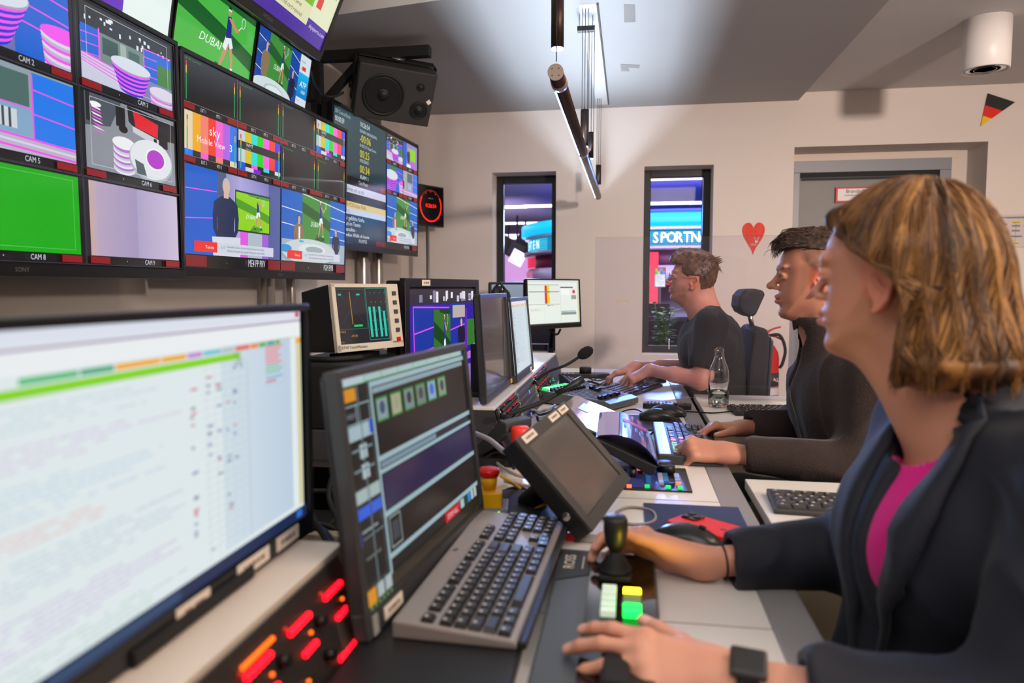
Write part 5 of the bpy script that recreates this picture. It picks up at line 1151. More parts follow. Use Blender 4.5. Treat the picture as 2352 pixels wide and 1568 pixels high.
# level meter
M_cream = mat('cream_front', (.83, .80, .74), .45)
Mm = frame((-.716, 1.900, 1.119), (.445, .896, 0), (-.12, .06, .99)) @ Matrix.Scale(.91, 4); t = thing('audio_level_meter', 'boxy level meter with cream front and turquoise bars', 'meter', M=Mm)
mb = MB(); mb.prism([(.0, -.10), (.0, .10), (.13, .093), (.135, .03), (.15, .01), (.15, -.088), (.0, -.10)][:-1], M_black2, -.132, .132, 'x'); mb.build('housing', t, bevel=.003)
mb = MB(); mb.box((0, -.004, .0945), (.27, .012, .011), M_cream); mb.box((0, -.004, -.0895), (.27, .012, .021), M_cream); mb.box((-.1275, -.004, 0), (.015, .012, .20), M_cream); mb.box((.111, -.004, .002), (.048, .012, .178), M_cream); mb.build('front_frame', t, bevel=.0015)
c = CV(208, 168, .208, .170); c.rect(0, 0, 208, 168, '22222a'); c.frame(6, 6, 118, 124, 1.4, '2a6a62'); c.frame(122, 4, 204, 160, 1.4, '2a9a88')
c.line(58, 14, 60, 110, 2.6, 'a8843c'); c.line(20, 20, 104, 104, .6, '50505c'); c.line(100, 20, 20, 108, .6, '50505c'); c.rect(14, 20, 26, 25, '2ab8a8'); c.rect(84, 20, 98, 25, '2ab8a8'); c.rect(64, 112, 98, 118, '30c060')
c.text('SCALE', 4, 134, 9, 'b8902c'); c.text('-00:38', 48, 148, 10, 'b8902c')
for i, x in enumerate((128, 146, 168, 186)):
    c.rect(x, 60 + (i == 3) * 14, x + 9, 152, '2ec8b0')
    for k in range(5): c.rect(x + 12, 16 + k * 28, x + 15, 19 + k * 28, '28887c')
c.text('RTW', 4, 164, 7, '88888c'); c.build('screen', t, SCR, (-.016, -.001, .006))
mb = MB(); mb.text('RTW TouchMonitor', M_ink, (-.07, -.0105, -.093), .012); mb.build('marking', t)
for i in range(6): MB().box((.113, -.012, .070 - i * .029), (.014, .006, .013), M_red if i == 5 else M_key).build('button', t, bevel=.001)
mb = MB(); mb.T = Mm.inverted(); mb.box((-.76, 1.92, 1.0125), (.10, .12, .011), M_black2); mb.build('foot', t)
cable('cable', 'thick black cable lying on the computer case left of the level meter', [(-.91, 1.80, .99), (-.88, 1.74, 1.016), (-.82, 1.76, 1.014), (-.76, 1.76, 1.014), (-.70, 1.82, 1.014)], .007, M_rubber)
# ------------------------------------------------------------------ desk monitors
LABELS = lambda t, items, h, y=-.0062: None
def tape_label(t, x, z, w, h, txt, m=None):
    mb = MB(); mb.box((x, -.0062, z), (w, .0012, h), m or M_label); k = max(2, len(txt) // 2) if txt else 0
    for i in range(k): mb.box((x - w * .34 + w * .68 * (i + .5) / k, -.0069, z), (w * .58 / k * (1 if i % 3 else .7), .0004, h * .30), mat('faded_print', (.52, .45, .42), .6))
    return mb.build('label', t)
def stand(t, Mw, z_ref, w=.20, d=.16, off=.07):
    """neck and foot built in world space below a monitor whose pose is Mw"""
    o = Mw.translation; back = (Mw.to_3x3() @ V((0, 1, 0))); back.z = 0; back.normalize(); b = V((o.x, o.y, z_ref)) + back * off; inv = Mw.inverted(); R = Matrix.Rotation(math.atan2(-back.x, back.y), 3, 'Z')
    mb = MB(); mb.T = inv; mb.box(b + V((0, 0, .008)), (w, d, .014), M_black2, R); mb.build('foot', t, bevel=.002); mb = MB(); mb.T = inv; mb.box((b + V((0, 0, .008)) + V((b.x, b.y, o.z))) / 2 + back * .01, (.05, .03, o.z - z_ref - .01), M_black2, R); mb.build('neck', t)
# big spreadsheet monitor
c = CV(530, 300, .50, .272); c.rect(0, 0, 530, 300, 'e2ecee'); c.hgrad(330, 36, 500, 280, 'd4e2ea', 'c0d2e4')
c.rect(0, 0, 530, 12, 'dfe4f0'); c.line(0, 16, 530, 14, 2.2, 'a888b0'); c.rect(0, 18, 530, 36, 'eef2f4'); c.rect(516, 2, 526, 9, 'd02838')
x = 60
for q, w in (('60c080', 60), ('58b088', 40), ('f4b040', 62), ('f0b038', 40), ('c890d8', 26), ('80c8d8', 34), ('b8c8c8', 26), ('e87868', 32), ('f09048', 18), ('58b868', 18), ('48a8a0', 20), ('60b850', 12)): c.rect(x, 38, x + w, 44, q); x += w + 2
c.rect(0, 46, 372, 54, '88d820'); c.line(400, 38, 516, 37, .8, 'e8c080')
for k, (y0, y1) in enumerate(((62, 82), (92, 110), (122, 150), (160, 172), (182, 214), (226, 256), (264, 290))):
    c.scribble(10, y0, 260, y1, 3.2, ('c8dce4', 'd8cce6', 'c0d8e8', 'e8c4c4', 'c4d4e0', 'd0c4e4', 'c0d8d0')[k], 11 + k)
for i, xx in enumerate((300, 318, 335, 352, 368, 386)): c.line(xx, 58, xx, 280, .7, 'c0ccd4' if i != 5 else '98a8b8')
rn = random.Random(8)
for i in range(46): yy = 60 + rn.random() * 210; xx = rn.choice((300, 318, 336, 270, 352)); c.rect(xx, yy, xx + rn.uniform(5, 12), yy + 2.6, rn.choice(('808890', '9098a8', 'd08890', '7088c0')))
for i in range(24): yy = 58 + i * 9; c.line(290, yy, 386, yy, .4, 'b8c4cc')
for i in range(9): c.rect(426, 44 + i * 4.2, 426 + (46 - (i * 7) % 16), 46.6 + i * 4.2, ('e89098' if i < 6 else '90c8b0'))
c.rect(426, 84, 470, 87, '90b8e0'); c.rect(426, 89, 452, 92, 'd08890'); c.frame(424, 42, 476, 96, .5, 'a8c0c8'); c.scribble(352, 46, 372, 66, 2, '707880', 3)
c.rect(508, 38, 522, 46, 'f0b030'); c.rect(509, 46, 521, 280, 'd8d0a0'); c.rect(0, 284, 530, 300, '1c2c50'); c.rect(500, 287, 516, 297, '3070d0'); c.rect(70, 287, 240, 297, '30486c')
Mw = frame((-.425, .636, 1.026), (0, 1, 0), (0, 0, 1)); t = tv('computer_monitor', 'large foreground monitor with a blurred bright spreadsheet page', Mw.translation, (0, 1, 0), (0, 0, 1), .53, .306, c, bz=.008, bb=.024, depth=.03, cat='monitor', scr=screen_material('lit_screen_near', .95, .3, .15))
tape_label(t, .105, -.139, .070, .017, 'SSN RUNDOWN'); tape_label(t, .188, -.139, .058, .017, 'NEWSROOM'); tape_label(t, -.01, -.139, .055, .017, 'PC 4'); stand(t, Mw, .872)
# dark user interface monitor
c = CV(480, 320, .452, .288); c.rect(0, 0, 480, 320, '24201e'); LB = '9cb8c0'; LG = '48a868'
c.rect(0, 0, 480, 12, 'b8ccd0'); c.rect(440, 1, 478, 11, '3880d8'); c.rect(0, 12, 480, 13, LG)
for i in range(7): c.rect(70 + i * 58, 2, 124 + i * 58, 11, 'a8c4c4'); c.frame(70 + i * 58, 1, 124 + i * 58, 12, 1.2, '30903c')
c.rect(4, 16, 40, 34, 'd89020'); c.rect(44, 14, 46, 320, LB); c.frame(4, 40, 76, 66, 1.6, LB); c.rect(36, 41, 38, 66, LB); c.text('HELP', 10, 57, 10, '889098')
c.rect(4, 68, 76, 88, 'a4bcc4'); c.rect(68, 66, 78, 86, '2850c8')
for yy in (96, 124): c.rect(34, yy, 54, yy + 20, 'b0c4c8'); c.line(12, yy + 6, 70, yy + 6, 3, '78909a')
c.rect(4, 156, 78, 174, 'a4b8b8'); c.line(40, 156, 40, 174, 1, '406068'); c.rect(4, 180, 78, 196, '2c60d8'); c.rect(4, 210, 10, 230, '2850c0'); c.rect(14, 212, 60, 215, '90a0a0'); c.rect(14, 222, 76, 224, '707c80'); c.rect(16, 250, 60, 253, '687068')
c.rect(44, 14, 46, 320, '24201e'); c.rect(80, 22, 86, 312, LB); c.rect(80, 14, 480, 22, LB); c.rect(88, 24, 470, 32, '88a4ac')
c.rect(88, 32, 474, 124, '221c1a')
for i in range(6):
    xx = 94 + i * 48; c.rect(xx, 40, xx + 38, 76, '2a8a34'); c.rect(xx + 3, 43, xx + 35, 73, ('8c98a8', 'a8a48c', '7c8890', '707c80', '8ca4c8', '889488')[i]); c.ell(xx + 19, 56, 9, 10, ('40506c', 'a09c80', '303438', '404448', '3a6ad0', '40484c')[i], 12)
c.rect(80, 124, 480, 132, LB); c.rect(88, 134, 474, 142, '7890a0'); c.rect(300, 134, 474, 142, '2a2426'); c.rect(80, 144, 480, 150, LB)
c.rect(88, 152, 474, 204, '2c2448'); c.rect(80, 206, 480, 214, LB); c.rect(88, 214, 474, 268, '241c18'); c.frame(92, 218, 128, 262, 2.2, '98a8a8'); c.rect(98, 226, 122, 254, '44444c'); c.rect(80, 268, 480, 276, LB)
c.rect(300, 278, 372, 296, 'c82030'); c.text('STOP ALL', 336, 292, 12, 'f0d8d8', 'c'); c.rect(378, 278, 396, 294, 'b0c4c0'); c.rect(400, 276, 414, 294, '284830'); c.rect(418, 276, 432, 294, '3088e0'); c.rect(436, 276, 450, 294, 'b0c4c4'); c.rect(454, 276, 468, 294, 'b0c4c4')
c.rect(0, 296, 480, 320, '2a2418'); c.rect(4, 292, 30, 314, 'd89020'); c.rect(34, 292, 54, 312, 'a8b8b8'); c.rect(58, 292, 78, 312, 'a8b8b8'); 
for i in range(6): c.rect(10 + i * 12, 315, 16 + i * 12, 319, '60a050')
Mw = frame((-.302, 1.032, .9375), (.099, .995, .0), (-.111, .011, .994)); t = tv('computer_monitor', 'dark-themed monitor with STOP ALL key and small thumbnails, tilted back behind the silver keyboard', Mw.translation, (.099, .995, 0), (-.111, .011, .994), .473, .328, c, bz=.011, bb=.030, depth=.018, cat='monitor', bezm=mat('dark_bezel', (.24, .24, .245), .35), scr=screen_material('lit_screen_dim', .9, .2))
tape_label(t, -.165, -.149, .055, .016, 'AUDIO PC'); tape_label(t, -.218, -.150, .014, .024, '', mat('grey_sticker', (.6, .6, .58), .5))
mb = MB(); mb.T = Mw.inverted(); bk = Mw.to_3x3() @ V((0, 1, 0)); mb.box(V((-.375, 1.04, .757)), (.17, .22, .014), M_black2); mb.build('foot', t, bevel=.003); mb = MB(); mb.T = Mw.inverted(); mb.tube([V((-.385, 1.04, .765)), Mw @ V((0, .05, -.02))], .02, M_black2, 14); mb.build('neck', t)
# touch monitor
Mw = frame((-.0975, 1.351, .868), (.258, .958, .121), (-.672, .085, .736)) @ Matrix.Scale(.965, 4); t = thing('touch_monitor', 'tilted dark grey touch monitor with a blank grey screen and paper labels', 'monitor', M=Mw); w, h = .262, .215
mb = MB(); mb.box((0, .017, 0), (w, .034, h), M_black); mb.build('housing', t, bevel=.004)
mb = MB(); b = .024
for x, z, a_, b_ in ((0, h / 2 - b / 2, w, b), (0, -h / 2 + b / 2, w, b), (-w / 2 + b / 2, 0, b, h - 2 * b), (w / 2 - b / 2, 0, b, h - 2 * b)): mb.box((x, -.003, z), (a_, .008, b_), mat('touch_bezel', (.27, .26, .255), .45))
mb.build('bezel', t, bevel=.0015); MB().box((0, -.001, 0), (w - 2 * b, .003, h - 2 * b), mat('blank_touch_screen', (.38, .36, .35), .16, coat=.4)).build('screen', t)
tape_label(t, -.085, h / 2 - .012, .056, .016, 'VM MONITOR'); tape_label(t, .045, h / 2 - .012, .046, .015, 'TB PANELS'); tape_label(t, .098, h / 2 - .012, .042, .015, 'SK TASKER')
for o_ in [o for o in t.children if o.name.startswith('label')]: o_.location = (0, -.0015, 0)
MB().tube([(-w / 2 - .003, .016, -.058), (-w / 2 + .002, .016, -.058)], .008, mat('chrome_button', (.8, .8, .8), .15, metal=1), 14).build('power_button', t)
mb = MB(); mb.T = Mw.inverted(); mb.prism([(-.30, 1.30), (-.08, 1.33), (-.06, 1.52), (-.28, 1.50)], M_black2, DZ + .001, DZ + .016); mb.build('foot', t, bevel=.003); mb = MB(); mb.T = Mw.inverted(); mb.tube([(-.20, 1.42, DZ + .012), Mw @ V((0, .03, .0))], .022, M_black2, 14); mb.build('arm', t)
# stage preview monitor
c = CV(400, 360, .45, .39); c.rect(0, 0, 400, 360, '3420a0'); c.rect(0, 0, 400, 44, '34303c')
rn = random.Random(6)
for i in range(22): xx = rn.uniform(0, 400); c.rect(xx, rn.uniform(2, 26), xx + rn.uniform(5, 18), rn.uniform(26, 42), rn.choice(('d0c8d4', '8880a0', 'e8e4f0')))
c.rect(28, 46, 140, 300, '2038a0'); c.rect(230, 46, 330, 200, '2434a0')
for a_, b_ in ((28, 140), (230, 330)):
    for yy in (110, 170, 230): c.line(a_, yy + 16, b_, yy, 4, 'e050f0')
c.line(24, 50, 230, 56, 4, 'e050f0'); c.line(24, 50, 34, 330, 4, 'e050f0'); tennis(c, 136, 60, 236, 260, '38702c', '1c4420'); c.rect(250, 50, 330, 88, 'b8b0a8'); c.rect(340, 96, 400, 180, '387830')
man(c, 306, 240, 150, '241c38', legs=1); c.rect(292, 222, 322, 244, 'e4dcec'); c.rect(330, 60, 344, 360, '6828b8')
for i in range(7): c.up(); c.poly([(120, 300 - i * 10), (260, 226 - i * 3), (400, 214 - i * 3), (400, 219 - i * 3), (262, 232 - i * 3), (124, 308 - i * 10)], 'd850f0' if i % 2 else 'a090c0')
c.rect(60, 230, 110, 300, '282434'); c.rect(300, 240, 400, 360, '8c70b8'); c.line(306, 240, 320, 360, 5, 'e050f0')
tv('preview_monitor', 'thick black studio monitor showing a purple-lit stage with a tennis picture', (-.592, 2.275, .9905), (.236, .972, 0), (0, 0, 1), .50, .475, c, bz=.026, bb=.045, depth=.06, cat='monitor', bezm=mat('violet_black_bezel', (.135, .125, .145), .45))
pm = bpy.data.objects['preview_monitor']; tape_label(pm, -.13, .224, .05, .018, 'MAKITO'); MB().box((0, .05, -.2365), (.3, .1, .003), M_black2).build('foot', pm)
# blank monitor + text monitor on the turret
tv('computer_monitor', 'switched-off grey monitor at a steep angle beside the stage picture', (-.400, 2.160, 1.029), (0, 1, 0), (-.06, 0, .998), .435, .306, (lambda q: (q.rect(0, 0, 10, 10, '141210'), q)[1])(CV(10, 10, .408, .27)), bz=.0135, bb=.022, depth=.012, cat='monitor', bezm=M_dgrey, scr=mat('dark_off_screen', (.30, .27, .26), .22, coat=.5))
om = bpy.data.objects['computer_monitor.002']; tape_label(om, .20, -.141, .03, .014, 'MV01', M_yellow); stand(om, om.matrix_world, .8715, .14, .085, .05)
c = CV(450, 280, .43, .25); c.rect(0, 0, 450, 280, 'b4c8d4'); c.rect(0, 0, 450, 12, 'c8ccd8'); 
for i in range(14): c.rect(10 + i * 30, 14, 36 + i * 30, 22, ('d8b060', 'c8a858', 'd09070', 'a0b8b0')[i % 4])
c.scribble(8, 30, 130, 260, 2.6, '506070', 21, .5); c.scribble(150, 50, 330, 250, 2.2, '8098a8', 22, .4, .4); c.rect(428, 12, 442, 270, 'd4ccb0')
tv('computer_monitor', 'monitor with a pale blue text list on the far rack turret', (-.386, 2.60, 1.021), (.003, 1, 0), (-.09, 0, .996), .42, .289, c, bz=.0135, bb=.024, depth=.03, cat='monitor', bezm=M_dgrey)
tm = bpy.data.objects['computer_monitor.003']; tape_label(tm, .12, -.132, .035, .014, 'SVC'); stand(tm, tm.matrix_world, .8715, .14, .085, .05)
# far white screen monitor on an arm
c = CV(500, 300, .48, .272); c.rect(0, 0, 500, 300, 'e8efe6'); c.rect(0, 0, 500, 14, 'd8e0dc'); c.rect(0, 28, 300, 34, 'b8c0b8')
for yy in range(40, 150, 8): c.line(10, yy, 300, yy, .7, 'b0bab4')
c.rect(158, 36, 180, 158, 'd83020'); c.rect(180, 36, 204, 158, 'f0d010'); c.rect(10, 76, 300, 80, '202420'); c.rect(70, 76, 230, 80, '303430'); c.rect(158, 74, 204, 82, '4080a0'); c.rect(0, 160, 300, 164, 'a8b0a8'); c.rect(180, 168, 204, 173, 'e04020'); c.rect(208, 168, 240, 173, 'e8c820')
c.scribble(8, 190, 140, 205, 2, '90a0a0', 5); c.line(150, 180, 150, 290, 1, 'b8c0b8'); c.line(308, 34, 312, 290, 2, 'b0b8b4'); c.rect(312, 44, 440, 52, '283c60'); c.rect(316, 60, 400, 100, 'f4f6f4'); c.rect(420, 56, 470, 100, 'e8dce4'); c.ell(446, 78, 14, 12, 'd83040', 14); c.rect(420, 102, 470, 130, '98a098'); c.rect(314, 210, 460, 214, '3080c0'); c.rect(314, 218, 466, 236, '8c948c'); c.rect(482, 10, 494, 290, 'd8d0a0'); c.rect(0, 290, 500, 300, '203038')
Mw = frame((-.45, 4.407, 1.101), (.571, .821, 0), (-.05, .026, .998)); t = tv('computer_monitor', 'bright white-screen monitor with a red and yellow column in front of the left window', Mw.translation, (.571, .821, 0), (-.05, .026, .998), .50, .305, c, bz=.007, bb=.022, depth=.025, cat='monitor')
mb = MB(); mb.T = Mw.inverted(); mb.tube([Mw @ V((0, .04, -.02)), Mw @ V((.0, .10, -.06)), (-.48, 4.62, .98), (-.50, 4.66, .80)], .018, M_black2, 12); mb.build('arm', t); mb = MB(); mb.T = Mw.inverted(); mb.tube([(-.50, 4.66, 0), (-.50, 4.66, .82)], .02, M_black2, 12); mb.tube([(-.50, 4.66, 0), (-.50, 4.66, .012)], .12, M_black2, 20); mb.build('pole', t)
cable('cable', 'loop of black cable hanging under the white-screen monitor', [Mw @ V((-.02, .03, -.15)), Mw @ V((.0, .03, -.18)), Mw @ V((.05, .03, -.19)), Mw @ V((.08, .03, -.16))], .007, M_rubber)
c = CV(200, 220, .22, .23); c.vgrad(0, 0, 200, 220, '8c98a8', '7c8494'); c.rect(60, 60, 66, 220, '6a7484'); c.rect(70, 100, 180, 120, '5078b8'); c.rect(70, 140, 180, 154, '6088c0'); c.rect(70, 170, 180, 190, '5078b8'); c.rect(50, 20, 80, 44, 'b8a8a0')
Mw = frame((-.78, 4.62, 1.10), (.85, .52, 0), (0, 0, 1)); t = tv('computer_monitor', 'small grey-blue monitor half hidden left of the white-screen monitor', Mw.translation, (.85, .52, 0), (0, 0, 1), .25, .27, c, bz=.012, bb=.02, depth=.03, cat='monitor'); 
mb = MB(); mb.T = Mw.inverted(); mb.tube([(-.80, 4.67, 0), (-.80, 4.67, 1.1)], .018, M_black2, 12); mb.tube([(-.80, 4.67, 0), (-.80, 4.67, .012)], .1, M_black2, 20); mb.build('pole', t)
p = at(1140, 678, y=3.9); t = thing('desk_headset_stand', 'black headset hanging left of the small grey-blue monitor', 'headset', (p.x, p.y, .75)); mb = MB(); mb.sphere((0, 0, p.z - .75), (.03, .04, .05), M_black2); mb.sphere((.05, 0, p.z - .76), (.03, .04, .045), M_black2); mb.tube([(-.01, 0, p.z - .71), (.02, 0, p.z - .68), (.05, 0, p.z - .72)], .008, M_black2, 8); mb.build('headset', t); MB().tube([(.02, 0, .001), (.02, 0, p.z - .70)], .012, M_black2, 10).tube([(.02, 0, .0005), (.02, 0, .012)], .07, M_black2, 18).build('stand', t)
# ------------------------------------------------------------------ cables on and behind the desk
rn = random.Random(12)
for i in range(9):
    y0 = rn.uniform(1.0, 1.7); x0 = rn.uniform(-.75, -.5); a_ = rn.uniform(0, 6.28); r = rn.uniform(.05, .11); q = []
    for k in range(7): aa = a_ + k * 1.0; q.append((x0 + r * math.cos(aa), y0 + r * 1.2 * math.sin(aa), .625 + .018 * i + .09 * abs(math.sin(k + i))))
    cable('cable', 'tangled black cables in the open tray between the two foreground monitors', q, .0055, M_rubber, group='tangled black cables in the open desk tray')
for i, (x, y) in enumerate(((-.62, 1.50), (-.50, 1.62), (-.70, 1.70), (-.56, 1.72))):
    cable('cable', 'tangled black cables in the open tray between the two foreground monitors', [(x, y + .06, .99 - .08 * i), (x + .02, y, .88), (x - .02 + .03 * i, y - .05, .76), (x + .04, y - .12, .68), (x, y - .2, .63)], .0055, M_rubber, group='tangled black cables in the open desk tray')
cable('cable', 'thick white cable running to the back of the touch monitor', [at(1090, 994, y=1.72), at(1125, 1010, y=1.66), at(1160, 1038, y=1.58), at(1195, 1048, y=1.46)], .0065, mat('white_cable', (.62, .60, .64), .5))
cable('cable', 'yellow cable leaving the emergency stop box', [at(1150, 1092, z=.80), at(1170, 1105, z=.79), at(1200, 1125, z=.758), at(1230, 1145, z=.757)], .0035, M_yellow)
cable('cable', 'yellow cable crossing the foot of the touch monitor', [at(1255, 1155, z=.770), at(1225, 1172, z=.762), at(1195, 1188, z=.757)], .0035, M_yellow)
cable('cable', 'thin grey cable looped on the white desk right of the touch monitor', [at(1395, 1190, z=.7535), at(1440, 1165, z=.7535), at(1495, 1172, z=.7535), at(1503, 1195, z=.7535), at(1460, 1204, z=.7535), at(1405, 1195, z=.7535), at(1370, 1180, z=.7535)], .003, mat('grey_cable', (.55, .53, .52), .5))
cable('cable', 'black cable curving on the desk below the touch monitor', [at(1280, 1268, z=.754), at(1300, 1280, z=.754), at(1350, 1288, z=.754), at(1385, 1272, z=.754)], .0028, M_rubber)
t = thing('network_plug', 'red and white cable plug beside the joystick', 'plug', M=onto(at(1325, 1240, z=.7505).to_tuple(), -8)); MB().box((-.02, 0, .007), (.04, .018, .014), M_red).build('boot', t, bevel=.002); MB().box((.025, 0, .006), (.05, .014, .011), mat('clear_plug', (.75, .73, .72), .25)).build('connector', t, bevel=.001)
cable('cable', 'black cable from the shortcut keyboard across to the fader unit', [at(1500, 992, z=.77), at(1490, 1005, z=.76), at(1492, 1030, z=.757), at(1500, 1045, z=.757)], .003, M_rubber)
cable('mouse_cable', 'black mouse cable sweeping left over the desk towards the fader unit', [at(1490, 955, z=.757), at(1460, 940, z=.757), at(1430, 945, z=.757), at(1412, 962, z=.757)], .0028, M_rubber)
cable('mouse_cable', 'black mouse cable running right to the side table keyboard', [at(1565, 944, z=.757), at(1600, 946, z=.757), at(1640, 948, z=.757), at(1690, 943, z=.757)], .0028, M_rubber)
for i, (a_, b_) in enumerate(((0, 0), (8, 6), (-6, 10))): cable('cable', 'thin black cable looping on the desk left of the glasses man\'s keyboard', [at(1352, 868 + b_, z=.753), at(1375, 874 + a_, z=.753), at(1400, 866 + b_, z=.753 + .004 * i), at(1395, 882 + a_ * .5, z=.753), at(1360, 884 - a_, z=.753 + .004 * i), at(1345, 876, z=.753)], .0028, M_rubber, group='thin black cables at the far desk end')
for i in range(4): cable('cable', 'grey and black connector leads behind the fader unit', [at(1222 + 4 * i, 940 + 6 * i, z=.78), at(1240, 945 + 7 * i, z=.758), at(1258 + 6 * i, 940 + 5 * i, z=.765), at(1275, 930 + 3 * i, z=.77)], .0045, M_rubber if i % 2 else mat('grey_lead', (.5, .5, .5), .5), group='connector leads behind the fader unit')
for i, (pts, m_, lab) in enumerate(((((1105, 1060), (1135, 1040), (1165, 1048), (1180, 1075)), M_rubber, 'black cable arching behind the emergency stop box'), (((1100, 1045), (1128, 1050), (1150, 1070), (1185, 1090), (1230, 1100)), None, 'grey cable running behind the emergency stop towards the touch monitor'), (((1160, 1105), (1190, 1112), (1225, 1118), (1260, 1130)), None, 'light grey cable lying right of the yellow stop box'), (((1150, 1130), (1185, 1120), (1215, 1128), (1245, 1150)), M_rubber, 'black cable lying in front of the touch monitor foot'))):
    cable('cable', lab, [at(u, v, z=.758 + .006 * (k % 2) + .02 * (i == 0) * math.sin(k)) for k, (u, v) in enumerate(pts)], .0042, m_ or mat('light_grey_cable', (.62, .60, .56), .5))
# ------------------------------------------------------------------ fire extinguisher
p = at(1757, 800, y=4.80); t = thing('fire_extinguisher', 'red fire extinguisher on the wall behind the office chair', 'extinguisher', (p.x + .03, 4.88, .40))
Mr = mat('extinguisher_red', (.80, .05, .06), .25, coat=.4)
MB().lathe([(.06, 0), (.072, .01), (.074, .05), (.074, .34), (.068, .38), (.045, .42), (.022, .435), (.022, .455)], Mr, n=32).build('cylinder', t)
mb = MB(); mb.lathe([(.0748, .16), (.0748, .25)], mat('label_grey', (.22, .20, .20), .5), n=32); mb.lathe([(.0752, .03), (.0752, .16)], mat('label_white', (.80, .78, .78), .5), n=32); mb.text('AL', M_label, (.045, -.068, .195), .035); mb.lathe([(.0758, .152), (.0758, .158)], Mr, n=32); mb.lathe([(.0758, .100), (.0758, .105)], Mr, n=32)
for z in (.078, .045): mb.lathe([(.0757, z - .01), (.0757, z + .012)], mat('label_grey2', (.36, .34, .38), .5), n=32)
mb.build('label', t)
mb = MB(); mb.tube([(0, 0, .455), (0, 0, .50)], .016, M_alu, 14); mb.sphere((0, -.02, .48), (.012, .008, .012), M_alu); mb.build('valve', t)
mb = MB(); mb.tube(spline([(-.01, 0, .50), (.03, 0, .53), (.08, 0, .545)], 5), .006, Mr, 8); mb.tube(spline([(0, 0, .49), (.05, 0, .48), (.09, 0, .46)], 5), .006, Mr, 8); mb.build('handle', t)
MB().tube(spline([(.01, -.02, .49), (.07, -.03, .49), (.105, -.03, .40), (.09, -.03, .31), (.075, -.02, .28)], 6), .010, M_rubber, 12).build('hose', t); MB().box((0, .06, .30), (.05, .10, .03), M_black2).box((0, .112, .30), (.08, .01, .12), M_black2).build('wall_bracket', t)
# ------------------------------------------------------------------ chairs
M_fab = mat('black_chair_fabric', (.115, .115, .13), .8, bump=.3, bscale=500); M_fab2 = mat('chair_shell', (.17, .17, .21), .45)
def chair(name, lab, c, ang, head=True):
    """local +x = sitting direction"""
    t = thing(name, lab, 'chair', M=onto((c[0], c[1], 0), ang))
    mb = MB(); mb.prism(rrect(.46, .46, .08), M_fab, .375, .445); mb.build('seat', t, bevel=.02)
    mb = MB(); mb.prism([(-.205, .50), (-.17, .54), (-.19, .75), (-.20, .95), (-.215, 1.085), (-.235, 1.105), (-.275, 1.10), (-.29, 1.05), (-.28, .75), (-.27, .52)], M_fab, -.20, .20, 'y'); mb.build('backrest', t, bevel=.025, seg=3, angle=50)
    mb = MB(); mb.prism([(-.27, .48), (-.283, .75), (-.295, 1.06), (-.31, 1.04), (-.30, .75), (-.285, .48)], M_fab2, -.17, .17, 'y'); mb.build('back_shell', t, bevel=.01)
    if head:
        mb = MB(); mb.prism([(-.155, 1.20), (-.16, 1.25), (-.185, 1.282), (-.23, 1.285), (-.272, 1.275), (-.275, 1.255), (-.235, 1.155), (-.205, 1.15), (-.17, 1.17)], M_fab, -.13, .13, 'y'); mb.build('headrest', t, bevel=.02, seg=3)
        MB().tube([(-.24, 0, 1.10), (-.225, 0, 1.17)], .012, mat('chrome_post', (.8, .8, .8), .15, metal=1), 12).build('headrest_post', t)
    for s_ in (-1, 1):
        mb = MB(); mb.tube([(-.05, s_ * .25, .44), (-.05, s_ * .27, .64)], .02, M_black2, 12); mb.build('armrest_post', t); mb = MB(); mb.prism([(x - .0, y + s_ * .27) for x, y in rrect(.25, .09, .03)], M_black2, .64, .67); mb.build('armrest', t, bevel=.008)
    MB().tube([(0, 0, .10), (0, 0, .40)], .03, M_black, 16).build('gas_lift', t)
    mb = MB()
    for k in range(5): a_ = 2 * PI * k / 5 + .3; mb.tube([(0, 0, .11), (.28 * math.cos(a_), .28 * math.sin(a_), .075)], [.03, .018], M_black, 10)
    mb.build('star_base', t)
    for k in range(5): a_ = 2 * PI * k / 5 + .3; mb = MB(); mb.tube([(.28 * math.cos(a_) - .02, .28 * math.sin(a_), .03), (.28 * math.cos(a_) + .02, .28 * math.sin(a_), .03)], .03, M_black, 14); mb.build('castor', t)
    return t
chair('office_chair', 'tall black office chair with a separate headrest behind the man with glasses', (.330, 3.42, 0), 180).scale = (.95, .95, .93)
chair('office_chair', 'low black office chair on which the man in the brown fleece sits', (.66, 2.05, 0), 178, False)
chair('office_chair', 'low black office chair on which the woman in the navy blazer sits', (.49, 1.0, 0), 178, False).scale = (.95, .9, .86)
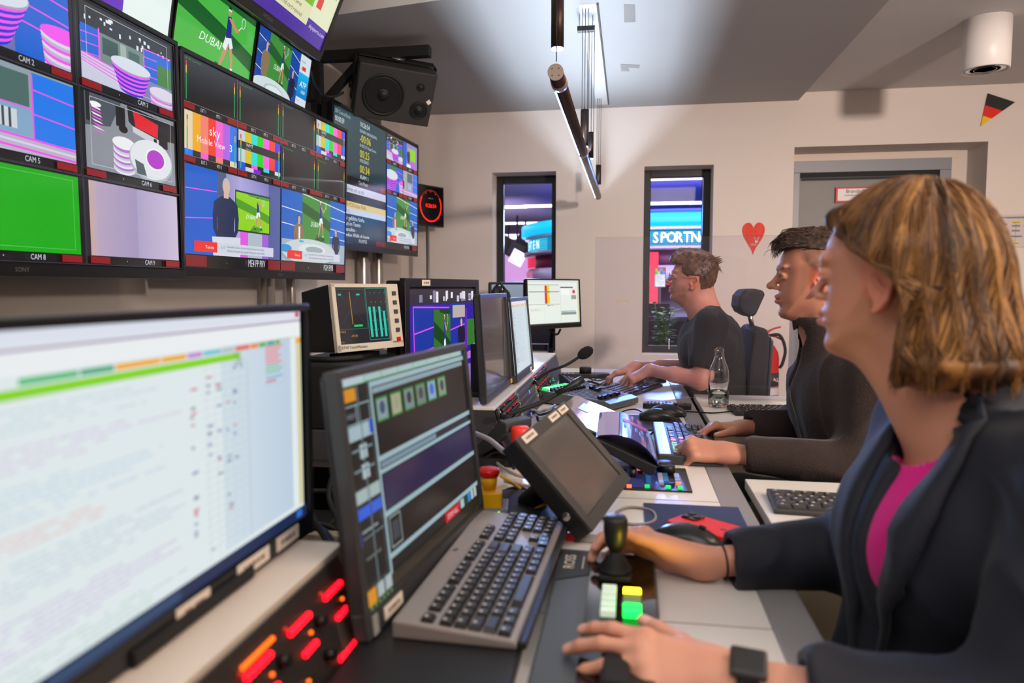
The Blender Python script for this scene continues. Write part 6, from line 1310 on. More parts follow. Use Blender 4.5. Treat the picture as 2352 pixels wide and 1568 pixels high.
# ================================================================== PEOPLE: implicit surfaces -> one smooth mesh
F32 = np.float32
def nv(a): return np.array(a, dtype=F32)
class SDF:
    """smooth union / subtraction of simple bodies, meshed with surface nets"""
    def __init__(s): s.p = []; s.post = None
    def _a(s, fn, c, R, k, op): s.p.append((fn, nv(c), float(R), k, op)); return s
    def cone(s, a, b, ra, rb, k=.015, op='u', flat=None):
        a_ = nv(a); b_ = nv(b); d = b_ - a_; L2 = float(d @ d) + 1e-12
        def f(P):
            t = np.clip(((P - a_) @ d) / L2, 0, 1); q = P - a_ - t[..., None] * d
            if flat is not None: # squash along a direction
                n, sc = flat; n = nv(n) / np.linalg.norm(n); q = q + ((q @ n) * (1 / sc - 1))[..., None] * n
            return np.linalg.norm(q, axis=-1) - (ra + (rb - ra) * t)
        return s._a(f, (a_ + b_) / 2, math.sqrt(L2) / 2 + max(ra, rb), k, op)
    def ell(s, c, r, k=.015, op='u', R=None):
        c_ = nv(c); r_ = nv(r); Rm = None if R is None else np.array(R, dtype=F32)
        def f(P):
            q = P - c_
            if Rm is not None: q = q @ Rm      # world -> local
            k0 = np.linalg.norm(q / r_, axis=-1); k1 = np.linalg.norm(q / (r_ * r_), axis=-1) + 1e-9
            return k0 * (k0 - 1) / k1
        return s._a(f, c, max(r), k, op)
    def box(s, c, h, rad, k=.01, op='u', R=None):
        c_ = nv(c); h_ = nv(h); Rm = None if R is None else np.array(R, dtype=F32)
        def f(P):
            q = P - c_
            if Rm is not None: q = q @ Rm
            q = np.abs(q) - h_ + rad
            return np.linalg.norm(np.maximum(q, 0), axis=-1) + np.minimum(q.max(-1), 0) - rad
        return s._a(f, c, float(np.linalg.norm(h_)), k, op)
    def fn(s, f, c, R, k=.01, op='u'): return s._a(f, c, R, k, op)
    def ev(s, P, ctr=None, rb=0):
        """P (n,m,3); ctr (n,3) block centres used for culling"""
        d = np.full(P.shape[:-1], 1.0, dtype=F32)
        for f, c, R, k, op in s.p:
            if ctr is not None:
                m = np.linalg.norm(ctr - c, axis=-1) < R + rb + k + .03
                if not m.any(): continue
                v = f(P[m]); cur = d[m]
            else: m = None; v = f(P); cur = d
            if op == 'u': h = np.maximum(k - np.abs(cur - v), 0) / k; r = np.minimum(cur, v) - h * h * k * .25
            elif op == 's': v = -v; h = np.maximum(k - np.abs(cur - v), 0) / k; r = np.maximum(cur, v) + h * h * k * .25
            else: r = np.maximum(cur, v)
            if m is None: d = r.astype(F32)
            else: d[m] = r
        if s.post is not None: d = d + s.post(P).astype(F32)
        return d
    def mesh(s, h):
        lo = np.min([c - R for f, c, R, k, op in s.p if op == 'u'], axis=0) - .02; hi = np.max([c + R for f, c, R, k, op in s.p if op == 'u'], axis=0) + .02
        N = 8; B = h * N; nb = np.ceil((hi - lo) / B).astype(int)
        ii = np.stack(np.meshgrid(*[np.arange(n) for n in nb], indexing='ij'), -1).reshape(-1, 3)
        ctr = (lo + (ii + .5) * B).astype(F32); rb = B * .87
        dc = np.concatenate([s.ev(ctr[i:i + 20000][:, None, :], ctr[i:i + 20000], rb)[:, 0] for i in range(0, len(ctr), 20000)])
        keep = np.abs(dc) < rb * 1.25 + .012; ii = ii[keep]; ctr = ctr[keep]
        g = np.stack(np.meshgrid(*[np.arange(N + 1)] * 3, indexing='ij'), -1)
        vid = []; vpos = []; eds = []
        big = (nb * N + 2).astype(np.int64); lin = lambda q: (q[..., 0] * big[1] + q[..., 1]) * big[2] + q[..., 2]
        for i0 in range(0, len(ii), 300):
            bi = ii[i0:i0 + 300]; G = (bi[:, None, None, None, :] * N + g[None]).astype(np.int64)
            P = (lo + G * h).astype(F32); D = s.ev(P.reshape(len(bi), -1, 3), ctr[i0:i0 + 300], rb).reshape(len(bi), N + 1, N + 1, N + 1)
            I = D < 0
            acc = np.zeros((len(bi), N, N, N, 3), dtype=F32); cnt = np.zeros((len(bi), N, N, N), dtype=F32)
            sl = lambda o: (slice(None),) + tuple(slice(o[j], N + o[j]) for j in range(3))
            for ax in range(3):
                for u in (0, 1):
                    for v in (0, 1):
                        o0 = [0, 0, 0]; oth = [j for j in range(3) if j != ax]; o0[oth[0]] = u; o0[oth[1]] = v; o1 = list(o0); o1[ax] = 1
                        d0 = D[sl(o0)]; d1 = D[sl(o1)]; x = (d0 < 0) != (d1 < 0)
                        t = np.where(x, d0 / np.where(x, d0 - d1, 1), 0); p = np.zeros(3, dtype=F32) + nv(o0); e = np.zeros(3, dtype=F32); e[ax] = 1
                        acc += np.where(x[..., None], p + t[..., None] * e, 0); cnt += x
            m = cnt > 0; Gc = G[:, :N, :N, :N][m]
            vid.append(lin(Gc)); vpos.append(lo + (Gc + acc[m] / cnt[m][:, None]) * h)
            for ax in range(3):
                a = I[:, :N, :N, :N]; o = [0, 0, 0]; o[ax] = 1; b = I[sl(o)]; x = a != b
                eds.append((np.full(int(x.sum()), ax), G[:, :N, :N, :N][x], a[x]))
        vid = np.concatenate(vid); vpos = np.concatenate(vpos); od = np.argsort(vid); vs = vid[od]; faces = []
        for ax, Gq, ins in eds:
            if not len(Gq): continue
            a = int(ax[0]); b, c = [(1, 2), (2, 0), (0, 1)][a]; eb = np.zeros(3, int); eb[b] = 1; ec = np.zeros(3, int); ec[c] = 1
            q = np.stack([lin(Gq), lin(Gq - eb), lin(Gq - eb - ec), lin(Gq - ec)], -1)
            k = np.searchsorted(vs, q); k = np.clip(k, 0, len(vs) - 1); ok = (vs[k] == q).all(-1); k = od[k][ok]; ins_ = ins[ok]
            k[~ins_] = k[~ins_][:, ::-1]; faces.append(k)
        return vpos, np.concatenate(faces)
def sdf_obj(name, sdf, h, m, parent, origin, color=None, smooth=2):
    vp, fc = sdf.mesh(h)
    used = np.zeros(len(vp), bool); used[fc.ravel()] = True; idx = np.cumsum(used) - 1; vp = vp[used]; fc = idx[fc]
    me = bpy.data.meshes.new(name); me.vertices.add(len(vp)); me.vertices.foreach_set('co', (vp - nv(origin)).astype(F32).ravel())
    me.loops.add(fc.size); me.loops.foreach_set('vertex_index', fc.ravel().astype(np.int32)); me.polygons.add(len(fc))
    me.polygons.foreach_set('loop_start', np.arange(0, fc.size, 4, dtype=np.int32)); me.polygons.foreach_set('loop_total', np.full(len(fc), 4, dtype=np.int32))
    me.update(); me.validate(); me.polygons.foreach_set('use_smooth', np.ones(len(me.polygons), bool))
    if smooth:
        bm = bmesh.new(); bm.from_mesh(me)
        for _ in range(smooth): bmesh.ops.smooth_vert(bm, verts=bm.verts, factor=.5, use_axis_x=True, use_axis_y=True, use_axis_z=True)
        bm.to_mesh(me); bm.free()
    if color is not None:
        co = np.empty(len(me.vertices) * 3, dtype=F32); me.vertices.foreach_get('co', co); co = co.reshape(-1, 3) + nv(origin)
        ca = me.color_attributes.new('Col', 'FLOAT_COLOR', 'POINT'); rgb = color(co); ca.data.foreach_set('color', np.concatenate([rgb, np.ones((len(rgb), 1))], 1).astype(F32).ravel())
    me.materials.append(m); me.update()
    o = bpy.data.objects.new(name, me); COL.objects.link(o); o.parent = parent; return o
def fract_noise(P, s, seed=0):
    """cheap smooth pseudo noise"""
    a = np.sin(P[..., 0] * s * 1.0 + seed + 1.7 * np.sin(P[..., 1] * s * .7 + seed)) + np.sin(P[..., 1] * s * 1.3 + 2.1 * np.sin(P[..., 2] * s * .6 + seed * 1.3)) + np.sin(P[..., 2] * s * .9 + 1.3 * np.sin(P[..., 0] * s * .8 - seed))
    return a / 3
def poly_sdf(pts):
    A = np.array(pts, dtype=F32)
    def f(X, Z):
        d = np.full(X.shape, 1e9, dtype=F32); s_ = np.ones(X.shape, dtype=F32); n = len(A); j = n - 1
        for i in range(n):
            ex, ez = A[j] - A[i]; wx = X - A[i][0]; wz = Z - A[i][1]; t = np.clip((wx * ex + wz * ez) / (ex * ex + ez * ez), 0, 1)
            bx = wx - ex * t; bz = wz - ez * t; d = np.minimum(d, bx * bx + bz * bz)
            c1 = Z >= A[i][1]; c2 = Z < A[j][1]; c3 = ex * wz > ez * wx
            fl = (c1 & c2 & c3) | (~c1 & ~c2 & ~c3); s_ = np.where(fl, -s_, s_); j = i
        return s_ * np.sqrt(d)
    return f
def cat_rom(pts, n=4):
    P = [V((a, b, 0)) for a, b in pts]; out = []; L = len(P)
    for i in range(L):
        p0, p1, p2, p3 = P[(i - 1) % L], P[i], P[(i + 1) % L], P[(i + 2) % L]
        for k in range(n):
            t = k / n; q = .5 * ((2 * p1) + (p2 - p0) * t + (2 * p0 - 5 * p1 + 4 * p2 - p3) * t * t + (3 * p1 - p0 - 3 * p2 + p3) * t ** 3); out.append((q.x, q.y))
    return out
PROFILE = [(.088, .075), (.0955, .045), (.0955, .037), (.0885, .022), (.089, .005), (.0905, -.018), (.0915, -.024), (.0955, -.032), (.0965, -.037), (.0915, -.041), (.0955, -.046), (.094, -.053), (.0865, -.060), (.088, -.070), (.0895, -.080), (.083, -.092), (.066, -.096), (.04, -.088), (.012, -.078), (-.01, -.07), (-.035, -.055), (-.062, -.045), (-.083, -.02), (-.095, .012), (-.1, .045), (-.092, .082), (-.070, .112), (-.035, .130), (.005, .135), (.042, .126), (.070, .105)]
class Head:
    """head placed by its ear hole; local x forward, y to its left, z up"""
    def __init__(s, c, yaw, pitch=0, scale=1, roll=0):
        s.c = V(c); s.R = Matrix.Rotation(math.radians(yaw), 3, 'Z') @ Matrix.Rotation(math.radians(-pitch), 3, 'Y') @ Matrix.Rotation(math.radians(roll), 3, 'X'); s.s = scale; s.Rn = np.array(s.R, dtype=F32)
    def w(s, x, y, z): return s.c + s.R @ (V((x, y, z)) * s.s)
    def loc(s, P): return ((P - nv(s.c)) @ s.Rn) / s.s
    def add(s, S_, nose=1.0, jaw=1.0, female=False, profile=None):
        ps = poly_sdf(cat_rom(profile or PROFILE, 3))
        def f(P):
            q = s.loc(P); x, y, z = q[..., 0], np.abs(q[..., 1]), q[..., 2]
            W = np.interp(z, [-.10, -.06, -.02, .03, .07, .14], [.050 * jaw, .060 * jaw, .068 * jaw, .0745, .077, .070]).astype(F32)
            W = W * np.interp(x, [-.1, 0, .05, .10], [1, 1, .93, .84]).astype(F32)
            d = ps(x, z); u = y / W; g = np.where(u < .98, W * (1 - np.sqrt(np.maximum(1 - np.minimum(u, .98) ** 2, 0))), W * .801 + (y - .98 * W) * 3)
            g = g * np.interp(x, [-.1, .03, .09], [.9, .9, 1.0]).astype(F32)
            return (d + g) * s.s * .62
        S_.fn(f, s.w(0, 0, .02), .15 * s.s, .01)
        def E(c, r, k=.01, op='u'): S_.ell(s.w(*c), [v * s.s for v in r], k * s.s, op, R=s.Rn)
        def C(a, b, ra, rb, k=.01, op='u'): S_.cone(s.w(*a), s.w(*b), ra * s.s, rb * s.s, k * s.s, op)
        for e in (-1, 1): E((.094, e * .032, .020), (.014, .017, .011), .012, 's')      # eye sockets
        for e in (-1, 1): E((.074, e * .032, .020), (.0145, .0155, .0125), .004)        # lids over the eyeball
        for e in (-1, 1): C((.092, e * .014, .040), (.080, e * .050, .042), .006, .005, .012)  # brow
        for e in (-1, 1): C((.0895, e * .018, .0255), (.0915, e * .031, .0285), .0028, .0034, .004); C((.0915, e * .031, .0285), (.083, e * .047, .0235), .0034, .0028, .004); C((.0885, e * .020, .0135), (.0895, e * .032, .0115), .002, .0024, .004); C((.0895, e * .032, .0115), (.082, e * .046, .0155), .0024, .002, .004)
        C((.091, 0, .026), (.108 * 1, 0, -.003), .0065, .0085 * nose, .010); E((.1115 + .002 * nose, 0, -.0065), (.0095 * nose, .009 * nose, .0085 * nose), .008)
        for e in (-1, 1): E((.099, e * .0105, -.012), (.0085, .0065, .0065), .006); E((.103, e * .0065, -.0175), (.004, .003, .003), .003, 's')
        C((.097, -.012, -.0355), (.097, .012, -.0355), .0045, .0045, .006); C((.0955, -.012, -.048), (.0955, .012, -.048), .0055, .0055, .006)
        E((.1025, 0, -.0415), (.008, .026, .0012), .003, 's')
        for e in (-1, 1):   # ears
            E((-.008, e * .074, .004), (.016, .0095, .031), .006); E((-.004, e * .0835, .006), (.0095, .006, .020), .005, 's')
            C((.004, e * .080, .024), (-.014, e * .085, .032), .0032, .0035, .003); C((-.014, e * .085, .032), (-.024, e * .087, .016), .0035, .0035, .003); C((-.024, e * .087, .016), (-.017, e * .083, -.010), .0035, .0035, .003); C((-.017, e * .083, -.010), (-.002, e * .077, -.026), .0035, .006, .004)
            C((-.002, e * .081, .012), (-.012, e * .083, .0), .0028, .0028, .004); C((.006, e * .078, .002), (.006, e * .078, -.006), .003, .003, .004)
        return s
    def neck(s, S_, base, r=.056, throat=True):
        b = V(base); a = s.w(-.022, 0, -.045); S_.cone(a, b, r * .96, r * 1.06, .03); 
        if throat: S_.cone(s.w(.030, 0, -.082), b + s.R @ V((.035, 0, 0)), .020, .022, .03)
        S_.cone(s.w(-.055, 0, -.01), b + s.R @ V((-.03, 0, 0)), .034, .05, .03)
    def eyes(s, parent, origin, gaze=0, dx=0):
        for e in (-1, 1):
            mb = MB(); c = V((.0785 - dx, e * .0315, .0205)); mw = mat('eye_white', (.70, .66, .63), .25); rr = .0118
            mb.T = Matrix.Translation(s.w(*c) - V(origin)) @ s.R.to_4x4() @ Matrix.Scale(s.s, 4)
            mb.sphere((0, 0, 0), rr, mw, 20, 14)
            g = Matrix.Rotation(math.radians(gaze), 3, 'Z')
            for rad, off, m_ in ((.0058, .0108, mat('iris', (.22, .28, .30), .15)), (.0028, .0114, mat('pupil', (.02, .02, .02), .1))):
                d = g @ V((1, 0, 0)); mb.tube([d * (off - .001), d * (off + .0008)], rad, m_, 16)
            mb.build('eye', parent)
def finger_chain(S_, p, f, n, side, lens, curls, r0, r1, k=.004, spread=0):
    """bones from p along f, curling towards -n"""
    f = (V(f) + V(side) * spread).normalized(); n = V(n); ax = f.cross(n).normalized(); q = V(p); d = f.copy(); rs = [r0 + (r1 - r0) * i / 3 for i in range(4)]; pts = [q.copy()]
    for i, (L, c_) in enumerate(zip(lens, curls)):
        d = Matrix.Rotation(-math.radians(c_), 3, ax) @ d; q2 = q + d * L; S_.cone(q, q2, rs[i] * (1.04 if i else 1), rs[i + 1], k if i else .009); q = q2; pts.append(q.copy())
    return pts, d
def hand(S_, wrist, f, n, thumb_side, s=1.0, curls=None, spreads=(.10, .03, -.05, -.14), thumb=((.5, .8, -.25), 20, 25), forearm=None, r_w=.024, tips=None):
    """palm + five fingers; f = finger direction, n = back-of-hand normal, thumb_side = +-1 along f x n"""
    f = V(f).normalized(); n = (V(n) - f * V(n).dot(f)).normalized(); t = f.cross(n) * thumb_side; w = V(wrist)
    L = lambda a, b, c: w + (f * a + t * b + n * c) * s
    K = [(.088, .027, .001), (.092, .008, .004), (.087, -.0115, .002), (.079, -.029, -.003)]
    for (a, b, c) in K: S_.cone(L(.0, b * .38, 0), L(a, b, c - .003), .0185 * s, .0118 * s, .016, flat=(n, .80))
    S_.ell(L(.055, 0, -.006), (.04 * s, .035 * s, .0145 * s), .012, R=np.array([list(f), list(t), list(n)], dtype=F32).T)
    for i, (a, b, c) in enumerate(K): S_.ell(L(a - .001, b, c + .003), (.0095 * s,) * 3, .010)
    lens = [(.042, .025, .021), (.047, .029, .022), (.044, .027, .022), (.035, .020, .019)]; rad = [(.0092, .0072), (.0094, .0073), (.0088, .0069), (.0078, .0062)]
    curls = curls or [(15, 25, 15)] * 4; nails = []
    for i in range(4):
        pts, d = finger_chain(S_, L(*K[i]), f, n, t, [x * s for x in lens[i]], curls[i], rad[i][0] * s, rad[i][1] * s, spread=spreads[i])
        ax = f.cross(n).normalized(); nn = d.cross(ax) * -1 if d.cross(ax).dot(n) < 0 else d.cross(ax); nails.append((pts[-1] - d * .003 * s, nn.normalized(), d, rad[i][1] * s))
    (tv, c1, c2) = thumb; td = (f * tv[0] + t * tv[1] + n * tv[2]).normalized(); p0 = L(.016, .020, -.008); p1 = p0 + td * .044 * s
    S_.cone(p0, p1, .0165 * s, .0122 * s, .014); ax = td.cross(f).normalized() if td.cross(f).length > .05 else n
    d2 = Matrix.Rotation(math.radians(c1), 3, ax) @ td; p2 = p1 + d2 * .034 * s; S_.cone(p1, p2, .0112 * s, .0098 * s, .005); d3 = Matrix.Rotation(math.radians(c2), 3, ax) @ d2; p3 = p2 + d3 * .026 * s; S_.cone(p2, p3, .0101 * s, .0080 * s, .004)
    tn = (n - d3 * n.dot(d3)).normalized(); nails.append((p3 - d3 * .003 * s, tn, d3, .008 * s))
    S_.ell(L(.035, .020, -.012), (.026 * s, .013 * s, .012 * s), .014, R=np.array([list(f), list(t), list(n)], dtype=F32).T)
    if forearm is not None: S_.cone(L(.004, 0, -.002), w.lerp(V(forearm[0]), .5), r_w, (r_w + forearm[1]) * .5, .02, flat=(n, .82)); S_.cone(w.lerp(V(forearm[0]), .5), forearm[0], (r_w + forearm[1]) * .5, forearm[1], .02)
    return nails
SK_A = s2l((.83, .615, .52)); 
def skin_color(base, nails=(), extra=None, lips=None, var=.05):
    def f(P):
        c = np.tile(nv(base), (len(P), 1)); nz = fract_noise(P, 38, 1.3)[:, None] * .5 + fract_noise(P, 90, 4)[:, None] * .5; c = c * (1 + nz * np.array([.02, .05, .06]) * (var / .05))
        for p, n, d, r in nails:
            q = P - nv(p); u = q @ nv(n); v = q @ nv(d); wv = q - u[:, None] * nv(n) - v[:, None] * nv(d); m = (u > r * .35) & (u < r * 1.6) & (np.abs(v) < r * 1.15) & (np.linalg.norm(wv, axis=1) < r * .82)
            c[m] = c[m] * .35 + nv(s2l((.93, .74, .68))) * .65
        if extra is not None: c = extra(P, c)
        return c
    return f
M_skin = mat('skin', (.8, .6, .5), .48, attr=True, sss=.12, bump=.12, bscale=900)
def hair_cap(head, S_, ps_grow=.012, cut=None, profile=None, extra=None):
    ps = poly_sdf(cat_rom(profile or PROFILE, 3))
    def f(P):
        q = head.loc(P); x, y, z = q[..., 0], np.abs(q[..., 1]), q[..., 2]
        W = np.interp(z, [-.10, -.02, .03, .07, .14], [.060, .068, .0745, .077, .070]).astype(F32); d = ps(x, z); u = y / W
        g = np.where(u < .98, W * (1 - np.sqrt(np.maximum(1 - np.minimum(u, .98) ** 2, 0))), W * .801 + (y - .98 * W) * 3)
        d = (d + g * .9) * .62 - (ps_grow(x, y, z) if callable(ps_grow) else ps_grow)
        return np.maximum(d, cut(x, q[..., 1], z)) * head.s
    S_.fn(f, head.w(0, 0, .03), .18 * head.s, .004); return S_
def strands(name, parent, origin, curves, r, m, tip=.25, cols=None):
    """many fine locks as one hair mesh"""
    vs = []; fs = []
    for pts in curves:
        P = [V(p) - V(origin) for p in pts]; n = len(P); up = None
        for i, p in enumerate(P):
            d = (P[min(i + 1, n - 1)] - P[max(i - 1, 0)]); d = d.normalized() if d.length > 1e-7 else V((0, 0, 1)); a = d.cross(V((.3, .5, .8))).normalized(); b = a.cross(d); rr = r * (1 - (1 - tip) * (i / (n - 1)) ** 2)
            for k in range(4): t = PI / 2 * k; vs.append(p + (a * math.cos(t) + b * math.sin(t)) * rr)
        o = len(vs) - 4 * n
        for i in range(n - 1):
            for k in range(4): fs.append((o + i * 4 + k, o + i * 4 + (k + 1) % 4, o + (i + 1) * 4 + (k + 1) % 4, o + (i + 1) * 4 + k))
    me = bpy.data.meshes.new(name); me.from_pydata([tuple(v) for v in vs], [], fs); me.polygons.foreach_set('use_smooth', np.ones(len(me.polygons), bool)); me.materials.append(m); me.update()
    if cols is not None:
        ca = me.color_attributes.new('Col', 'FLOAT_COLOR', 'POINT'); ca.data.foreach_set('color', [x for pts, c in zip(curves, cols) for _ in range(4 * len(pts)) for x in (*c, 1)])
    o = bpy.data.objects.new(name, me); COL.objects.link(o); o.parent = parent; return o
def project_out(sdf, pts, off, it=3):
    """pull points onto the surface of an sdf (offset off)"""
    P = np.array([list(p) for p in pts], dtype=F32)[:, None, :]
    for _ in range(it):
        d = sdf.ev(P) - off; e = .002; g = np.stack([(sdf.ev(P + nv([e, 0, 0])) - sdf.ev(P - nv([e, 0, 0]))), (sdf.ev(P + nv([0, e, 0])) - sdf.ev(P - nv([0, e, 0]))), (sdf.ev(P + nv([0, 0, e])) - sdf.ev(P - nv([0, 0, e])))], -1) / (2 * e)
        gn = np.linalg.norm(g, axis=-1, keepdims=True) + 1e-6; P = P - d[..., None] * g / (gn * gn) * .9
    return [V(tuple(p)) for p in P[:, 0]]
def cloth_post(amp, sc, seed, stretch=(1, 1, 1)):
    st = nv(stretch)
    return lambda P: amp * .5 * (np.abs(fract_noise(P * st, sc, seed)) - .35) - amp * .9 * (np.maximum(1 - np.abs(fract_noise(P * st, sc * 1.5, seed + 3)) * 2.2, 0) ** 2 - .2) * (.4 + .6 * np.clip(fract_noise(P, sc * .45, seed + 7) * 2, 0, 1))
def hair_mat(name, c1, c2, scale=60, rough=.42):
    if name in MATS: return MATS[name]
    m = mat(name, c1, rough, spec=.4); nt = m.node_tree; b = nt.nodes['Principled BSDF']; tc = nt.nodes.new('ShaderNodeTexCoord'); n = nt.nodes.new('ShaderNodeTexNoise'); n.inputs['Scale'].default_value = scale; n.inputs['Detail'].default_value = 4
    nt.links.new(tc.outputs['Object'], n.inputs['Vector']); r = nt.nodes.new('ShaderNodeValToRGB'); r.color_ramp.elements[0].position = .35; r.color_ramp.elements[1].position = .68
    r.color_ramp.elements[0].color = (*s2l(c1), 1); r.color_ramp.elements[1].color = (*s2l(c2), 1); nt.links.new(n.outputs['Fac'], r.inputs[0]); nt.links.new(r.outputs[0], b.inputs['Base Color']); return m
# ------------------------------------------------------------------ man with glasses (far)
O1 = V((.42, 3.30, 0)); pm1 = thing('person', 'bearded man with glasses in a black t-shirt typing at the far end', 'person', O1)
ear1 = at(1592, 650, y=3.225); hd1 = Head((ear1.x, 3.30, ear1.z), 176, 8, .95)
nb1 = V((.315, 3.30, 1.075)); B = SDF(); hd1.add(B, .95); hd1.neck(B, nb1 + V((.02, 0, 0)), .060)
shN, shF = V((.345, 3.115, 1.045)), V((.345, 3.485, 1.045)); elN, elF = V((.300, 3.06, .815)), V((.28, 3.50, .82)); wrN = at(1492, 848, y=3.14); wrF = V((.03, 3.40, .835))
B.cone((.345, 3.2, .94), (.345, 3.4, .94), .085, .085, .04).cone((.39, 3.23, .62), (.39, 3.37, .62), .10, .10, .05).cone((.36, 3.3, .94), (.39, 3.3, .6), .105, .115, .05).cone(nb1 + V((.02, -.02, 0)), shN, .05, .052, .04).cone(nb1 + V((.02, .02, 0)), shF, .05, .052, .04)
for sh, el in ((shN, elN), (shF, elF)): B.cone(sh, el, .050, .040, .03)
B.cone((.44, 3.2, .53), (.06, 3.12, .55), .085, .060, .05).cone((.44, 3.4, .53), (.06, 3.46, .55), .085, .060, .05).cone((.06, 3.12, .55), (.08, 3.12, .10), .058, .040, .03).cone((.06, 3.46, .55), (.08, 3.46, .10), .058, .040, .03)
nl = hand(B, wrN, (-.80, .10, -.42), (-.30, -.25, .9), 1, 1.02, [(10, 35, 20), (22, 34, 20), (30, 32, 20), (38, 30, 20)], thumb=((.55, .55, -.60), 12, 18), forearm=(elN, .040), r_w=.0265)
nl += hand(B, wrF, (-.90, -.10, -.40), (-.35, 0, .95), -1, 1.0, [(10, 40, 25)] * 4, thumb=((.7, .6, -.35), 12, 18), forearm=(elF, .040), r_w=.026)
def face1(P, c):
    q = hd1.loc(P); x, y, z = q[:, 0], np.abs(q[:, 1]), q[:, 2]; nz = fract_noise(P, 260, 2) * .5 + .5
    beard = np.clip((-.012 - z + .25 * (x - .03)) / .018, 0, 1) * np.clip((x - .004) / .022, 0, 1) * np.clip((x * .55 - z - .045 + .075) / .03, 0, 1) * (z > -.115) * (x < .115)
    beard = np.clip(np.where((x > .085) & (z > -.056) & (z < -.033) & (y < .022), 0, beard), 0, 1)
    hb = nv(s2l((.42, .27, .19))); c = c * (1 - .62 * beard[:, None] * (.65 + .35 * nz[:, None])) + hb * (.62 * beard * (.65 + .35 * nz))[:, None]
    br = np.clip(1 - np.abs(z - .043) / .005, 0, 1) * (x > .066) * (y > .012) * (y < .055) * .7; c = c * (1 - br[:, None]) + hb * br[:, None]
    lp_ = np.clip(1 - np.abs(z + .042) / .010, 0, 1) * (x > .088) * (y < .024) * .55; c = c * (1 - lp_[:, None]) + nv(s2l((.72, .40, .36))) * lp_[:, None]
    ear = (np.abs(x + .008) < .028) & (y > .070) & (np.abs(z) < .04); c[ear] = c[ear] * nv([1.08, .82, .78]); return c
sdf_obj('body', B, .0034, M_skin, pm1, O1, skin_color(s2l((.745, .505, .42)), nl, face1))
hd1.eyes(pm1, O1, 0)
# hair
H1 = hair_mat('light_brown_hair', (.22, .135, .09), (.40, .26, .17), 45)
def grow1(x, y, z): return .006 + .011 * np.clip((z - .05) / .07, 0, 1) + .010 * np.clip((x - .01) / .08, 0, 1) * (z > .08) + .0012 * np.sin(x * 210 + y * 90) * np.sin(z * 170)
cut1 = lambda x, y, z: np.maximum.reduce([(.082 - z) * .7 * (x > .055) + (x <= .055) * -1, np.where(x > .012, (.020 + (x - .012) * .62 - z) * .8, -1), np.where(np.abs(x + .006) < .024, .034 - z, -1), np.where(x < -.03, (-.062 - z), -1), -z - .075])
HS = SDF(); hair_cap(hd1, HS, grow1, cut1)
sdf_obj('hair', HS, .0034, H1, pm1, O1)
rn = random.Random(4); seeds = []; 
for i in range(900):
    a = rn.uniform(-PI, PI); z = rn.uniform(.02, .14); x = -.01 + .09 * math.cos(a); y = .07 * math.sin(a)
    if x > .05 and z < .08: continue
    seeds.append((x, y, z))
pts = project_out(HS, [hd1.w(*s_) for s_ in seeds], 0.0); cv_ = []
for s_, p in zip(seeds, pts):
    q = hd1.loc(np.array([list(p)], dtype=F32))[0]
    if q[0] > .105 or q[2] < .0 or (q[0] < -.075 and q[2] < .08): continue
    out = (hd1.R @ V((float(q[0]), float(q[1]), float(q[2]) - .03))).normalized(); bk = hd1.R @ V((-.6 + rn.uniform(-.25, .25), rn.uniform(-.3, .3), .35 if q[2] > .10 else -.7)); L_ = rn.uniform(.010, .024)
    cv_.append([p - out * .004, p + out * L_ * .12 + bk * L_ * .4, p + out * L_ * .14 + bk * L_ * .9, p + out * L_ * .08 + bk * L_ * 1.4])
strands('hair_strands', pm1, O1, cv_, .0009, H1)
# glasses
mb = MB(); gm = mat('glasses_frame', (.55, .42, .36), .3, metal=.6); T = lambda x, y, z: hd1.w(x, y, z) - O1
for e in (-1, 1):
    mb.tube([T(.1075, e * .033 + .021 * math.cos(k * PI / 10), .017 + .019 * math.sin(k * PI / 10)) for k in range(21)], .0011, gm, 6)
    mb.tube([T(.1075, e * .054, .024), T(.098, e * .070, .024), T(.05, e * .079, .022), T(-.005, e * .086, .020), T(-.016, e * .086, .006)], .0013, gm, 6)
mb.tube([T(.1075, -.012, .020), T(.110, 0, .024), T(.1075, .012, .020)], .0011, gm, 6)
o = mb.build('glasses', pm1); 
mb = MB()
for e in (-1, 1): mb.add([T(.1075, e * .033 + .020 * math.cos(k * PI / 9), .017 + .018 * math.sin(k * PI / 9)) for k in range(18)], [list(range(18))], mat('lens', (.95, .97, 1), .02, trans=1, ior=1.05, spec=.9))
mb.build('lenses', o)
# t-shirt and trousers
Ts = SDF(); Ts.cone((.345, 3.2, .93), (.345, 3.4, .93), .122, .122, .05).cone((.385, 3.21, .64), (.385, 3.39, .64), .128, .128, .07).cone((.355, 3.3, .97), (.39, 3.3, .62), .125, .13, .05).cone(nb1 + V((.035, -.035, -.015)), shN, .062, .064, .05).cone(nb1 + V((.035, .035, -.015)), shF, .062, .064, .05)
Ts.cone((.42, 3.25, 1.0), (.455, 3.28, .62), .045, .06, .06).cone((.42, 3.35, 1.0), (.455, 3.32, .62), .045, .06, .06)
Ts.cone(shN, shN.lerp(elN, .70), .066, .064, .03).cone(shF, shF.lerp(elF, .70), .066, .064, .03)
for sh, el in ((shN, elN), (shF, elF)): Ts.cone(sh.lerp(el, .62), sh.lerp(el, 1.5), .050, .050, .004, 's')
for sh, el in ((shN, elN), (shF, elF)): d = (el - sh).normalized(); p = sh.lerp(el, .80); Ts.fn((lambda p, d, q: (lambda P: np.maximum(-((P - nv(p)) @ nv(d)), np.linalg.norm(P - nv(q), axis=-1) - .10)))(p, d, sh.lerp(el, 1.15)), sh.lerp(el, 1.15), .10, .003, 's')
Ts.cone(hd1.w(-.02, 0, -.04), nb1 + V((.0, 0, .012)), .062, .070, .006, 's'); Ts.post = cloth_post(.010, 17, 2, (1, 1, .7))
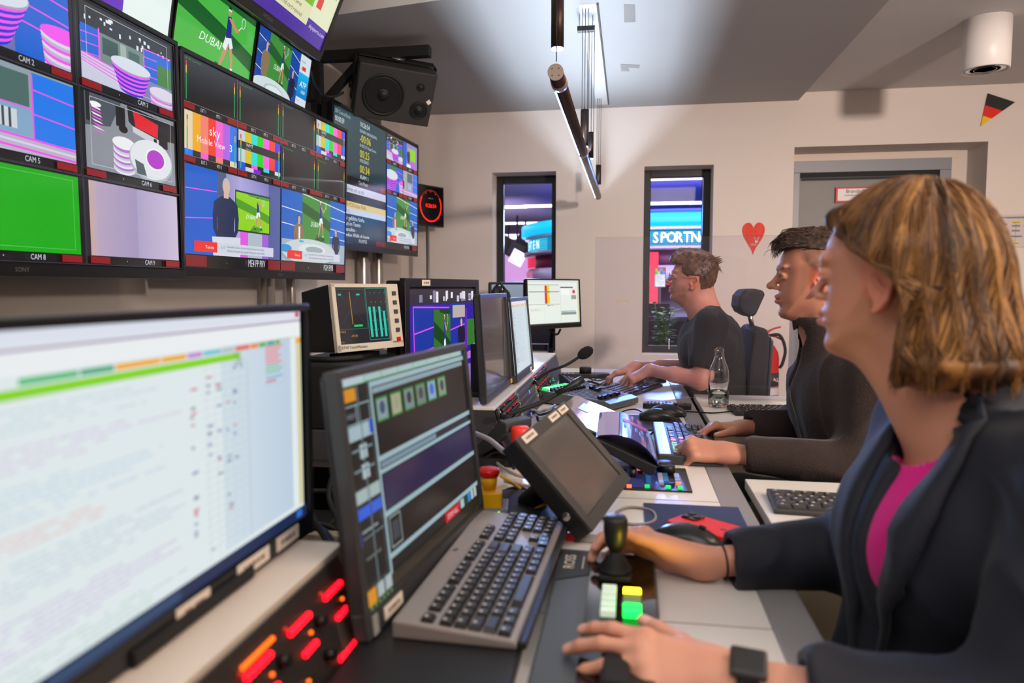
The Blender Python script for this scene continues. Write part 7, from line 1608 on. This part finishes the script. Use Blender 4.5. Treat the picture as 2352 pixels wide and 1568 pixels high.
M_tee = mat('black_cotton', (.075, .075, .08), .85, bump=.25, bscale=700, sheen=.05); sdf_obj('t_shirt', Ts, .005, M_tee, pm1, O1)
mb = MB(); mb.box(at(1543, 790, y=3.20) - O1 + V((-.012, 0, 0)), (.004, .03, .042), mat('badge_white', (.8, .78, .76), .5)); mb.build('name_badge', pm1)
Pn = SDF()
for yy, kk in ((3.2, 3.12), (3.4, 3.46)): Pn.cone((.44, yy, .54), (.05, kk, .56), .098, .072, .05).cone((.05, kk, .56), (.08, kk, .12), .070, .055, .03)
sdf_obj('trousers', Pn, .009, mat('dark_jeans', (.14, .15, .20), .85, bump=.3, bscale=300), pm1, O1)
for yy in (3.12, 3.46): MB().prism([(.12, yy - .045), (.12, yy + .045), (-.05, yy + .05), (-.14, yy + .03), (-.14, yy - .03), (-.05, yy - .05)], M_black2, .0, .09).build('shoe', pm1, bevel=.02).matrix_parent_inverse = Matrix.Translation(-O1)
# ------------------------------------------------------------------ man in the fleece (middle)
O2 = V((.66, 2.03, 0)); pm2 = thing('person', 'man with undercut brown hair in a dark brown fleece, hands on the shortcut keyboard', 'person', O2)
e2 = at(1888, 652, y=1.97); hd2 = Head((e2.x, 2.04, e2.z), 170, 1, 1.0)
nb2 = V((.545, 2.04, 1.015)); B = SDF(); hd2.add(B, 1.12); hd2.neck(B, nb2, .060)
shN, shF = V((.585, 1.845, .985)), V((.585, 2.235, .985)); elN, elF = V((.555, 1.80, .775)), V((.56, 2.27, .79)); wrN = at(1672, 1040, y=1.85); wrF = at(1702, 982, y=2.22)
B.cone((.62, 1.95, .9), (.62, 2.13, .9), .12, .12, .05).cone((.64, 2.03, .9), (.66, 2.03, .56), .13, .13, .06).cone(nb2, shN, .05, .055, .04).cone(nb2, shF, .05, .055, .04)
for sh, el in ((shN, elN), (shF, elF)): B.cone(sh, el, .052, .042, .03)
B.cone((.68, 1.94, .53), (.34, 1.88, .56), .085, .06, .05).cone((.68, 2.13, .53), (.34, 2.18, .56), .085, .06, .05).cone((.34, 1.88, .56), (.36, 1.88, .10), .058, .04, .03).cone((.34, 2.18, .56), (.36, 2.18, .10), .058, .04, .03)
nl = hand(B, wrN, (-.985, .05, .12), (.08, -.42, .90), 1, 1.05, [(52, 46, 28), (58, 50, 30), (62, 52, 30), (62, 50, 28)], thumb=((.62, .60, -.5), 12, 15), forearm=(elN, .042), r_w=.0275)
nl += hand(B, wrF, (-.93, -.30, .02), (.05, .45, .90), -1, 1.04, [(26, 28, 15), (30, 30, 15), (32, 30, 15), (34, 30, 15)], thumb=((.80, .45, -.30), 8, 6), forearm=(elF, .042), r_w=.027)
def face2(P, c):
    q = hd2.loc(P); x, y, z = q[:, 0], np.abs(q[:, 1]), q[:, 2]; nz = fract_noise(P, 240, 5) * .5 + .5; hb = nv(s2l((.26, .18, .14)))
    st = np.clip((-.02 - z + .2 * x) / .03, 0, 1) * np.clip((x - .015) / .03, 0, 1) * .16; c = c * (1 - st[:, None]) + nv(s2l((.40, .30, .27))) * st[:, None]
    br = np.clip(1 - np.abs(z - .044 + .15 * (y - .03)) / .0055, 0, 1) * (x > .064) * (y > .012) * (y < .056) * .85; c = c * (1 - br[:, None]) + hb * br[:, None]
    lp_ = np.clip(1 - np.abs(z + .042) / .011, 0, 1) * (x > .087) * (y < .025) * .6; c = c * (1 - lp_[:, None]) + nv(s2l((.74, .40, .37))) * lp_[:, None]
    mo = (np.abs(z + .0415) < .0015) & (x > .086) & (y < .024); c[mo] = nv(s2l((.35, .14, .13)))
    ear = (np.abs(x + .008) < .028) & (y > .070) & (np.abs(z) < .04); c[ear] = c[ear] * nv([1.12, .72, .68])
    # shaved sides
    sv = np.clip((z - (.030 + np.maximum(x - .01, 0) * 1.0)) / .012, 0, 1) * np.clip((.052 - x) / .02, 0, 1) * (z < .12); sv = np.maximum(sv, np.clip((-.022 - x) / .012, 0, 1) * np.clip((z + .055) / .02, 0, 1)) * (.60 + .25 * nz)
    c = c * (1 - sv[:, None]) + nv(s2l((.36, .26, .21))) * sv[:, None]; return c
sdf_obj('body', B, .0030, M_skin, pm2, O2, skin_color(s2l((.77, .525, .43)), nl, face2))
hd2.eyes(pm2, O2, 6)
H2 = hair_mat('dark_brown_hair', (.11, .075, .06), (.30, .21, .16), 90)
def grow2(x, y, z): return .005 + .006 * np.clip((z - .07) / .05, 0, 1) + .009 * np.clip((x - .03) / .05, 0, 1) * (z > .08)
cut2 = lambda x, y, z: np.maximum.reduce([np.where(x > .03, .094 + 0 * x - z, .088 + .10 * x - z), -x * 0 - 1.])
HS = SDF(); hair_cap(hd2, HS, grow2, cut2); HS.cone(hd2.w(.075, -.03, .118), hd2.w(.102, .0, .098), .012, .007, .01).cone(hd2.w(.075, .02, .118), hd2.w(.104, .02, .092), .012, .006, .01)
sdf_obj('hair', HS, .003, H2, pm2, O2)
rn = random.Random(9); cv_ = []
seeds = [(rn.uniform(-.09, .085), rn.uniform(-.068, .068), rn.uniform(.095, .15)) for _ in range(1000)]; pts = project_out(HS, [hd2.w(*s_) for s_ in seeds], 0.0)
for p in pts:
    q = hd2.loc(np.array([list(p)], dtype=F32))[0]
    if q[2] < .078: continue
    out = (hd2.R @ V((float(q[0]) * .5, float(q[1]), float(q[2]) - .0))).normalized(); fw_ = hd2.R @ V((.9 if q[0] > .0 else -.5, rn.uniform(-.6, .3), -.1 - .5 * (q[0] > .07))); L_ = rn.uniform(.012, .03)
    cv_.append([p - out * .003, p + out * L_ * .12 + fw_ * L_ * .4, p + out * L_ * .10 + fw_ * L_ * .9, p + out * L_ * 0 + fw_ * L_ * 1.2 + V((0, 0, -.25 * L_))])
for i in range(70):   # fringe falling over the forehead
    y = rn.uniform(-.045, .05); x0 = .080 + rn.uniform(-.01, .01); L_ = rn.uniform(.025, .05)
    cv_.append([hd2.w(x0 - .03, y, .124), hd2.w(x0 + .012, y, .122), hd2.w(x0 + .024 + rn.uniform(0, .006), y * .95, .110), hd2.w(x0 + .026 + rn.uniform(-.004, .005), y * .95 + rn.uniform(-.004, .004), .118 - L_)])
strands('hair_strands', pm2, O2, cv_, .00095, H2)
for i in range(1): pass
cv_ = []
seeds = [(rn.uniform(-.1, .045), e * .075, rn.uniform(.02, .088)) for _ in range(700) for e in (-1,)] + [(rn.uniform(-.1, .045), .075, rn.uniform(.02, .088)) for _ in range(700)]
BH = SDF(); hd2.add(BH, 1.12); pts = project_out(BH, [hd2.w(*s_) for s_ in seeds], 0.0, 4)
for p in pts:
    q = hd2.loc(np.array([list(p)], dtype=F32))[0]
    if q[2] < .034 + max(q[0] - .01, 0) * 1.0 or abs(q[1]) > .0775: continue
    out = (hd2.R @ V((0, float(q[1]), .01))).normalized(); dn = hd2.R @ V((-.5, 0, -.55)); L_ = rn.uniform(.006, .011); cv_.append([p - out * .001, p + out * .001 + dn * L_ * .5, p + out * .0013 + dn * L_])
strands('shaved_side_hair', pm2, O2, cv_, .00045, hair_mat('short_side_hair', (.22, .15, .12), (.44, .32, .25), 120))
# fleece
Fl = SDF(); Fl.cone((.595, 1.95, .90), (.595, 2.13, .90), .142, .142, .06).cone((.66, 1.95, .58), (.66, 2.11, .58), .15, .15, .08).cone((.60, 2.04, .94), (.65, 2.03, .58), .15, .155, .06).cone(nb2 + V((.01, -.03, -.02)), shN + V((.01, 0, -.005)), .068, .076, .05).cone(nb2 + V((.01, .03, -.02)), shF + V((.01, 0, -.005)), .068, .076, .05).cone((.70, 1.94, .96), (.76, 2.0, .6), .07, .09, .08).cone((.70, 2.14, .96), (.76, 2.06, .6), .07, .09, .08)
cuN, cuF = elN.lerp(wrN, .80), elF.lerp(wrF, .80)
for sh, el, cu in ((shN, elN, cuN), (shF, elF, cuF)): Fl.cone(sh, el, .074, .064, .04).cone(el, cu, .064, .045, .03)
for el, cu, wr in ((elN, cuN, wrN), (elF, cuF, wrF)):
    d = (wr - el).normalized(); Fl.fn((lambda p, d: (lambda P: np.maximum(-((P - nv(p)) @ nv(d)), np.linalg.norm(P - nv(p + d * .05), axis=-1) - .075)))(cu + d * .02, d), cu + d * .07, .08, .002, 's'); Fl.cone(cu - d * .035, cu + d * .10, .034, .034, .003, 's')
# stand-up collar, open in front
Fl.cone(nb2 + V((.0, 0, -.01)), hd2.w(-.036, 0, -.106), .088, .082, .02); Fl.cone(nb2 + V((-.012, 0, -.07)), hd2.w(-.022, 0, -.03), .066, .067, .008, 's')
Fl.cone(nb2 + V((-.085, .0, -.10)), hd2.w(.05, 0, -.12) + V((-.04, 0, .02)), .018, .036, .016, 's')
Fl.cone(nb2 + V((-.082, -.012, .055)), nb2 + V((-.112, -.004, -.085)), .034, .007, .010, 's')
Fl.post = cloth_post(.015, 15, 5, (1, 1, .8)); M_fle = mat('brown_fleece', (.20, .155, .145), .95, bump=.7, bscale=260, sheen=.15, var=.10, vscale=120)
sdf_obj('fleece_jacket', Fl, .0045, M_fle, pm2, O2)
Tn = SDF(); Tn.cone(nb2 + V((-.03, 0, -.06)), nb2 + V((-.012, 0, .012)), .060, .062, .01); Tn.cone(nb2 + V((-.02, 0, -.0)), hd2.w(-.02, 0, -.04), .058, .058, .004, 's'); sdf_obj('undershirt', Tn, .004, mat('pale_undershirt', (.74, .78, .86), .85), pm2, O2)
zp = project_out(Fl, [nb2.lerp(V((.47, 2.0, .70)), .30 + .7 * i / 10) + V((-.10, -.012, 0)) for i in range(11)], .001, 5)
MB().tube([q - O2 for q in zp], .0022, mat('zip_metal', (.42, .40, .38), .35, metal=.8), 6).build('zip', pm2)
Pn = SDF()
for yy, kk in ((1.94, 1.88), (2.13, 2.18)): Pn.cone((.68, yy, .54), (.33, kk, .57), .10, .074, .05).cone((.33, kk, .57), (.36, kk, .12), .072, .056, .03)
sdf_obj('trousers', Pn, .009, mat('black_trousers', (.10, .10, .11), .85, bump=.3, bscale=300), pm2, O2)
for yy in (1.88, 2.18): MB().prism([(.40, yy - .045), (.40, yy + .045), (.23, yy + .05), (.14, yy + .03), (.14, yy - .03), (.23, yy - .05)], M_black2, .0, .09).build('shoe', pm2, bevel=.02).matrix_parent_inverse = Matrix.Translation(-O2)
# ------------------------------------------------------------------ woman (foreground right)
O3 = V((.60, 1.0, 0)); pw = thing('person', 'woman with a chin-length golden brown bob in a navy blazer over a magenta top', 'person', O3)
hd3 = Head((.352, 1.03, 1.196), 143, 2, .98)
nb3 = V((.412, .99, 1.008)); B = SDF(); hd3.add(B, .72, .92); hd3.neck(B, nb3, .050)
shN, shF = V((.475, .80, 1.008)), V((.455, 1.165, .990)); elN, elF = V((.385, .735, .765)), V((.37, 1.145, .80)); wrN = at(1655, 1552, y=.768); wrF = at(1612, 1292, y=1.105)
B.cone((.43, .94, .88), (.43, 1.04, .88), .085, .085, .05).cone((.44, 1.0, .88), (.43, 1.0, .58), .085, .105, .06).cone(nb3 + V((.02, 0, -.02)), shN, .036, .044, .03).cone(nb3 + V((.02, 0, -.02)), shF, .036, .044, .03)
for sh, el in ((shN, elN), (shF, elF)): B.cone(sh, el, .043, .036, .03)
B.cone((.48, .92, .53), (.16, .90, .56), .085, .058, .05).cone((.48, 1.08, .53), (.16, 1.10, .56), .085, .058, .05).cone((.16, .90, .56), (.20, .90, .10), .05, .036, .03).cone((.16, 1.10, .56), (.20, 1.10, .10), .05, .036, .03)
nl = hand(B, wrN, (-.97, .10, .10), (-.10, -.45, .89), 1, .94, [(8, 18, 12), (9, 20, 12), (12, 22, 14), (18, 26, 16)], spreads=(.16, .02, -.10, -.22), thumb=((.70, .62, -.30), 6, 8), forearm=(elN, .036), r_w=.0245)
nl += hand(B, wrF, (-.94, .28, .16), (.02, .78, .62), -1, 1.03, [(16, 34, 30), (18, 38, 34), (22, 42, 36), (28, 44, 34)], spreads=(.08, .02, -.03, -.08), thumb=((.95, .28, -.10), 4, 4), forearm=(elF, .036), r_w=.0240)
def face3(P, c):
    q = hd3.loc(P); x, y, z = q[:, 0], np.abs(q[:, 1]), q[:, 2]; hb = nv(s2l((.42, .30, .24)))
    br = np.clip(1 - np.abs(z - .043) / .004, 0, 1) * (x > .064) * (y > .014) * (y < .054) * .6; c = c * (1 - br[:, None]) + hb * br[:, None]
    lp_ = np.clip(1 - np.abs(z + .042) / .011, 0, 1) * (x > .088) * (y < .024) * .6; c = c * (1 - lp_[:, None]) + nv(s2l((.78, .45, .44))) * lp_[:, None]
    ck = np.clip(1 - np.sqrt((x - .06) ** 2 + (z + .015) ** 2) / .04, 0, 1) * .22 * (y > .03); c = c * (1 - ck[:, None] * nv([.0, .5, .45])); ear = (np.abs(x + .008) < .028) & (y > .070) & (np.abs(z) < .04); c[ear] = c[ear] * nv([1.05, .82, .80]); return c
sdf_obj('body', B, .0026, M_skin, pw, O3, skin_color(s2l((.80, .57, .475)), nl, face3))
hd3.eyes(pw, O3, 0, .004)
# bob
HS = SDF(); s3 = hd3
def E3(c, r, k=.02, op='u'): HS.ell(s3.w(*c), [v * s3.s for v in r], k, op, R=s3.Rn)
E3((-.012, 0, .045), (.110, .096, .106)); E3((-.044, 0, -.01), (.088, .100, .105), .03); E3((-.060, .0, -.06), (.090, .108, .065), .03); E3((-.066, 0, -.088), (.094, .116, .034), .02)
for e in (-1, 1): HS.cone(s3.w(-.035, e * .085, .05), s3.w(-.040, e * .098, -.092), .024 * s3.s, .022 * s3.s, .02); HS.cone(s3.w(.075, e * .038, .098), s3.w(.005, e * .085, .045), .011, .014, .02)
# face opening
def facecut(P):
    q = s3.loc(P); x, y, z = q[..., 0], np.abs(q[..., 1]), q[..., 2]
    line = np.interp(z, [-.14, -.06, -.02, .008, .030, .055, .08, .10, .13], [-.040, -.044, -.050, -.044, -.016, .034, .072, .098, .14]).astype(F32); return -(x - line) * .7
HS.fn(lambda P: -facecut(P), s3.w(.0, 0, 0), .4, .006, 'i')
HS.ell(s3.w(.0, 0, -.06), (.066, .066, .12), .01, 's', R=s3.Rn)
HS.post = lambda P: .0022 * np.sin(np.arctan2(*(lambda q: (q[..., 1], q[..., 0] + .03))(s3.loc(P))) * 22 + 1.6 * np.sin(s3.loc(P)[..., 2] * 22)) + .002 * fract_noise(P, 30, 7)
HC = [nv(s2l(c)) for c in ((.20, .13, .075), (.385, .25, .13), (.66, .46, .23))]
def hair_tone(q, jit=0):
    az = np.arctan2(q[:, 1], q[:, 0] + .03); z = q[:, 2]; v = .5 + .30 * np.sin(az * 7 + 2.2 * np.sin(z * 17) + 1) + .22 * np.sin(az * 19 + 3 * np.sin(z * 11)) - .30 * np.clip((q[:, 0] - .0) / .08, 0, 1) * np.clip((z + .02) / .1, 0, 1) + jit
    v = np.clip(v, 0, 1)[:, None]; return np.where(v < .5, HC[0] + (HC[1] - HC[0]) * v * 2, HC[1] + (HC[2] - HC[1]) * (v * 2 - 1))
H3 = mat('golden_brown_hair', (.4, .25, .1), .46, attr=True, spec=.35)
sdf_obj('hair', HS, .0032, H3, pw, O3, lambda P: hair_tone(s3.loc(P)))
rn = random.Random(21); cv_ = []; C0 = s3.w(-.015, 0, .0)
part = []
seeds = []; meta = []
for i in range(2300):
    az = rn.uniform(-PI, PI); top = V((.02 + rn.uniform(-.05, .03), rn.uniform(-.02, .02), .15)); n = 11; wave = rn.uniform(0, 6.28); amp = rn.uniform(.003, .011); tend = rn.uniform(.55, 1)
    start = rn.uniform(0, .5) ** 1.2
    for k in range(n):
        t_ = start + (tend - start) * k / (n - 1); z = .150 - .268 * t_ ; az_ = az * (1) + .10 * math.sin(t_ * 4 + wave) * amp * 12
        r = .03 + .14 * math.sin(min(1, t_ * 2.0) * PI / 2); x = -.03 + r * math.cos(az_) - .02 * t_; y = r * .95 * math.sin(az_)
        if abs(az) < 1.15: x = min(x, .10 - .12 * t_ * 1.6); y = math.copysign(max(abs(y), .03 + .075 * min(1, t_ * 2.2)), az or 1)
        seeds.append(s3.w(x, y, z)); meta.append(i)
pts = project_out(HS, seeds, .0008, 4); cur = []; last = 0; allc = []
for p, i in zip(pts, meta):
    if i != last: allc.append(cur); cur = []; last = i
    cur.append(p)
allc.append(cur)
for cvx in allc:
    ok = []; 
    for p in cvx:
        if ok and (p - ok[-1]).length > .05: break
        ok.append(p)
    if len(ok) >= 4 and all(-.165 < s3.loc(np.array([list(p)], dtype=F32))[0][2] for p in ok[:3]):
        if s3.loc(np.array([list(ok[-1])], dtype=F32))[0][2] < -.085: ok.append(ok[-1] + V((0, 0, -rn.uniform(.006, .022))))
        cv_.append(ok)
rj = np.random.RandomState(3); mids = np.array([list(c_[len(c_) // 2]) for c_ in cv_], dtype=F32); tone = hair_tone(s3.loc(mids), rj.uniform(-.22, .28, len(cv_)))
strands('hair_strands', pw, O3, cv_, .0010, H3, .3, cols=[tuple(float(x) for x in t_) for t_ in tone])
# magenta top, blazer
Tp = SDF(); Tp.cone((.41, .945, .88), (.41, 1.04, .88), .095, .095, .05).cone((.425, 1.0, .88), (.40, 1.0, .62), .100, .122, .05).cone((.418, .99, .96), (.412, .99, .992), .072, .064, .03).cone((.365, .955, .86), (.365, 1.045, .86), .058, .058, .04)
Tp.cone(s3.w(-.02, 0, -.04), nb3 + V((-.01, 0, -.015)), .056, .058, .004, 's'); Tp.post = cloth_post(.003, 22, 8); sdf_obj('magenta_top', Tp, .0045, mat('magenta_knit', (.80, .04, .50), .8, bump=.2, bscale=500, sheen=.3), pw, O3)
Bl = SDF(); Bl.cone((.440, .92, .90), (.440, 1.07, .90), .120, .120, .05).cone((.44, 1.0, .88), (.415, 1.0, .60), .122, .150, .06).cone((.362, .935, .855), (.362, 1.05, .855), .062, .062, .06)
Bl.cone(nb3 + V((.02, -.035, -.03)), shN + V((.0, 0, -.004)), .060, .074, .04).cone(nb3 + V((.02, .035, -.03)), shF, .060, .070, .04).cone((.53, .92, .95), (.52, .96, .6), .06, .09, .07).cone((.53, 1.08, .95), (.52, 1.04, .6), .06, .09, .07)
cuN, cuF = wrN.lerp(elN, .30), wrF.lerp(elF, .17)
for sh, el, cu in ((shN, elN, cuN), (shF, elF, cuF)): Bl.cone(sh, el, .072, .062, .035).cone(el, cu, .060, .0445, .03)
for el, cu in ((elN, cuN), (elF, cuF)):
    d = (cu - el).normalized(); Bl.fn((lambda p, d: (lambda P: np.maximum(-((P - nv(p)) @ nv(d)), np.linalg.norm(P - nv(p + d * .05), axis=-1) - .075)))(cu, d), cu + d * .05, .08, .002, 's'); Bl.cone(cu - d * .05, cu + d * .10, .0345, .0345, .003, 's')
# open front: a long narrow wedge, wide at the neck
Bl.cone(nb3 + V((.022, 0, -.015)), nb3 + V((.022, 0, .030)), .074, .066, .02); Bl.cone(nb3 + V((-.012, -.0, -.03)), s3.w(-.022, 0, -.03), .053, .060, .004, 's')
wd = [(V((.345, .945, 1.03)), .034), (V((.315, .935, .95)), .026), (V((.290, .920, .87)), .024), (V((.272, .915, .79)), .020), (V((.262, .925, .70)), .007)]
for (a, ra), (b, rb) in zip(wd[:-1], wd[1:]): Bl.cone(a + V((-.01, 0, 0)), b + V((-.01, 0, 0)), ra, rb, .006, 's', flat=((1, 0, 0), 2.6))
Bl.post = cloth_post(.012, 15, 11, (1, 1, .9)); M_blz = mat('navy_blazer', (.048, .068, .130), .70, bump=.3, bscale=900, sheen=.08, var=.06, vscale=200)
sdf_obj('blazer', Bl, .0038, M_blz, pw, O3)
# lapels lying on the front edges
def lapel(sgn):
    path = [(nb3 + V((.035, sgn * .062, .016))), V((.345, .955 + sgn * .058, 1.01)), V((.312, .937 + sgn * .044, .945)), V((.290, .920 + sgn * .038, .87)), V((.272, .917 + sgn * .028, .79)), V((.262, .925 + sgn * .012, .70))]
    wds = [.024, .036, .050, .042, .022, .006]; P = spline(path, 5); n = len(P); g = []
    inn = []; out = []
    for i, p in enumerate(P):
        t_ = i / (n - 1) * (len(wds) - 1); k = min(int(t_), len(wds) - 2); w_ = wds[k] + (wds[k + 1] - wds[k]) * (t_ - k); inn.append(p); out.append(p + V((.42, sgn * .9, .05)).normalized() * w_)
    pi = project_out(Bl, inn, .005, 3); po = project_out(Bl, out, .009, 3); pm = project_out(Bl, [(a + b) / 2 for a, b in zip(inn, out)], .009, 3); mb = MB(); mb.sheet([[a - O3, m_ - O3, b - O3] for a, m_, b in zip(pi, pm, po)], M_blz); o = mb.build('lapel', pw)
    md = o.modifiers.new('thickness', 'SOLIDIFY'); md.thickness = .004; md.offset = 0
lapel(-1); lapel(1)
# watch and hair tie
d = (elN - wrN).normalized(); c0 = wrN.lerp(elN, .09); Rq = d.to_track_quat('Z', 'X').to_matrix()
mb = MB(); r = .0275; prof = [(r, -.011), (r + .0025, -.009), (r + .0025, .009), (r, .011)]; mb.T = Matrix.Translation(c0 - O3) @ Rq.to_4x4() @ Matrix.Diagonal((1, 1, 1, 1)); mb.lathe(prof, M_rubber, n=36); o = mb.build('watch_strap', pw)
up_ = V((-.10, -.42, .9)); up_ = (up_ - d * up_.dot(d)).normalized(); cx = c0 + up_ * (.0295); side = d.cross(up_); Rm = Matrix((side, d, up_)).transposed()
MB().box(cx - O3, (.034, .038, .010), M_black, Rm).build('watch_case', o, bevel=.004)
d = (elF - wrF).normalized(); c0 = wrF.lerp(elF, .125); mb = MB(); Rq = d.to_track_quat('Z', 'X').to_matrix(); mb.T = Matrix.Translation(c0 - O3) @ Rq.to_4x4(); mb.lathe([(.0262 + .0016 * math.cos(a_ * PI / 4), .0016 * math.sin(a_ * PI / 4)) for a_ in range(9)], M_rubber, n=36); mb.build('hair_tie', pw)
Pn = SDF()
for yy, kk in ((.92, .90), (1.08, 1.10)): Pn.cone((.47, yy, .54), (.16, kk, .565), .10, .070, .05).cone((.16, kk, .565), (.20, kk, .12), .068, .05, .03)
sdf_obj('trousers', Pn, .009, mat('navy_trousers', (.10, .11, .16), .85, bump=.3, bscale=300), pw, O3)
for yy in (.90, 1.10): MB().prism([(.25, yy - .04), (.25, yy + .04), (.10, yy + .045), (.01, yy + .025), (.01, yy - .025), (.10, yy - .045)], M_black2, .0, .08).build('shoe', pw, bevel=.02).matrix_parent_inverse = Matrix.Translation(-O3)
